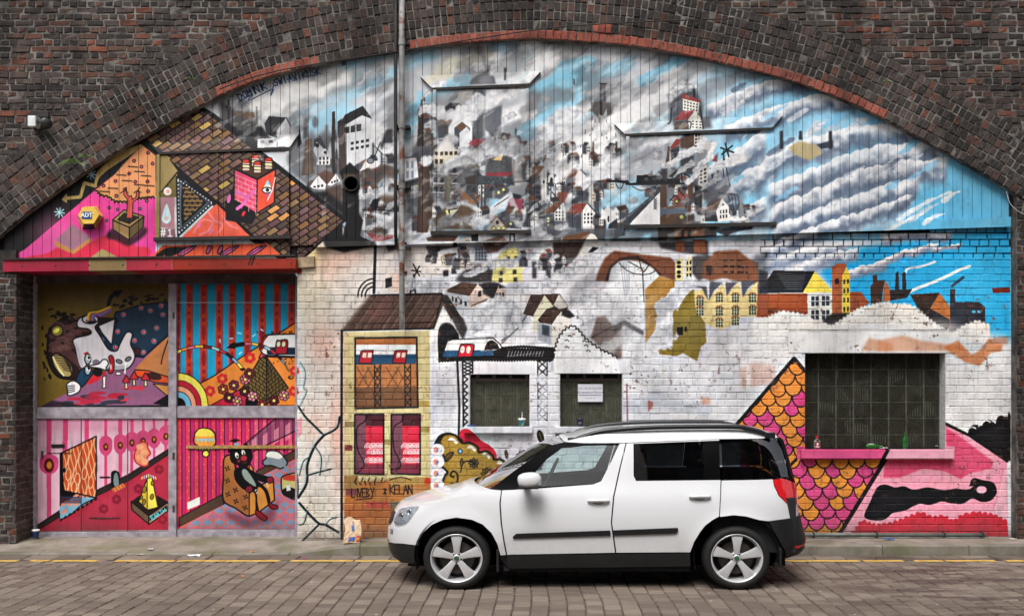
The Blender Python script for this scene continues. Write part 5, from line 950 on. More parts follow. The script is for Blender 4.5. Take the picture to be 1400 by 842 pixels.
L(Z6((385,195),(410,185),(445,190)), 1.6, K); 
for k in range(6): L(Z6((415,200),(390+k*10,180+abs(k-3)*4)), 1.4, K)
P(Z6((412,208),(440,203),(438,220),(414,222)), '#5f9cb4')
for x, y in ((545,500),(552,515),(615,460),(622,475)): E(*Z6((x,y))[0], .9, 1.8, '#c8d0c8', 30)
P(sm(Z6((600,345),(590,320),(610,300),(615,265),(650,255),(690,265),(715,285),(740,320),(735,345),(700,365),(670,355),(640,345)), True), '#8a94a0', 1, 0, K, 1.8); P(sm(Z6((612,290),(620,264),(650,257),(688,267),(712,290),(690,305),(650,298)), True), '#dcdcd8')
L(Z6((725,350),(750,370),(755,400)), 3, '#8a94a0', 1, True); P(sm(Z6((705,430),(720,410),(750,400),(800,405),(800,545),(745,540),(710,510)), True), '#c4b878', 1, 0, K, 1.8); P(sm(Z6((715,430),(730,408),(800,405),(800,440),(750,440)), True), '#c04a3c'); P(sm(Z6((706,505),(750,480),(800,500),(800,545),(745,542)), True), '#2a1c18'); P(Z6((735,470),(760,462),(762,500),(738,505)), '#cfd2d6')
P([(236,722),(404.6,722),(404.6,745),(236,745)], '#aaa4ac'); P(Z6((150,800),(200,765),(280,775),(460,790),(430,805)), '#4a4440', .9, .5)

# ---- grey spray shading drifting across the boards and the town
u = XX[::2,::2]*ca-YY[::2,::2]*sa; v = XX[::2,::2]*sa+YY[::2,::2]*ca
w1 = fbm(u/62, v/24, 211, 5); w2 = fbm(u/32+9, v/14, 212, 5, True)
m_ = np.maximum(ss(.50, .70, w1), .8*ss(.42, .75, w2)*ss(.4, .6, w1))*ss(285, 330, XX[::2,::2]+YY[::2,::2]*.35)*(1-ss(900, 1060, XX[::2,::2]))*(1-.35*ss(330, 350, YY[::2,::2])-.35*(1-ss(540, 600, XX[::2,::2]))*ss(330, 350, YY[::2,::2]))*(1-ss(440, 500, YY[::2,::2]))*(1-ss(0, 1, (470-XX[::2,::2])/30)*ss(0, 1, (YY[::2,::2]-(XX[::2,::2]-290)*.8-150)/20))
m_ = np.repeat(np.repeat(m_, 2, 0), 2, 1)[..., None]; cv[:] = cv*(1-.36*m_)+np.array([.30,.31,.34], np.float32)*.24*m_
w3 = ss(.56, .72, fbm(u/16+4, v/7, 214, 4))[..., None]*ss(.0, .35, np.repeat(np.repeat(w1, 1, 0), 1, 1))[..., None]
w3 = np.repeat(np.repeat(w3, 2, 0), 2, 1)*(m_ > 0)*(YY < 335)[..., None]; cv[:] = cv*(1-.28*w3)+.27*w3
del u, v, w1, w2, w3, m_
for c in range(3):                       # crisper edges between coats
    f_ = cv[..., c]; cv[..., c] = np.clip(f_+.28*(f_-blur(f_, 9)), 0, 1)
# ---- age and dirt over all the paint ------------------------------
n1 = fbm(XX[::2,::2]/9, YY[::2,::2]/9, 201, 4); n2 = fbm(XX[::2,::2]/60, YY[::2,::2]/60, 202, 3); n3 = fbm(XX[::2,::2]/3, YY[::2,::2]/40, 203, 3)
d = 1-.07*ss(.4, .9, n1)-.12*ss(.4, .8, n2)-.07*ss(.5, .85, n3)
d = np.repeat(np.repeat(d, 2, 0), 2, 1)[..., None]; cv *= d*np.array([1., .995, .985], np.float32)
grime = ss(705, 742, YY)*(.25+.5*np.repeat(np.repeat(ss(.3, .7, n2*.5+n1*.5), 2, 0), 2, 1))
cv[:] = cv*(1-grime[..., None])+hx('#5a5248')*grime[..., None]
cv += rng.normal(0, .012, cv.shape[:2]).astype(np.float32)[..., None]; np.clip(cv, 0, 1, out=cv)
MURAL = bpy.data.images.new('mural_paint', CW*SC, CH*SC, alpha=False)
px = np.ones((CH*SC, CW*SC, 4), np.float32); px[..., :3] = cv[::-1]
MURAL.pixels.foreach_set(px.ravel()); MURAL.update(); MURAL.pack()
del px, d, n1, n2, n3, grime
def paint_mat(name, depth, rough=.62, chip=0, bump=.25, bscale=60, under='#4a3a34', dirt=0):
    """mural paint read off by position on a surface `depth` metres from the lens line"""
    k = NT(name); g = k.pos(); s = k.n('SeparateXYZ'); k.l(g, s.inputs[0])
    uu = k.math('ADD', k.math('MULTIPLY', s.outputs[0], FP/depth/CW), CX/CW)
    zz = k.math('MULTIPLY', k.math('SUBTRACT', s.outputs[2], CAM_Z), FP/depth/CH)
    vv = k.math('ADD', zz, 1-HY/CH)
    c = k.n('CombineXYZ'); k.l(uu, c.inputs[0]); k.l(vv, c.inputs[1])
    t = k.n('TexImage', image=MURAL, extension='EXTEND', interpolation='Cubic'); k.l(c.outputs[0], t.inputs[0])
    col = t.outputs[0]
    if dirt: col = k.mix(k.ramp(k.noise(2.6, 7, rough=.65), [(.36, dirt*.1), (.66, dirt)]), col, srgb('#3a3634'))
    if chip:
        m = k.ramp(k.noise(14, 8, rough=.7), [(.70-chip*.1, 0), (.72-chip*.1, 1)])
        m2 = k.math('MULTIPLY', m, k.ramp(k.noise(1.3, 3), [(.45, 0), (.6, 1)]))
        col = k.mix(m2, col, srgb(under))
    k.l(col, k.b.inputs['Base Color']); k.b.inputs['Roughness'].default_value = rough; k.b.inputs['Specular IOR Level'].default_value = .3
    k.bump(k.noise(bscale, 8, rough=.65), bump, .006)
    return k.m
# ------------------------------------------------------------------ arch geometry shared by wall, rings and boards (photo pixels)
ARC = [(-120,420),(-60,368),(-20,336),(10,313),(37,291),(78,261),(132,225),(191,189),(270,147),(300,131),(352,110.5),(401,96),(480,80),(580,65),(660,57),(745,54),(861,62.6),(942,76.7),(1023,95),(1079,110),(1137,130),(1201,159),(1282,202),(1339,234),(1377,258),(1420,287),(1480,332)]
ARC = sm(ARC, n=10)
AX = np.array([p[0] for p in ARC]); AY = np.array([p[1] for p in ARC])
def arch_y(px): return float(np.interp(px, AX, AY))
seg = np.hypot(np.diff(AX), np.diff(AY)); AS = np.concatenate([[0], np.cumsum(seg)])
def arch_at(s, off):
    x = float(np.interp(s, AS, AX)); y = float(np.interp(s, AS, AY))
    x2 = float(np.interp(s+8, AS, AX)); y2 = float(np.interp(s+8, AS, AY)); x1 = float(np.interp(s-8, AS, AX)); y1 = float(np.interp(s-8, AS, AY))
    dx, dy = x2-x1, y2-y1; l = math.hypot(dx, dy)
    return x+dy/l*off, y-dx/l*off
FACE = 11.98                      # distance of the viaduct face
# ------------------------------------------------------------------ materials of the masonry
def brick_mat(name, stops, soot=.6):
    k = NT(name); a = k.n('Attribute', attribute_name='tone')
    col = k.ramp(a.outputs['Fac'], [(p, srgb(c)) for p, c in stops])
    col = k.mix(k.ramp(k.noise(30, 6, rough=.7), [(.35, 0), (.75, .75)]), col, srgb('#4a4644'))
    col = k.mix(k.math('MULTIPLY', k.ramp(k.noise(.9, 5, rough=.6), [(.42, 0), (.62, 1)]), soot), col, srgb('#1d1b1b'))
    col = k.mix(k.ramp(k.noise(1.7, 6, rough=.7), [(.58, 0), (.72, .4)]), col, srgb('#7a4a35'))
    col = k.mix(k.ramp(k.noise(46, 6, rough=.75), [(.57, 0), (.70, .6)]), col, srgb('#8d8882'))
    col = k.mix(k.ramp(k.noise(24, 6, rough=.75), [(.56, 0), (.66, .8)]), col, srgb('#161414'))
    mp = k.n('Mapping'); mp.inputs['Scale'].default_value = (1.6, 1, .16); k.l(k.pos(), mp.inputs[0])
    col = k.mix(k.ramp(k.noise(1.5, 6, mp.outputs[0], .6), [(.5, 0), (.68, .6)]), col, srgb('#1d1a18'))      # soot runs
    k.l(col, k.b.inputs['Base Color']); k.b.inputs['Roughness'].default_value = .88; k.b.inputs['Specular IOR Level'].default_value = .25
    k.bump(k.noise(70, 8, rough=.75), .9, .012); return k.m
M_SPAN = brick_mat('sooty_brick', [(.0,'#1f1d1d'),(.15,'#332e2d'),(.4,'#4a3f3a'),(.6,'#594d48'),(.76,'#5f483e'),(.88,'#6b4437'),(.96,'#8d4c31'),(1,'#2a2727')], .62)
M_RING = brick_mat('sooty_arch_brick', [(.0,'#242120'),(.25,'#383331'),(.55,'#50443f'),(.78,'#5b4f4a'),(.9,'#624236'),(1,'#7c4833')], .7)
M_RED = brick_mat('red_brick', [(0,'#a5523f'),(.5,'#b9634e'),(1,'#964a3b')], .2)
M_PIER = brick_mat('pier_brick', [(0,'#3a3432'),(.4,'#5a4c45'),(.7,'#77706a'),(1,'#6a4a3c')], .6)
def mortar(name, c1, c2):
    k = NT(name); col = k.ramp(k.noise(5, 7, rough=.65), [(.38, srgb(c1)), (.62, srgb(c2))])
    mp = k.n('Mapping'); mp.inputs['Scale'].default_value = (1.6, 1, .16); k.l(k.pos(), mp.inputs[0])
    col = k.mix(k.ramp(k.noise(1.5, 6, mp.outputs[0], .6), [(.5, 0), (.68, .6)]), col, srgb('#1d1a18'))      # soot runs
    k.l(col, k.b.inputs['Base Color'])
    k.b.inputs['Roughness'].default_value = .95; k.bump(k.noise(120, 5), .6, .006); return k.m
M_MORT = mortar('lime_mortar', '#302e2c', '#827e78'); M_MORTD = mortar('dark_mortar', '#1a1817', '#3b3735')
M_PAINT = paint_mat('painted_brick', 12.1, .6, 1.15, .5, 45, '#6b4a3c')
M_MORTP = paint_mat('painted_mortar', 12.1, .8, 0, .6, 90, dirt=.38)
M_BOARD = paint_mat('painted_boards', 12.08, .5, .35, .18, 26, '#4a4844')
M_DOORP = paint_mat('painted_door', 12.45, .45, .2, .1, 30, '#5a5450')
M_PANEL = paint_mat('painted_hatch', 12.05, .5, .2, .12, 26, '#4a4844')

BR = random.Random(11)
def brick_shape(w, h, dep, j=.0015, b=.005, rnd=BR):
    """front at y=0 facing -y, 8 corner ring + worn inset face"""
    c = [(-w/2,-h/2),(w/2,-h/2),(w/2,h/2),(-w/2,h/2)]; v = []
    q = [(x+rnd.uniform(-j,j), z+rnd.uniform(-j,j)) for x, z in c]
    v += [(x, dep, z) for x, z in c]
    v += [(x, b+rnd.uniform(0,j), z) for x, z in q]
    v += [(x*(1-2*b/w)+rnd.uniform(-j,j), rnd.uniform(-j,j), z*(1-2*b/h)+rnd.uniform(-j,j)) for x, z in q]
    f = [(8,9,10,11)]
    for i in range(4):
        k = (i+1) % 4; f += [(4+i,4+k,8+k,8+i), (i,k,4+k,4+i)]
    return v, f
def set_tone(me, t):
    a = me.attributes.new('tone', 'FLOAT', 'POINT'); a.data.foreach_set('value', np.full(len(me.vertices), t, np.float32) if np.isscalar(t) else np.asarray(t, np.float32))
def lay_bricks(parent, items, mat, name, limit=300, key=None, dep=.03, j=.0015, b=.005, tone=None, others=None):
    """items: (x, y, z, w, h, [rotz]); nearest `limit` become parts, the rest one joined part"""
    rnd = random.Random(len(items)); tone = tone or (lambda: rnd.random())
    order = sorted(items, key=key) if key else items
    cache = {}
    for n, it in enumerate(order[:limit]):
        x, y, z, w, h = it[:5]; rz = it[5] if len(it) > 5 else 0
        kk = (round(w/.012), round(h/.006), rnd.randrange(10))
        if kk not in cache:
            me = mesh(name, *brick_shape(kk[0]*.012, kk[1]*.006, dep, j, b, rnd)); me.materials.append(mat); set_tone(me, tone()); cache[kk] = me
        o = link(name, cache[kk], None, parent, (x, y+rnd.uniform(-.002,.003), z)); o.rotation_euler = (rnd.uniform(-.008,.008), rnd.uniform(-.006,.006), rz+rnd.uniform(-.008,.008))
    rest = order[limit:]
    if rest:
        V, F, T = [], [], []
        for it in rest:
            x, y, z, w, h = it[:5]; rz = it[5] if len(it) > 5 else 0
            v, f = brick_shape(w, h, dep, j, b, rnd); n = len(V); yo = rnd.uniform(-.002,.003); t = tone(); cs, sn = math.cos(rz), math.sin(rz); tw = rnd.uniform(-.006,.006)
            V += [(x+a*cs-c*sn+0, y+yo+a*sn+c*cs+d*0, z+d+a*tw) for a, c, d in v]; F += [tuple(i+n for i in q) for q in f]; T += [t]*len(v)
        me = mesh(others or name+'work', V, F); me.materials.append(mat); set_tone(me, T); o = link(others or name+'work', me, None, parent); o['kind'] = 'stuff'
def cut(a, b, holes):
    """interval a..b minus holes"""
    out = [(a, b)]
    for h0, h1 in holes:
        nx = []
        for p, q in out:
            if h1 <= p or h0 >= q: nx.append((p, q))
            else:
                if h0 > p: nx.append((p, h0))
                if h1 < q: nx.append((h1, q))
        out = nx
    return out
def courses(x0, x1, z0, z1, ch, sl, holes, jx=.009, seed=3):
    """English bond; holes(z) gives x intervals to leave free"""
    rnd = random.Random(seed); res = []; n = int(round((z1-z0)/ch)); i = 0
    for i in range(n):
        z = z0+(i+.5)*ch; w = sl if i % 2 else sl/2; x = x0-sl*(.25 if i % 2 else 0)-rnd.uniform(0,.03); H = holes(z)
        while x < x1:
            ww = w*rnd.uniform(.9,1.1)
            for p, q in cut(max(x, x0), min(x+ww, x1), H):
                if q-p > .035: res.append(((p+q)/2, z, q-p-jx, ch-jx))
            x += ww
    return res

# ------------------------------------------------------------------ viaduct: spandrels, piers, arch rings
via = empty('brick_viaduct', (0, .3, 0), 'sooty brick railway viaduct with a wide ringed arch round the mural', 'viaduct')
def loc(o, p): o.parent = p; o.matrix_parent_inverse = Matrix.Translation(-Vector(p.location)); return o
XL = PX(48, 12.45); XR = PX(1384.5)          # inner faces of the left and right pier
RH = 13.0; NR = 6
AXe, AYe = zip(*[arch_at(s, RH*(NR-.45)) for s in np.linspace(float(np.interp(-70, AX, AS)), float(np.interp(1428, AX, AS)), 300)])
def span_holes(z):
    py = HY-(z-CAM_Z)*FP/FACE; ins = [x for x, y in zip(AXe, AYe) if y < py]
    if not ins: return []
    a, b = PX(min(ins), FACE), PX(max(ins), FACE)
    return [(max(a, XL) if py > 371 else a, min(b, XR) if py > 262 else b)]
ZT = PZ(-45, FACE)
items = []
for x, z, w, h in courses(PX(-420,FACE), PX(1860,FACE), 0.0, ZT, .0765, .213, span_holes, .007, 5): items.append((x, CAM_Y+FACE+.015, z, w, h))
sp = MB()
back = [(PX(-425,FACE), 0), (XL, 0), (XL, PZ(371,FACE)), (PX(-90,FACE), PZ(371,FACE))]+[(PX(x,FACE), PZ(y,FACE)) for x, y in zip(AXe, AYe) if y < 365 and PX(x,FACE) < XR+.02]+[(XR, PZ(275,FACE)), (XR, 0), (PX(1865,FACE), 0), (PX(1865,FACE), ZT), (PX(-425,FACE), ZT)]
sp.prism(back, CAM_Y+FACE+.023, CAM_Y+FACE+.6)
spw = loc(sp.build('spandrel_wall', M_MORT), via)
def vis_first(it): return (0 if (-6.55 < it[0] < 5.62 and it[2] < PZ(5,FACE)) else 1, abs(it[2]-PZ(70,FACE)))
items = [(x, y+(.004 if BR.random() < .05 else BR.uniform(-.004,.004)), z+BR.uniform(-.002,.002), w*BR.uniform(.95,1.01), h*BR.uniform(.93,1.04)) for x, y, z, w, h in items]
lay_bricks(spw, items, M_SPAN, 'brick', 300, vis_first, .04, .006, .008)
# inner face of the left pier
rev = []
for i in range(int(PZ(372,12.2)/.0765)+1):
    z = (i+.5)*.0765; y = -.105; seq = [.1,.21,.16] if i % 2 else [.21,.1,.16]
    for w in seq: rev.append((XL+.006, y+w/2, z, w-.01, .0665, math.pi/2)); y += w
pr = MB().box(XL-.2, XL-.004, CAM_Y+FACE+.03, .9, 0, PZ(345,12.2)).build('pier', M_MORTD); loc(pr, via)
lay_bricks(pr, rev, M_PIER, 'brick', 300, None, .03, .004, .007)
# rings
ring = MB(); N = 260; ss_ = np.linspace(float(np.interp(-70, AX, AS)), float(np.interp(1428, AX, AS)), N)
a = [arch_at(s, .6) for s in ss_]; b = [arch_at(s, RH*NR-.6) for s in ss_]
v = []
for (x, y), (x2, y2) in zip(a, b): v += [(PX(x,FACE), CAM_Y+FACE+.009, PZ(y,FACE)), (PX(x2,FACE), CAM_Y+FACE+.009, PZ(y2,FACE)), (PX(x,FACE), .25, PZ(y,FACE)), (PX(x2,FACE), .25, PZ(y2,FACE))]
f = []
for i in range(N-1):
    q = 4*i; f += [(q, q+4, q+5, q+1), (q, q+2, q+6, q+4), (q+1, q+5, q+7, q+3)]
ring.add(v, f); rg = loc(ring.build('arch_ring', M_MORT), via)
rr_ = random.Random(4); voss = []
for k in range(NR):
    s = 0.; pitch = 8.8 if k else 10.4
    while s < AS[-1]-pitch:
        p0 = arch_at(s+.55, RH*k+.5); p1 = arch_at(s+pitch-.55, RH*k+.5); p2 = arch_at(s+pitch-.55, RH*(k+1)-.55); p3 = arch_at(s+.55, RH*(k+1)-.55)
        mx = (p0[0]+p1[0])/2; red = (k == 0 and (300 < mx < 440 or 556 < mx < 1206)) or (k == 1 and 812 < mx < 838)
        if -70 < arch_at(s+pitch/2, 0)[0] < 1424: voss.append((k, red, mx, (p0, p1, p2, p3)))
        s += pitch
def voussoir(q, ln, red):
    P4 = [Vector((PX(x,FACE), 0, PZ(y,FACE))) for x, y in q]; c = sum(P4, Vector())/4; yo = CAM_Y+FACE+rr_.uniform(-.007,.008)-(.004 if red else 0)
    v = [(p.x-c.x, .03, p.z-c.z) for p in P4]; v += [(p.x-c.x+rr_.uniform(-.006,.005), .009, p.z-c.z+rr_.uniform(-.006,.005)) for p in P4]; v += [((p.x-c.x)*.84+rr_.uniform(-.004,.004), rr_.uniform(-.004,.004), (p.z-c.z)*.84+rr_.uniform(-.004,.004)) for p in P4]
    f = [(8,9,10,11)]
    for i in range(4): k = (i+1) % 4; f += [(4+i,4+k,8+k,8+i), (i,k,4+k,4+i)]
    return v, f, Vector((c.x, yo, c.z))
parts = [v for v in voss if v[1]]; dark = sorted([v for v in voss if not v[1]], key=lambda v: (v[2] < 5 or v[2] > 1395, v[0], abs(v[2]-700))); nd = 300
for n, (k, red, mx, q) in enumerate(parts+dark[:nd]):
    v, f, c = voussoir(q, 0, red); me = mesh('brick', v, f); me.materials.append(M_RED if red else M_RING); set_tone(me, rr_.random()); link('red_brick' if red else 'brick', me, None, rg, c)
V, F, T = [], [], []
for k, red, mx, q in dark[nd:]:
    v, f, c = voussoir(q, 0, red); n = len(V); t = rr_.random(); V += [(a+c.x, b_+c.y, d+c.z) for a, b_, d in v]; F += [tuple(i+n for i in w) for w in f]; T += [t]*len(v)
me = mesh('arch_brickwork', V, F); me.materials.append(M_RING); set_tone(me, T); o = link('arch_brickwork', me, None, rg); o['kind'] = 'stuff'

# ------------------------------------------------------------------ painted infill wall with three window openings
W1 = (642, 724, 511.5, 583); W2 = (765.6, 851, 510.5, 583); W3 = (1101, 1293.5, 482.5, 614)
inf = empty('painted_brick_wall', (PX(900), .1, .1), 'whitewashed brick wall under the boards, painted with town, clouds and fish scales', 'wall')
BF = .012                               # brick face
def led(px): return 338-(px-430)*28/952   # underside of the board edge
def inf_holes(z):
    py = HY-(z-CAM_Z)*FP/12.1; h = []
    for x0, x1, y0, y1 in (W1, W2, W3):
        if y0-1 < py < y1+1: h.append((PX(x0), PX(x1)))
    if 590.5 > py > 583: h += [(PX(634), PX(728)), (PX(758), PX(860))]
    if 626 > py > 613: h.append((PX(1092), PX(1303)))
    if 455 < py < 483: h.append((PX(1078), PX(1312)))
    if 491 < py < 512: h += [(PX(631), PX(735)), (PX(757), PX(862))]
    if py < led(760)+0: h.append((-9, PX(760+(led(760)-py)*34)))
    return h
x0, x1 = PX(405.5), PX(1383.5)
items = [(x, BF, z, w-(.009 if x > PX(1040) and z > PZ(352) else 0), h-(.007 if x > PX(1040) and z > PZ(352) else 0)) for x, z, w, h in courses(x0, x1, .1, PZ(308), .0833, .237, inf_holes, .0055, 9)]
def car_hides(x, z): px, py = CX+x*FP/12.1, HY-(z-CAM_Z)*FP/12.1; return 540 < px < 1100 and py > 600
wallb = MB()
def hole_wall(x0, x1, z0, z1, y0, y1, holes, mb):
    xs_ = sorted(set([x0, x1]+[h[0] for h in holes]+[h[1] for h in holes])); zs_ = sorted(set([z0, z1]+[h[2] for h in holes]+[h[3] for h in holes]))
    for i in range(len(xs_)-1):
        for k in range(len(zs_)-1):
            cx, cz = (xs_[i]+xs_[i+1])/2, (zs_[k]+zs_[k+1])/2
            if any(h[0] < cx < h[1] and h[2] < cz < h[3] for h in holes): continue
            mb.box(xs_[i], xs_[i+1], y0, y1, zs_[k], zs_[k+1])
HO = [(PX(a), PX(b), PZ(d), PZ(c)) for a, b, c, d in (W1, W2, W3)]
bxr, bzr = PX(1040), PZ(352)
hole_wall(x0+.004, x1-.004, .02, PZ(300), BF+.0065, .3, HO+[(bxr, x1, bzr, PZ(300))], wallb)
bk = loc(wallb.build('mortar', M_MORTP), inf)
loc(MB().box(bxr, x1-.004, BF+.028, .3, bzr, PZ(300)).build('open_joints', M_MORTD), inf)
lay_bricks(bk, items, M_PAINT, 'brick', 300, lambda it: (car_hides(it[0], it[2]), abs(it[0]-PX(1180))*.6+abs(it[2]-PZ(400))), .03, .0022, .006)
M_SILL = paint_mat('painted_sill', 12.0, .6, .2, .4, 50)
for a, b, c, d, pr_, nm in ((634,728,583,591.5,.07,'sill'),(758,860,583,591.5,.07,'sill'),(1094,1302.5,614,626,.08,'sill'),(1078.5,1311.5,455.5,482.3,.004,'lintel'),(631.5,734.5,491.5,511.3,.004,'lintel'),(757.5,861.5,491.5,510.3,.004,'lintel')):
    loc(MB().box(PX(a), PX(b), BF-pr_, .2, PZ(d), PZ(c), .006 if pr_ > .01 else .002).build(nm, M_SILL if nm == 'sill' else M_PAINT), inf)
M_WHITE = plain('flaking_whitewash', '#c9cac8', .8, vary=.25, scale=25, bump=.5); M_DARK = plain('dark_void', '#0d0c0b', .9, vary=.2)
for x0_, x1_, z0_, z1_ in HO:
    loc(MB().box(x0_-.012, x0_+.002, BF+.01, .26, z0_, z1_).build('reveal', M_WHITE), inf); loc(MB().box(x1_-.002, x1_+.012, BF+.01, .26, z0_, z1_).build('reveal', M_WHITE), inf)

# ------------------------------------------------------------------ glass block windows
def glass_mat(name, c):
    k = NT(name); k.l(k.ramp(k.noise(9, 5), [(.3, srgb(c)), (.75, tuple(x*1.9 for x in srgb(c)))]), k.b.inputs['Base Color'])
    k.b.inputs['Roughness'].default_value = .22; k.b.inputs['Specular IOR Level'].default_value = .45; k.b.inputs['Coat Weight'].default_value = .15
    k.l(k.ramp(k.noise(3, 6), [(.4, .16), (.7, .5)]), k.b.inputs['Roughness']); return k.m
M_GB = glass_mat('dusty_glass_block', '#2a2923'); M_GB2 = glass_mat('dusty_glass_block_pale', '#403f36'); M_GJ = plain('block_joint', '#4a4c3e', .7, vary=.35, scale=12); M_BROWN = plain('stained_bar', '#4a4038', .7, vary=.3)
def block(w, h, n):
    """ribbed pane: raised rim, fluted field"""
    mb = MB(); r = .007
    pts = [(-w/2,.012),(-w/2+.004,0),(-w/2+r,0),(-w/2+r+.004,.0045)]
    fw = w-2*r-.008
    for i in range(n):
        a = -w/2+r+.004+fw*i/n; pts += [(a+fw/n*.3,.0045),(a+fw/n*.45,-.004),(a+fw/n*.7,-.004),(a+fw/n,.0045)]
    pts += [(w/2-r-.004,.0045),(w/2-r,0),(w/2-.004,0),(w/2,.012)]
    v = []; m = len(pts)
    for z, s in ((-h/2+r,1),(h/2-r,1)): v += [(x, y, z) for x, y in pts]
    f = [(i, i+1, m+i+1, m+i) for i in range(m-1)]; mb.add(v, f)
    mb.box(-w/2+.003, w/2-.003, 0, .014, -h/2+.002, -h/2+r); mb.box(-w/2+.003, w/2-.003, 0, .014, h/2-r, h/2-.002)
    return mb
def glass_window(name, label, xs_, ys_, dep, rec, mat, n=6):
    cx, cz = (xs_[0]+xs_[-1])/2, ys_[-1]
    w = empty(name, (PX(cx,dep), rec, PZ(cz,dep)), label, 'window', 'glass block windows in the painted wall')
    for i in range(len(xs_)-1):
        for k in range(len(ys_)-1):
            ww, hh = (xs_[i+1]-xs_[i])*dep/FP-.013, (ys_[k+1]-ys_[k])*dep/FP-.013
            o = block(ww, hh, max(3, int(round(n*ww/.2)))).build('glass_block', mat); loc(o, w)
            o.location = (PX((xs_[i]+xs_[i+1])/2,dep), rec+random.uniform(-.001,.001), PZ((ys_[k]+ys_[k+1])/2,dep)); o.rotation_euler = (random.uniform(-.01,.01), 0, random.uniform(-.01,.01))
    loc(MB().box(PX(xs_[0],dep), PX(xs_[-1],dep), rec+.005, rec+.03, PZ(ys_[-1],dep), PZ(ys_[0],dep)).build('joint_bars', M_GJ), w)
    return w
D3 = 12.29; w3 = glass_window('glass_block_window', 'large dark glass block window with bottles along its pink sill', [1095]+[1119+24.0*k for k in range(7)]+[1284.5], [481,505]+[505+22.1*k for k in range(1,5)]+[615], D3, CAM_Y+D3, M_GB, 6)
D1_ = 12.22
w1 = glass_window('glass_block_window', 'small glass block window holding a cup with a drinking straw', [641,663.6,685,707,726], [521.5,542,562,584], D1_, CAM_Y+D1_, M_GB2, 6)
w2 = glass_window('glass_block_window', 'small glass block window with a white paper notice on it', [764,784,807,829,852], [521.5,541.5,562,584], D1_, CAM_Y+D1_, M_GB2, 6)
for w, a, b in ((w1,641,726),(w2,764,852)):
    loc(MB().box(PX(a,D1_), PX(b,D1_), CAM_Y+D1_-.012, CAM_Y+D1_+.03, PZ(521.3,D1_), PZ(517,D1_), .003).build('head_bar', M_BROWN), w)
    loc(MB().box(PX(a,D1_), PX(b,D1_), CAM_Y+D1_+.03, CAM_Y+D1_+.05, PZ(517,D1_), PZ(508,D1_)).build('vent_gap', M_DARK), w)
    for k in range(4): x = a+10+k*(b-a-18)/3; loc(MB().box(PX(x,D1_), PX(x+4,D1_), CAM_Y+D1_-.005, CAM_Y+D1_+.03, PZ(517,D1_)+.001, PZ(511,D1_)).build('bracket', M_BROWN), w)

# ------------------------------------------------------------------ timber boarding in the arch head
brd = empty('timber_boarding', (PX(760), 0, PZ(330)), 'vertical timber boarding filling the arch head, painted with a smoky town', 'boarding')
BT = CAM_Y+12.08
loc(MB().prism([(PX(x), PZ(y-3)) for x, y in ARC if -10 < x < 1381][::1]+[(PX(1381), PZ(310)), (PX(405), PZ(338)), (PX(405), PZ(355)), (PX(-8), PZ(358))], .012, .10).build('backing', M_DARK), brd)
x = 6.; rb = random.Random(8)
while x < 1379:
    w = rb.choice([12.2,13,13,13.6]); xe = min(x+w, 1379.5)
    yb = 354 if xe < 404 else led((x+xe)/2)-3
    g = .35
    tp = [(PX(xe-g,12.08), PZ(arch_y(xe)-5,12.08)), (PX(x+g,12.08), PZ(arch_y(x)-5,12.08))]
    if PZ(arch_y(xe)-5,12.08) > PZ(yb,12.08)+.05 and PZ(arch_y(x)-5,12.08) > PZ(yb,12.08)+.05:
        yo = rb.uniform(-.0025,.0025)
        loc(MB().prism([(PX(x+g,12.08), PZ(yb,12.08)), (PX(xe-g,12.08), PZ(yb,12.08))]+tp, BT+yo, BT+yo+.02).build('board', M_BOARD), brd)
    x = xe
M_TRIM = M_PANEL
M_EDGE = plain('grime_and_shade_edge', '#2a2624', .8, vary=.3)
def bar(p0, p1, h, y0, y1, name, mat, parent, d=12.05):
    """bar along the line p0-p1 (its lower edge), h pixels tall"""
    o = MB().prism([(PX(p0[0],d), PZ(p0[1],d)), (PX(p1[0],d), PZ(p1[1],d)), (PX(p1[0],d), PZ(p1[1]-h,d)), (PX(p0[0],d), PZ(p0[1]-h,d))], y0, y1).build(name, mat); return loc(o, parent)
bar((556,led(556)), (1382,led(1382)), 13.5, -.055, -.023, 'bottom_rail', M_TRIM, brd); bar((429,led(429)), (543,led(543)), 9, -.055, -.023, 'bottom_rail', M_TRIM, brd)
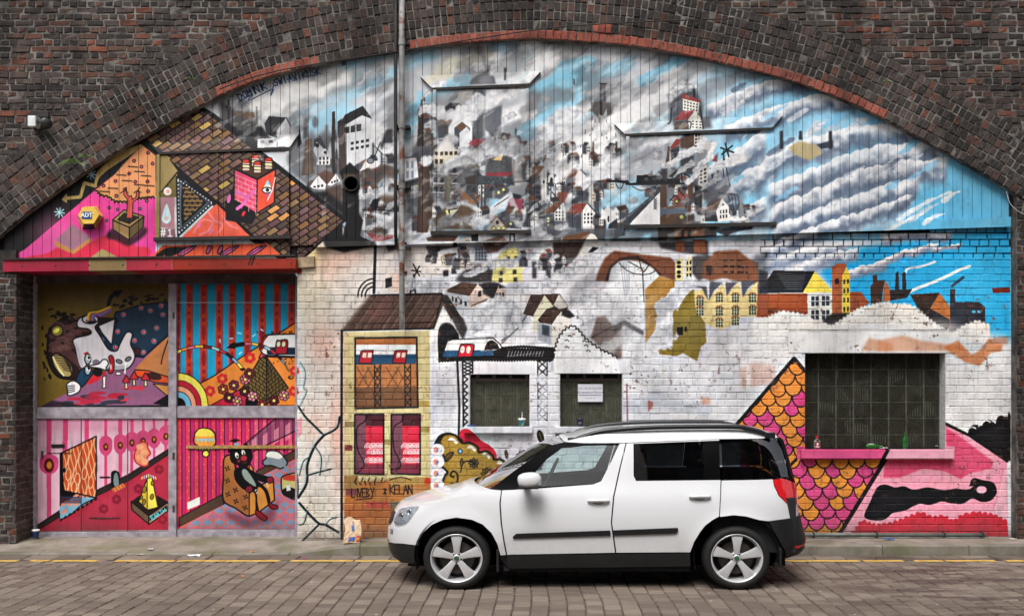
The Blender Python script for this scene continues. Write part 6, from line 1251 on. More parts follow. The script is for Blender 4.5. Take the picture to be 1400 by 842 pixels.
def hatch(xl, xr, yt, yb, slope, seams, hood, nm_label):
    """framed hatch: panels, stiles, sill, sloping hood"""
    h = empty('boarded_hatch', (PX((xl+xr)/2), 0, PZ(yb)), nm_label, 'hatch', 'boarded hatches in the arch head')
    sy = lambda x, y: y+slope*(x-xl)
    edges = [xl]+seams+[xr]
    for a, b in zip(edges[:-1], edges[1:]): bar((a+.3,sy(a,yb)), (b-.3,sy(b,yb)), yb-yt, -.036, -.0235, 'panel', M_PANEL, h)
    for x in (xl, xr): bar((x-2.2,sy(x,yb)), (x+2.2,sy(x,yb)), yb-yt, -.056, -.024, 'stile', M_PANEL, h)
    for x in seams[:1]: bar((x-1,sy(x,yb)), (x+1,sy(x,yb)), yb-yt, -.046, -.0365, 'cover_strip', M_PANEL, h)
    bar((xl-5,sy(xl,yb)+5), (xr+5,sy(xr,yb)+5), 4.6, -.085, -.024, 'sill', M_EDGE, h)
    (a0,a1), (b0,b1) = hood     # wall edge and drip edge: (left, right) points
    v = [(PX(a0[0]), -.022, PZ(a0[1])), (PX(a1[0]), -.022, PZ(a1[1])), (PX(b1[0],12.045), -.045, PZ(b1[1],12.045)), (PX(b0[0],12.045), -.045, PZ(b0[1],12.045))]
    v2 = [(p[0], p[1]+.004, p[2]-.03) for p in v]
    o = MB().add(v+v2, [(3,2,1,0),(4,5,6,7),(0,4,7,3),(2,3,7,6),(1,2,6,5)]).build('hood', M_PANEL); loc(o, h)
    bar((b0[0],b0[1]+3.4), (b1[0],b1[1]+3.4), 3.2, -.056, -.046, 'drip_edge', M_EDGE, h, 12.045)
    for p, q in ((a0, b0), (b1, a1)): bar((p[0], p[1]+1.6), (q[0], q[1]+1.6), 1.5, -.054, -.024, 'hood_end_shade', M_EDGE, h, 12.045)  # dark bars put the shade along the hood's slanted ends into colour
    return h
hatch(594, 721, 123, 316, -.012, [652,663], (((575,105),(739,98)), ((590,120),(724,114))), 'tall boarded hatch painted with a chapel and an iron bridge, under a sloping hood')
hatch(858, 1056, 187, 308, -.022, [949], (((840,170),(1070,158)), ((854,183),(1056,174))), 'wide boarded hatch painted with a tower works and blue sky')
hatch(216, 393, 211, 325, -.02, [297,305], (((205,196),(408,184)), ((216,208),(396,201))), 'boarded hatch painted with a red chimney block and roof tiles')
# ------------------------------------------------------------------ ground, road setts, pavement, kerb
def road_mat(name, c1, c2, tone=True):
    k = NT(name)
    if tone: col = k.ramp(k.n('Attribute', attribute_name='tone').outputs['Fac'], [(0, srgb(c1)), (1, srgb(c2))])
    else: col = k.ramp(k.noise(2, 4), [(.3, srgb(c1)), (.7, srgb(c2))])
    col = k.mix(k.ramp(k.noise(60, 6, rough=.7), [(.3, .0), (.8, .5)]), col, srgb('#6b625c'))
    # damp brown stains, drawn out along the street
    mp = k.n('Mapping'); mp.inputs['Scale'].default_value = (.55, 2.6, 1); k.l(k.pos(), mp.inputs[0])
    n = k.noise(1.6, 5, mp.outputs[0], .6); sx = k.n('SeparateXYZ'); k.l(k.pos(), sx.inputs[0])
    right = k.ramp(k.math('MULTIPLY', k.math('ADD', sx.outputs[0], 0.), .2), [(.42, .0), (.72, 1.)])
    st = k.math('MULTIPLY', k.ramp(n, [(.50, 0), (.56, 1)]), k.math('ADD', k.math('MULTIPLY', right, .68), .14))
    col = k.mix(st, col, srgb('#3f322d'))
    vo = k.n('TexVoronoi', _Scale=5.5); k.l(k.pos(), vo.inputs['Vector'])          # trodden chewing gum
    dots = k.math('MULTIPLY', k.ramp(vo.outputs['Distance'], [(.075, 1), (.10, 0)]), k.ramp(k.n('SeparateColor').outputs[0], [(0, 0), (1, 1)])) if False else k.ramp(vo.outputs['Distance'], [(.06, .8), (.085, 0)])
    sel = k.n('SeparateColor'); k.l(vo.outputs['Color'], sel.inputs[0])
    dots = k.math('MULTIPLY', dots, k.ramp(sel.outputs[0], [(.5, 0), (.55, 1)]))
    col = k.mix(dots, col, srgb('#c4beb4'))
    col = k.mix(k.ramp(k.noise(.8, 6, rough=.65), [(.42, 0), (.7, .5)]), col, srgb('#4a4039'))
    k.l(col, k.b.inputs['Base Color']); k.b.inputs['Roughness'].default_value = .8
    k.l(k.ramp(st, [(0, .85), (1, .45)]), k.b.inputs['Roughness'])
    k.bump(k.noise(90, 7, rough=.7), .35, .006); return k.m
M_SETT = road_mat('paving_setts', '#5e5147', '#877a6d'); M_BED = mortar('sand_joint', '#2e2925', '#544b43')
M_FAR = road_mat('street_surface', '#7a6c60', '#8f8276', False)
g = link('ground', mesh('ground', [(-600,-600,-.05),(600,-600,-.05),(600,600,-.05),(-600,600,-.05)], [(0,1,2,3)]), M_FAR); g['kind'] = 'structure'
DK = 11.52; YK = CAM_Y+DK                       # kerb face
rd = link('road', mesh('road', [(-30,-26,-.012),(30,-26,-.012),(30,YK+.06,-.012),(-30,YK+.06,-.012)], [(0,1,2,3)]), M_BED); rd['kind'] = 'structure'
rs = random.Random(21); setts = []
pw, pl = .158, .168
for c in range(-64, 65):
    y = YK-.30-rs.uniform(0, pl)*.25-(c % 2)*pl*.5+.05
    first = True
    while y > -7.4:
        l = pl*rs.uniform(.9,1.1); x = c*pw+.022*math.sin(y*1.7+1)+.006*math.sin(y*3.9+c*.3)
        setts.append((x, y-l/2, pw-.009, l-.013)); y -= l
for c in range(-30, 31): setts.append((c*.34+rs.uniform(-.02,.02), YK-.13, .325, .22))      # gutter slabs
def sett(w, l, rnd):
    j = .003; q = [(-w/2,-l/2),(w/2,-l/2),(w/2,l/2),(-w/2,l/2)]; b = .008
    v = [(x,y,-.05) for x, y in q]+[(x+rnd.uniform(-j,j), y+rnd.uniform(-j,j), -b+.0) for x, y in q]+[(x*(1-2*b/w), y*(1-2*b/l), rnd.uniform(-.0018,.0018)) for x, y in q]
    f = [(8,9,10,11)]
    for i in range(4): k = (i+1) % 4; f += [(i,k,4+k,4+i), (4+i,4+k,8+k,8+i)]
    return v, f
def in_view(s):
    d = s[1]-CAM_Y; px = CX+s[0]*FP/d; py = HY+CAM_Z*FP/d
    return -10 < px < 1410 and py < 850 and not (540 < px < 1095 and py < 800)
order = sorted(setts, key=lambda s: (not in_view(s), s[1])); cache = {}
for x, y, w, l in order[:300]:
    k = (round(w,2), round(l/.01), rs.randrange(6))
    if k not in cache: me = mesh('sett', *sett(w, k[1]*.01, rs)); me.materials.append(M_SETT); set_tone(me, rs.random()); cache[k] = me
    o = link('sett', cache[k], None, rd, (x, y, rs.uniform(-.003,.002))); o.rotation_euler = (rs.uniform(-.012,.012), rs.uniform(-.012,.012), rs.uniform(-.01,.01))
V, F, T = [], [], []
for x, y, w, l in order[300:]:
    v, f = sett(w, l, rs); n = len(V); t = rs.random(); tz = rs.uniform(-.003,.002); tx, ty = rs.uniform(-.012,.012), rs.uniform(-.012,.012)
    V += [(a+x, b+y, c+tz+a*ty+b*tx) for a, b, c in v]; F += [tuple(i+n for i in q) for q in f]; T += [t]*len(v)
me = mesh('sett_paving', V, F); me.materials.append(M_SETT); set_tone(me, T); o = link('sett_paving', me, None, rd); o['kind'] = 'stuff'
# worn yellow line
def worn(name, col):
    k = NT(name); k.l(k.ramp(k.noise(12, 5), [(.3, srgb('#b8923c')), (.7, srgb(col))]), k.b.inputs['Base Color']); k.b.inputs['Roughness'].default_value = .6; return k.m
M_YEL = worn('yellow_line_paint', '#e2bf62')
yl = MB(); x = -7.2; ry = random.Random(2)
while x < 6.2:
    w = ry.uniform(.15,.6) if (x < -3.2 or x > 3) else ry.uniform(.5,.9)
    n = 6; top = [(x+w*i/n, YK-.345+ry.uniform(-.008,.008), .0045) for i in range(n+1)]; bot = [(p[0]+ry.uniform(-.01,.01), p[1]-.085+ry.uniform(-.01,.01), .0045) for p in top]
    yl.add(bot+top, [(i, i+1, n+2+i, n+1+i) for i in range(n)]); x += w+ry.choice([.012,.012,.03,.12,.2])
o = yl.build('yellow_line', M_YEL, rd)
# pavement: level on the right, dropped to the road before the doors
def kh(px): return .022+.092*min(1, max(0, (px-395)/95))**1.0
def conc(name, c1, c2, moss=True):
    k = NT(name); col = k.ramp(k.noise(3.2, 6, rough=.65), [(.32, srgb(c1)), (.68, srgb(c2))])
    col = k.mix(k.ramp(k.noise(1.1, 5, rough=.6), [(.5, 0), (.64, .8)]), col, srgb('#4a4440'))
    if moss: col = k.mix(k.ramp(k.noise(2.2, 5), [(.5, 0), (.62, .5)]), col, srgb('#6a6a48'))
    col = k.mix(k.ramp(k.noise(140, 3), [(.6, 0), (.75, .5)]), col, srgb('#c0b8ae'))
    k.l(col, k.b.inputs['Base Color']); k.b.inputs['Roughness'].default_value = .85; k.bump(k.noise(80, 8, rough=.7), .5, .008); return k.m
M_CONC = conc('pavement_concrete', '#6b6259', '#938a80'); M_KERB = conc('kerb_stone', '#625e53', '#878176')
pxs = list(range(-300, 1701, 20)); v = []; rows = [(YK+.125,0),(YK+.3,.25),(-.06,.6),(.012,.8),(.5,1.0)]
for px in pxs:
    X = PX(px, DK)
    for y, t in rows: h0 = kh(px); h1 = .114 if px > 480 else .085; v.append((X, y, h0-.003+(h1-h0)*t))
nr = len(rows); f = [(i*nr+k, (i+1)*nr+k, (i+1)*nr+k+1, i*nr+k+1) for i in range(len(pxs)-1) for k in range(nr-1)]
pv = link('pavement', mesh('pavement', v, f), M_CONC); pv['kind'] = 'structure'
j = [-300+k*118 for k in range(6)]+[395,492]+[617+118*k for k in range(10)]
for a, b in zip(j[:-1], j[1:]):
    n = 6; V, F = [], []
    for i in range(n+1):
        px = a+(b-a)*i/n; X = PX(px, DK)+(.004 if i == 0 else (-.004 if i == n else 0)); h = kh(px)
        V += [(X, YK, -.04), (X, YK+.004, h-.014), (X, YK+.016, h-.002), (X, YK+.13, h+.001), (X, YK+.13, -.04)]
    F = [(q*5+k, q*5+5+k, q*5+6+k, q*5+1+k) for q in range(n) for k in range(4)]+[(0,1,2,3,4), tuple(n*5+k for k in (4,3,2,1,0))]
    o = MB().add(V, F).build('kerb_stone', M_KERB, pv)

# ------------------------------------------------------------------ unseen buildings behind the lens, added to shape the light and the car's reflections
M_FARB = brick_mat('soot_brick_far', [(0,'#3a3230'),(1,'#5a4840')], .5); M_FARG = plain('far_window', '#14171a', .15, vary=.2)
def across(x0, x1, h, label):
    b = empty('added_warehouse', ((x0+x1)/2, -17.5, 0), label, 'building', 'buildings across the street')
    loc(MB().box(x0, x1, -25, -17.5, -.04, h).build('wall', M_FARB), b); loc(MB().box(x0-.1, x1+.1, -25.1, -17.36, h+.003, h+.35).build('parapet', M_EDGE), b)
    for k in range(int((x1-x0)/3.2)):
        for z in np.arange(1.2, h-2.2, 3.3): loc(MB().box(x0+1+k*3.2, x0+2.5+k*3.2, -17.53, -17.49, z, z+1.8).build('window', M_FARG), b)
across(2.5, 44, 17, 'tall dark brick warehouse facing the painted arch across the street'); across(-42, 2.2, 8.4, 'low dark brick warehouse facing the workshop doors across the street')
# ------------------------------------------------------------------ fascia and workshop doors
fas = empty('fascia_beam', (PX(205), 0, PZ(372)), 'red and pink painted fascia beam above the workshop doors', 'beam')
FD = 11.97
o = MB().prism([(PX(4,FD), PZ(371.5,FD)), (PX(404,FD), PZ(367,FD)), (PX(404,FD), PZ(350.5,FD)), (PX(4,FD), PZ(355.5,FD))], CAM_Y+FD, .42).build('beam', paint_mat('painted_fascia', FD, .5, .25, .15, 26, '#3a2420')); loc(o, fas)
bar((4,355.5), (404,350.4), 2.2, CAM_Y+FD-.02, -.02, 'drip_strip', M_EDGE, fas, FD)
bar((404.5,366), (429,364), 14, -.03, .25, 'beam_end', plain('stained_stone', '#a08c70', .8, vary=.3, scale=12, bump=.4), fas)
for px in range(30, 400, 46): loc(MB().lathe([(.0,-.006),(.008,-.004),(.011,0)], 'y', 10, (PX(px,FD), CAM_Y+FD, PZ(364-px*.01,FD))).build('rivet', M_EDGE), fas)
dr = empty('workshop_doors', (PX(225,12.45), .35, .09), 'two bays of painted workshop doors in a grey frame beneath the red fascia', 'doors')
DD = 12.45; DY = CAM_Y+DD
M_FRAME = plain('chipped_grey_paint', '#9d97a0', .55, vary=.28, scale=10, bump=.3); M_HEAD = plain('dark_head_board', '#4f4648', .7, vary=.35, scale=9, bump=.3); M_WOOD = plain('bare_batten', '#a8884e', .7, vary=.3, scale=30); M_MET = plain('dull_steel', '#6a6660', .4, .8, vary=.3)
def dbox(a, b, c, d, y0, y1, name, mat, bev=.004, par=dr): return loc(MB().box(PX(a,DD), PX(b,DD), DY+y0, DY+y1, PZ(d,DD), PZ(c,DD), bev).build(name, mat), par)
dbox(43.5, 51.5, 378, 739, -.06, .05, 'jamb', M_FRAME); dbox(232.2, 243, 388, 741, -.05, .05, 'mullion', M_FRAME); dbox(404.2, 412, 378, 741, -.03, .05, 'jamb', M_FRAME)
dbox(51.7, 404, 374.5, 388, -.045, .05, 'head', M_HEAD)
dbox(51.7, 232, 556.5, 572, -.03, .05, 'transom', M_FRAME); dbox(243.2, 404, 555, 571, -.03, .05, 'transom', M_FRAME)
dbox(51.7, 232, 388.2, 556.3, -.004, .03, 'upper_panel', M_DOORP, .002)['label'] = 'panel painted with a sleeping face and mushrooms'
dbox(243.2, 404, 388.2, 413.2, -.004, .03, 'upper_panel', M_DOORP, .002); dbox(243.2, 404, 413.8, 554.8, -.004, .03, 'upper_panel', M_DOORP, .002)['label'] = 'panel painted with blue and red stripes, pyramid and rainbow'
for a, b in ((51.7,111.3),(111.8,174.8),(175.3,232)): dbox(a, b, 572.2, 726, -.008, .03, 'door_leaf', M_DOORP, .002)
dbox(243.2, 404, 571.2, 723.5, -.008, .03, 'lower_panel', M_DOORP, .002)['label'] = 'panel painted with a striped room and an armchair'
dbox(51.7, 232, 726.5, 738, -.035, .05, 'threshold', M_FRAME); dbox(243.2, 404, 724, 741, -.03, .05, 'threshold', M_FRAME)
for x in (111.5, 175): dbox(x-.5, x+.5, 573, 726, -.012, -.0085, 'cover_strip', M_EDGE, 0)
lb = dbox(65, 99, 602.5, 618.5, -.02, -.0085, 'letterbox', M_DOORP, .002); dbox(71.5, 89.5, 606.8, 611.8, -.026, -.0205, 'slot', M_DARK, .001, lb).matrix_parent_inverse = Matrix.Identity(4)
dbox(57, 60, 616, 626, -.022, -.0085, 'latch', M_MET, .001); dbox(134, 154, 706.8, 708.2, -.018, -.0085, 'bolt', M_MET, .001); dbox(122, 165, 706.8, 708.2, -.014, -.0085, 'bolt', M_EDGE, .001)
dbox(255.5, 401.2, 608.8, 612.8, -.028, -.0085, 'batten', M_WOOD, .002)
for y in (640, 652): dbox(131.5, 133.5, y-18, y-8, -.016, -.0085, 'hinge', M_EDGE, .001)
for y in (427, 618, 690): dbox(238, 241, y, y+9, -.056, -.0505, 'hinge', M_MET, .001)
# ------------------------------------------------------------------ parked white car
CYC = -1.65                                         # car centre line
car = empty('parked_car', (.388, CYC, 0), 'white five-door off-road estate car with black roof rails parked at the kerb', 'car')
PLAN = [(-1.715,0),(-1.705,.22),(-1.67,.42),(-1.60,.60),(-1.49,.73),(-1.32,.815),(-1.05,.862),(-.6,.884),(0,.893),(.8,.895),(1.4,.89),(1.8,.876),(2.10,.845),(2.29,.785),(2.40,.68),(2.455,.5),(2.475,.25),(2.48,0)]
pl_ = np.array(sm(PLAN, n=24)); PS = np.concatenate([[0], np.cumsum(np.hypot(np.diff(pl_[:,0]), np.diff(pl_[:,1])))]); SEND = PS[-1]
KZ = ([.1,.2,.28,.36,.46,.58,.70,.80,.88,.95,1.0,1.1,1.2,1.3,1.4,1.48,1.56],[.90,.945,.962,.975,.992,1.0,.997,.985,.965,.937,.915,.882,.848,.81,.765,.715,.64])
FX = ([.1,.2,.3,.42,.55,.65,.72,.80,.9],[.16,.07,.015,0,.01,.045,.09,.17,.30]); RX = ([.1,.25,.35,.45,.55,.7,.9,1.0,1.2,1.4,1.5],[-.25,-.10,-.01,0,-.03,-.065,-.075,-.09,-.135,-.185,-.28])
WHF, WHR, WZ = -.943, 1.718, .30
def sst(a, b, x): t = min(1, max(0, (x-a)/(b-a))); return t*t*(3-2*t)
def skin(s, z, off=0., side=-1):
    x0 = float(np.interp(s, PS, pl_[:,0])); y0 = float(np.interp(s, PS, pl_[:,1]))
    x = x0+np.interp(z, *FX)*sst(-1.0, -1.69, x0)+np.interp(z, *RX)*sst(1.75, 2.44, x0)
    w = y0*np.interp(z, *KZ)
    for cx in (WHF, WHR):                                # flared arches
        r = math.hypot(x-cx, (z-WZ)*1.04)
        if z < .85: w += .020*math.exp(-((r-.40)/.07)**2)
    if -.55 < x0 < 1.3 and z < .9: w -= .010*math.exp(-((z-.46)/.10)**2)*sst(-.55,-.3,x0)*sst(1.3,1.0,x0)   # hollow of the doors
    if off:
        e = .01; i = np.interp([s-e, s+e], PS, pl_[:,0]); j = np.interp([s-e, s+e], PS, pl_[:,1]); dx, dy = i[1]-i[0], j[1]-j[0]; l = math.hypot(dx, dy) or 1
        x += -dy/l*off*(1 if True else 0); w += dx/l*off
    return Vector((x, CYC+side*w, z))
def unproj(px, py):
    """photo pixel -> (s, z) on the near flank"""
    d = 9.6; s_grid = np.linspace(.02, SEND-.02, 500)
    for _ in range(7):
        z = CAM_Z-(py-HY)*d/FP
        pts = [skin(s, z) for s in s_grid]; pp = np.array([CX+p.x*FP/(p.y-CAM_Y) for p in pts])
        lo, hi = int(np.argmin(pp)), int(np.argmax(pp)); k = np.arange(lo, hi+1)
        s = float(np.interp(px, pp[k], s_grid[k])); d = skin(s, z).y-CAM_Y
    return s, z
def UP(*p): return [unproj(*q) for q in p]
def dens(p, m=.05, closed=True):
    out = []; n = len(p)
    for i in range(n if closed else n-1):
        a, b = p[i], p[(i+1) % n]; k = max(1, int(math.hypot(b[0]-a[0], b[1]-a[1])/m))
        out += [(a[0]+(b[0]-a[0])*t/k, a[1]+(b[1]-a[1])*t/k) for t in range(k)]
    if not closed: out.append(p[-1])
    return out
def inpoly(p, x, y):
    c = False; n = len(p)
    for i in range(n):
        (x0,y0),(x1,y1) = p[i], p[i-1]
        if (y0 > y) != (y1 > y) and x < (x1-x0)*(y-y0)/(y1-y0)+x0: c = not c
    return c
def patch(name, poly, mat, off=0., rim=.014, side=-1, parent=car, grid=.045, smooth_outline=False, label=None):
    """piece of the car's skin cut to an outline given in (s, z)"""
    if smooth_outline: poly = [tuple(q) for q in sm(poly, True, 5)]
    b = dens(poly, grid); n = len(b)
    xs_ = [q[0] for q in b]; zs_ = [q[1] for q in b]; pts = [Vector(q) for q in b]
    x = min(xs_)+grid/2; r = 0
    while x < max(xs_):
        z = min(zs_)+grid/2+(r % 2)*grid/2
        while z < max(zs_):
            if inpoly(b, x, z) and min((x-q[0])**2+(z-q[1])**2 for q in b) > (grid*.45)**2: pts.append(Vector((x, z)))
            z += grid
        x += grid; r += 1
    V, _, F, *_ = delaunay_2d_cdt(pts, [(i, (i+1) % n) for i in range(n)], [], 1, 1e-5)
    v3 = [skin(q[0], q[1], off, side) for q in V]; f = []
    for t in F:
        a, c, d = (V[i] for i in t); ar = (c[0]-a[0])*(d[1]-a[1])-(d[0]-a[0])*(c[1]-a[1])
        f.append(tuple(t) if (ar > 0) == (side < 0) else tuple(reversed(t)))
    if rim and len(V) >= n:
        m = len(v3); area = sum(b[i][0]*b[(i+1)%n][1]-b[(i+1)%n][0]*b[i][1] for i in range(n))
        v3 += [skin(q[0], q[1], off-rim, side) for q in b]
        for i in range(n):
            k = (i+1) % n; q = (i, m+i, m+k, k)
            f.append(q if (area > 0) == (side < 0) else q[::-1])
    me = mesh(name, v3, f)
    for p in me.polygons: p.use_smooth = True
    o = link(name, me, mat)
    nf = len(F)
    bm = bmesh.new(); bm.from_mesh(me)
    for e in bm.edges:
        if len(e.link_faces) == 2 and e.calc_face_angle(0) > .8: e.smooth = False
    bm.to_mesh(me); bm.free()
    loc(o, car) if parent is car else setattr(o, 'parent', parent)
    if label: o['label'] = label
    return o
# ---- materials
def car_paint():
    k = NT('white_car_paint'); b = k.b.inputs
    col = k.mix(k.ramp(k.noise(2.5, 5), [(.45, 0), (.75, .10)]), srgb('#d3d5d8'), srgb('#aba79f'))     # road film
    sx = k.n('SeparateXYZ'); k.l(k.pos(), sx.inputs[0]); low = k.ramp(sx.outputs[2], [(.25, .35), (.55, 0)]); col = k.mix(k.math('MULTIPLY', low, k.ramp(k.noise(20, 5), [(.3,.3),(.7,1)])), col, srgb('#9a9084'))
    k.l(col, b['Base Color']); b['Roughness'].default_value = .32; b['Coat Weight'].default_value = .8; b['Coat Roughness'].default_value = .03; b['Coat IOR'].default_value = 1.35; b['Specular IOR Level'].default_value = .3; return k.m
M_CAR = car_paint(); M_BLK = plain('black_trim', '#17171a', .5, vary=.25, scale=6, bump=.1); M_GLOSS = plain('gloss_black', '#050506', .35, spec=.06, vary=.1); M_RUB = plain('tyre_rubber', '#0d0d0e', .75, vary=.25, scale=20, bump=.15)
M_ALLOY = plain('silver_alloy', '#d6d7d9', .3, .4, vary=.05); M_CHR = plain('chrome', '#d5d7da', .12, 1, vary=.04); M_INT = plain('dark_interior', '#15151a', .8, vary=.2); M_SEAT = plain('seat_cloth', '#1d1d22', .9, vary=.2)
M_RAIL = plain('satin_black_rail', '#1d1f24', .35, vary=.1); M_DISC = plain('brake_disc', '#5a5652', .5, .8, vary=.3)
def pane(name, tint, refl=1.45):
    k = NT(name); t = k.t; t.nodes.remove(k.b); out = [n for n in t.nodes if n.type == 'OUTPUT_MATERIAL'][0]
    tr = k.n('BsdfTransparent'); tr.inputs[0].default_value = (*tint, 1); gl = k.n('BsdfGlossy'); gl.inputs['Roughness'].default_value = .02; fr = k.n('Fresnel'); fr.inputs[0].default_value = refl
    mx = k.n('MixShader'); k.l(fr.outputs[0], mx.inputs[0]); k.l(tr.outputs[0], mx.inputs[1]); k.l(gl.outputs[0], mx.inputs[2]); k.l(mx.outputs[0], out.inputs[0]); return k.m
M_GLASS = pane('car_glass', (.70,.82,.82), 1.75); M_PRIV = pane('privacy_glass', (.10,.12,.13), 2.5); M_LENS = pane('clear_lens', (.9,.92,.94), 1.45)
def red_lens():
    k = NT('red_lens'); v = k.n('TexVoronoi', _Scale=60.); k.l(k.pos(), v.inputs[0]); k.l(k.ramp(v.outputs['Distance'], [(0, srgb('#a80f18')), (1, srgb('#e2222c'))]), k.b.inputs['Base Color']); k.b.inputs['Roughness'].default_value = .1; k.b.inputs['Coat Weight'].default_value = 1; return k.m
M_REDL = red_lens()
# ---- key lines
hood_px = [(572,691.5),(600,685),(630,678),(655,672),(671,668.8)]
hoodE = [(0,.742),(.22,.744),(.44,.750),(.62,.758)]+UP(*hood_px)
archF = [(684.5,758.5),(680,743),(672,728),(660,716.5),(645,710),(624,707),(606,710),(590,717),(578,728),(571,740)]
archR = [(1057,726),(1047,716),(1038,710.5),(1020,705.5),(1003,703.8),(986,706),(974,710.5),(964,718),(957,727),(949,740),(944.5,752.5)]
aF = UP(*archF); aR = UP(*archR)
bumpTop = UP((571,745),(550,742.5),(531,740))+[(.5,.415),(.25,.415),(0,.415)]
doorF = UP((685,670.2),(682.6,688),(684.3,714),(688,739.5),(691.6,758))
fender = hoodE+doorF+aF+bumpTop
S_B, S_R = {}, {}
front_door = UP((686.4,670),(700,669.5),(741,667.3),(811,662),(822,657.6),(835,632),(846,608.3),(848,606.3),(855.2,605.8),(846.6,640),(838,679),(835,714),(840.8,755),(693.6,757.8),(690,739.5),(686.3,714),(684.6,688))
front_glass = UP((722,666),(811,661.2),(821.5,656.8),(834.5,631),(845,608.8),(800,609.8),(768,613.2),(748,628),(730,648))
a_pillar = UP((670,668.6),(700,645.5),(730,624.3),(754,608.2),(772,604),(800,606),(846.5,605.8),(845.6,608.2),(800,609.2),(768,612.6),(747.4,627.8),(729.4,648),(721.4,666),(722,667.4),(700,669.2))
roof_px = [(772,603.5),(800,597),(830,592),(870,589.3),(916,588),(1000,587.4),(1040,589.5),(1062,596)]
roofE = UP(*roof_px)
roof_side = UP(*roof_px)+UP((1063,598),(985,599.8),(856,604.8),(846.5,605.2),(800,605.2),(778,604.2))
rear_door = UP((856.8,605.8),(983.2,600.6),(983.2,601.8),(866,606.4),(866.2,650),(869.5,657.2),(985.2,656),(983,705.5))+aR[6:]+UP((943.2,754.6),(842.8,755),(836.8,714),(840,679),(848.4,640))
rear_glass = UP((867,607),(962,602.6),(961.4,655.6),(870.5,656.4),(867.4,650)); rear_black = UP((962.6,602.6),(983,601.9),(984.8,655.4),(962,655.6))
q_glass = UP((986.3,601),(1061,599),(1068,610),(1076.5,640),(1078,651),(987.6,655))
tail = UP((1057,655.3),(1070,653.8))+[(unproj(1084,652)[0]+.06,.97)]+[(unproj(1086,688)[0]+.07,.79)]+UP((1086,690.3),(1076.5,688),(1065,677),(1058.5,663))
s_c = unproj(1084,652)[0]+.065
quarter = UP((986.6,656.6),(1056.5,655),(1058,664),(1064.6,677.8),(1076.2,688.8),(1085,690.8))+[(s_c+.02,.78),(s_c+.02,.69)]+UP((1087,706.3),(1067,709.8),(1050,712))+aR[2:6]+UP((984.4,705.6))
bumperR = UP((1051,712.6),(1067,710.6),(1087,707.2))+[(s_c+.02,.685),(SEND,.66),(SEND,.34),(s_c+.1,.30)]+UP((1088,758),(1073,763),(1067,742),(1058,726))
bumperF = [(q[0], q[1]-.006) for q in bumpTop][::-1]
bumperF = bumperF+UP((571,746),(573,770),(548,768.5))+[(.62,.24),(.3,.235),(0,.235)]
dpil = UP((1062.5,598),(1069.4,610),(1077.8,640),(1079.3,651.5))+[(s_c,.985),(s_c+.03,1.2),(s_c,1.40)]
sill = UP((692.5,759),(943.2,755.8),(944,774),(694,777))
shell = hoodE+UP((700,671),(760,668),(850,664),(985,660),(1057,657))+[(s_c,.95),(SEND,.95),(SEND,.36),(s_c,.34)]+UP((1064,750),(1058,727))+aR[1:]+UP((944,772),(694,776),(684,765))+aF+UP((571,765))+[(.5,.27),(0,.27)]
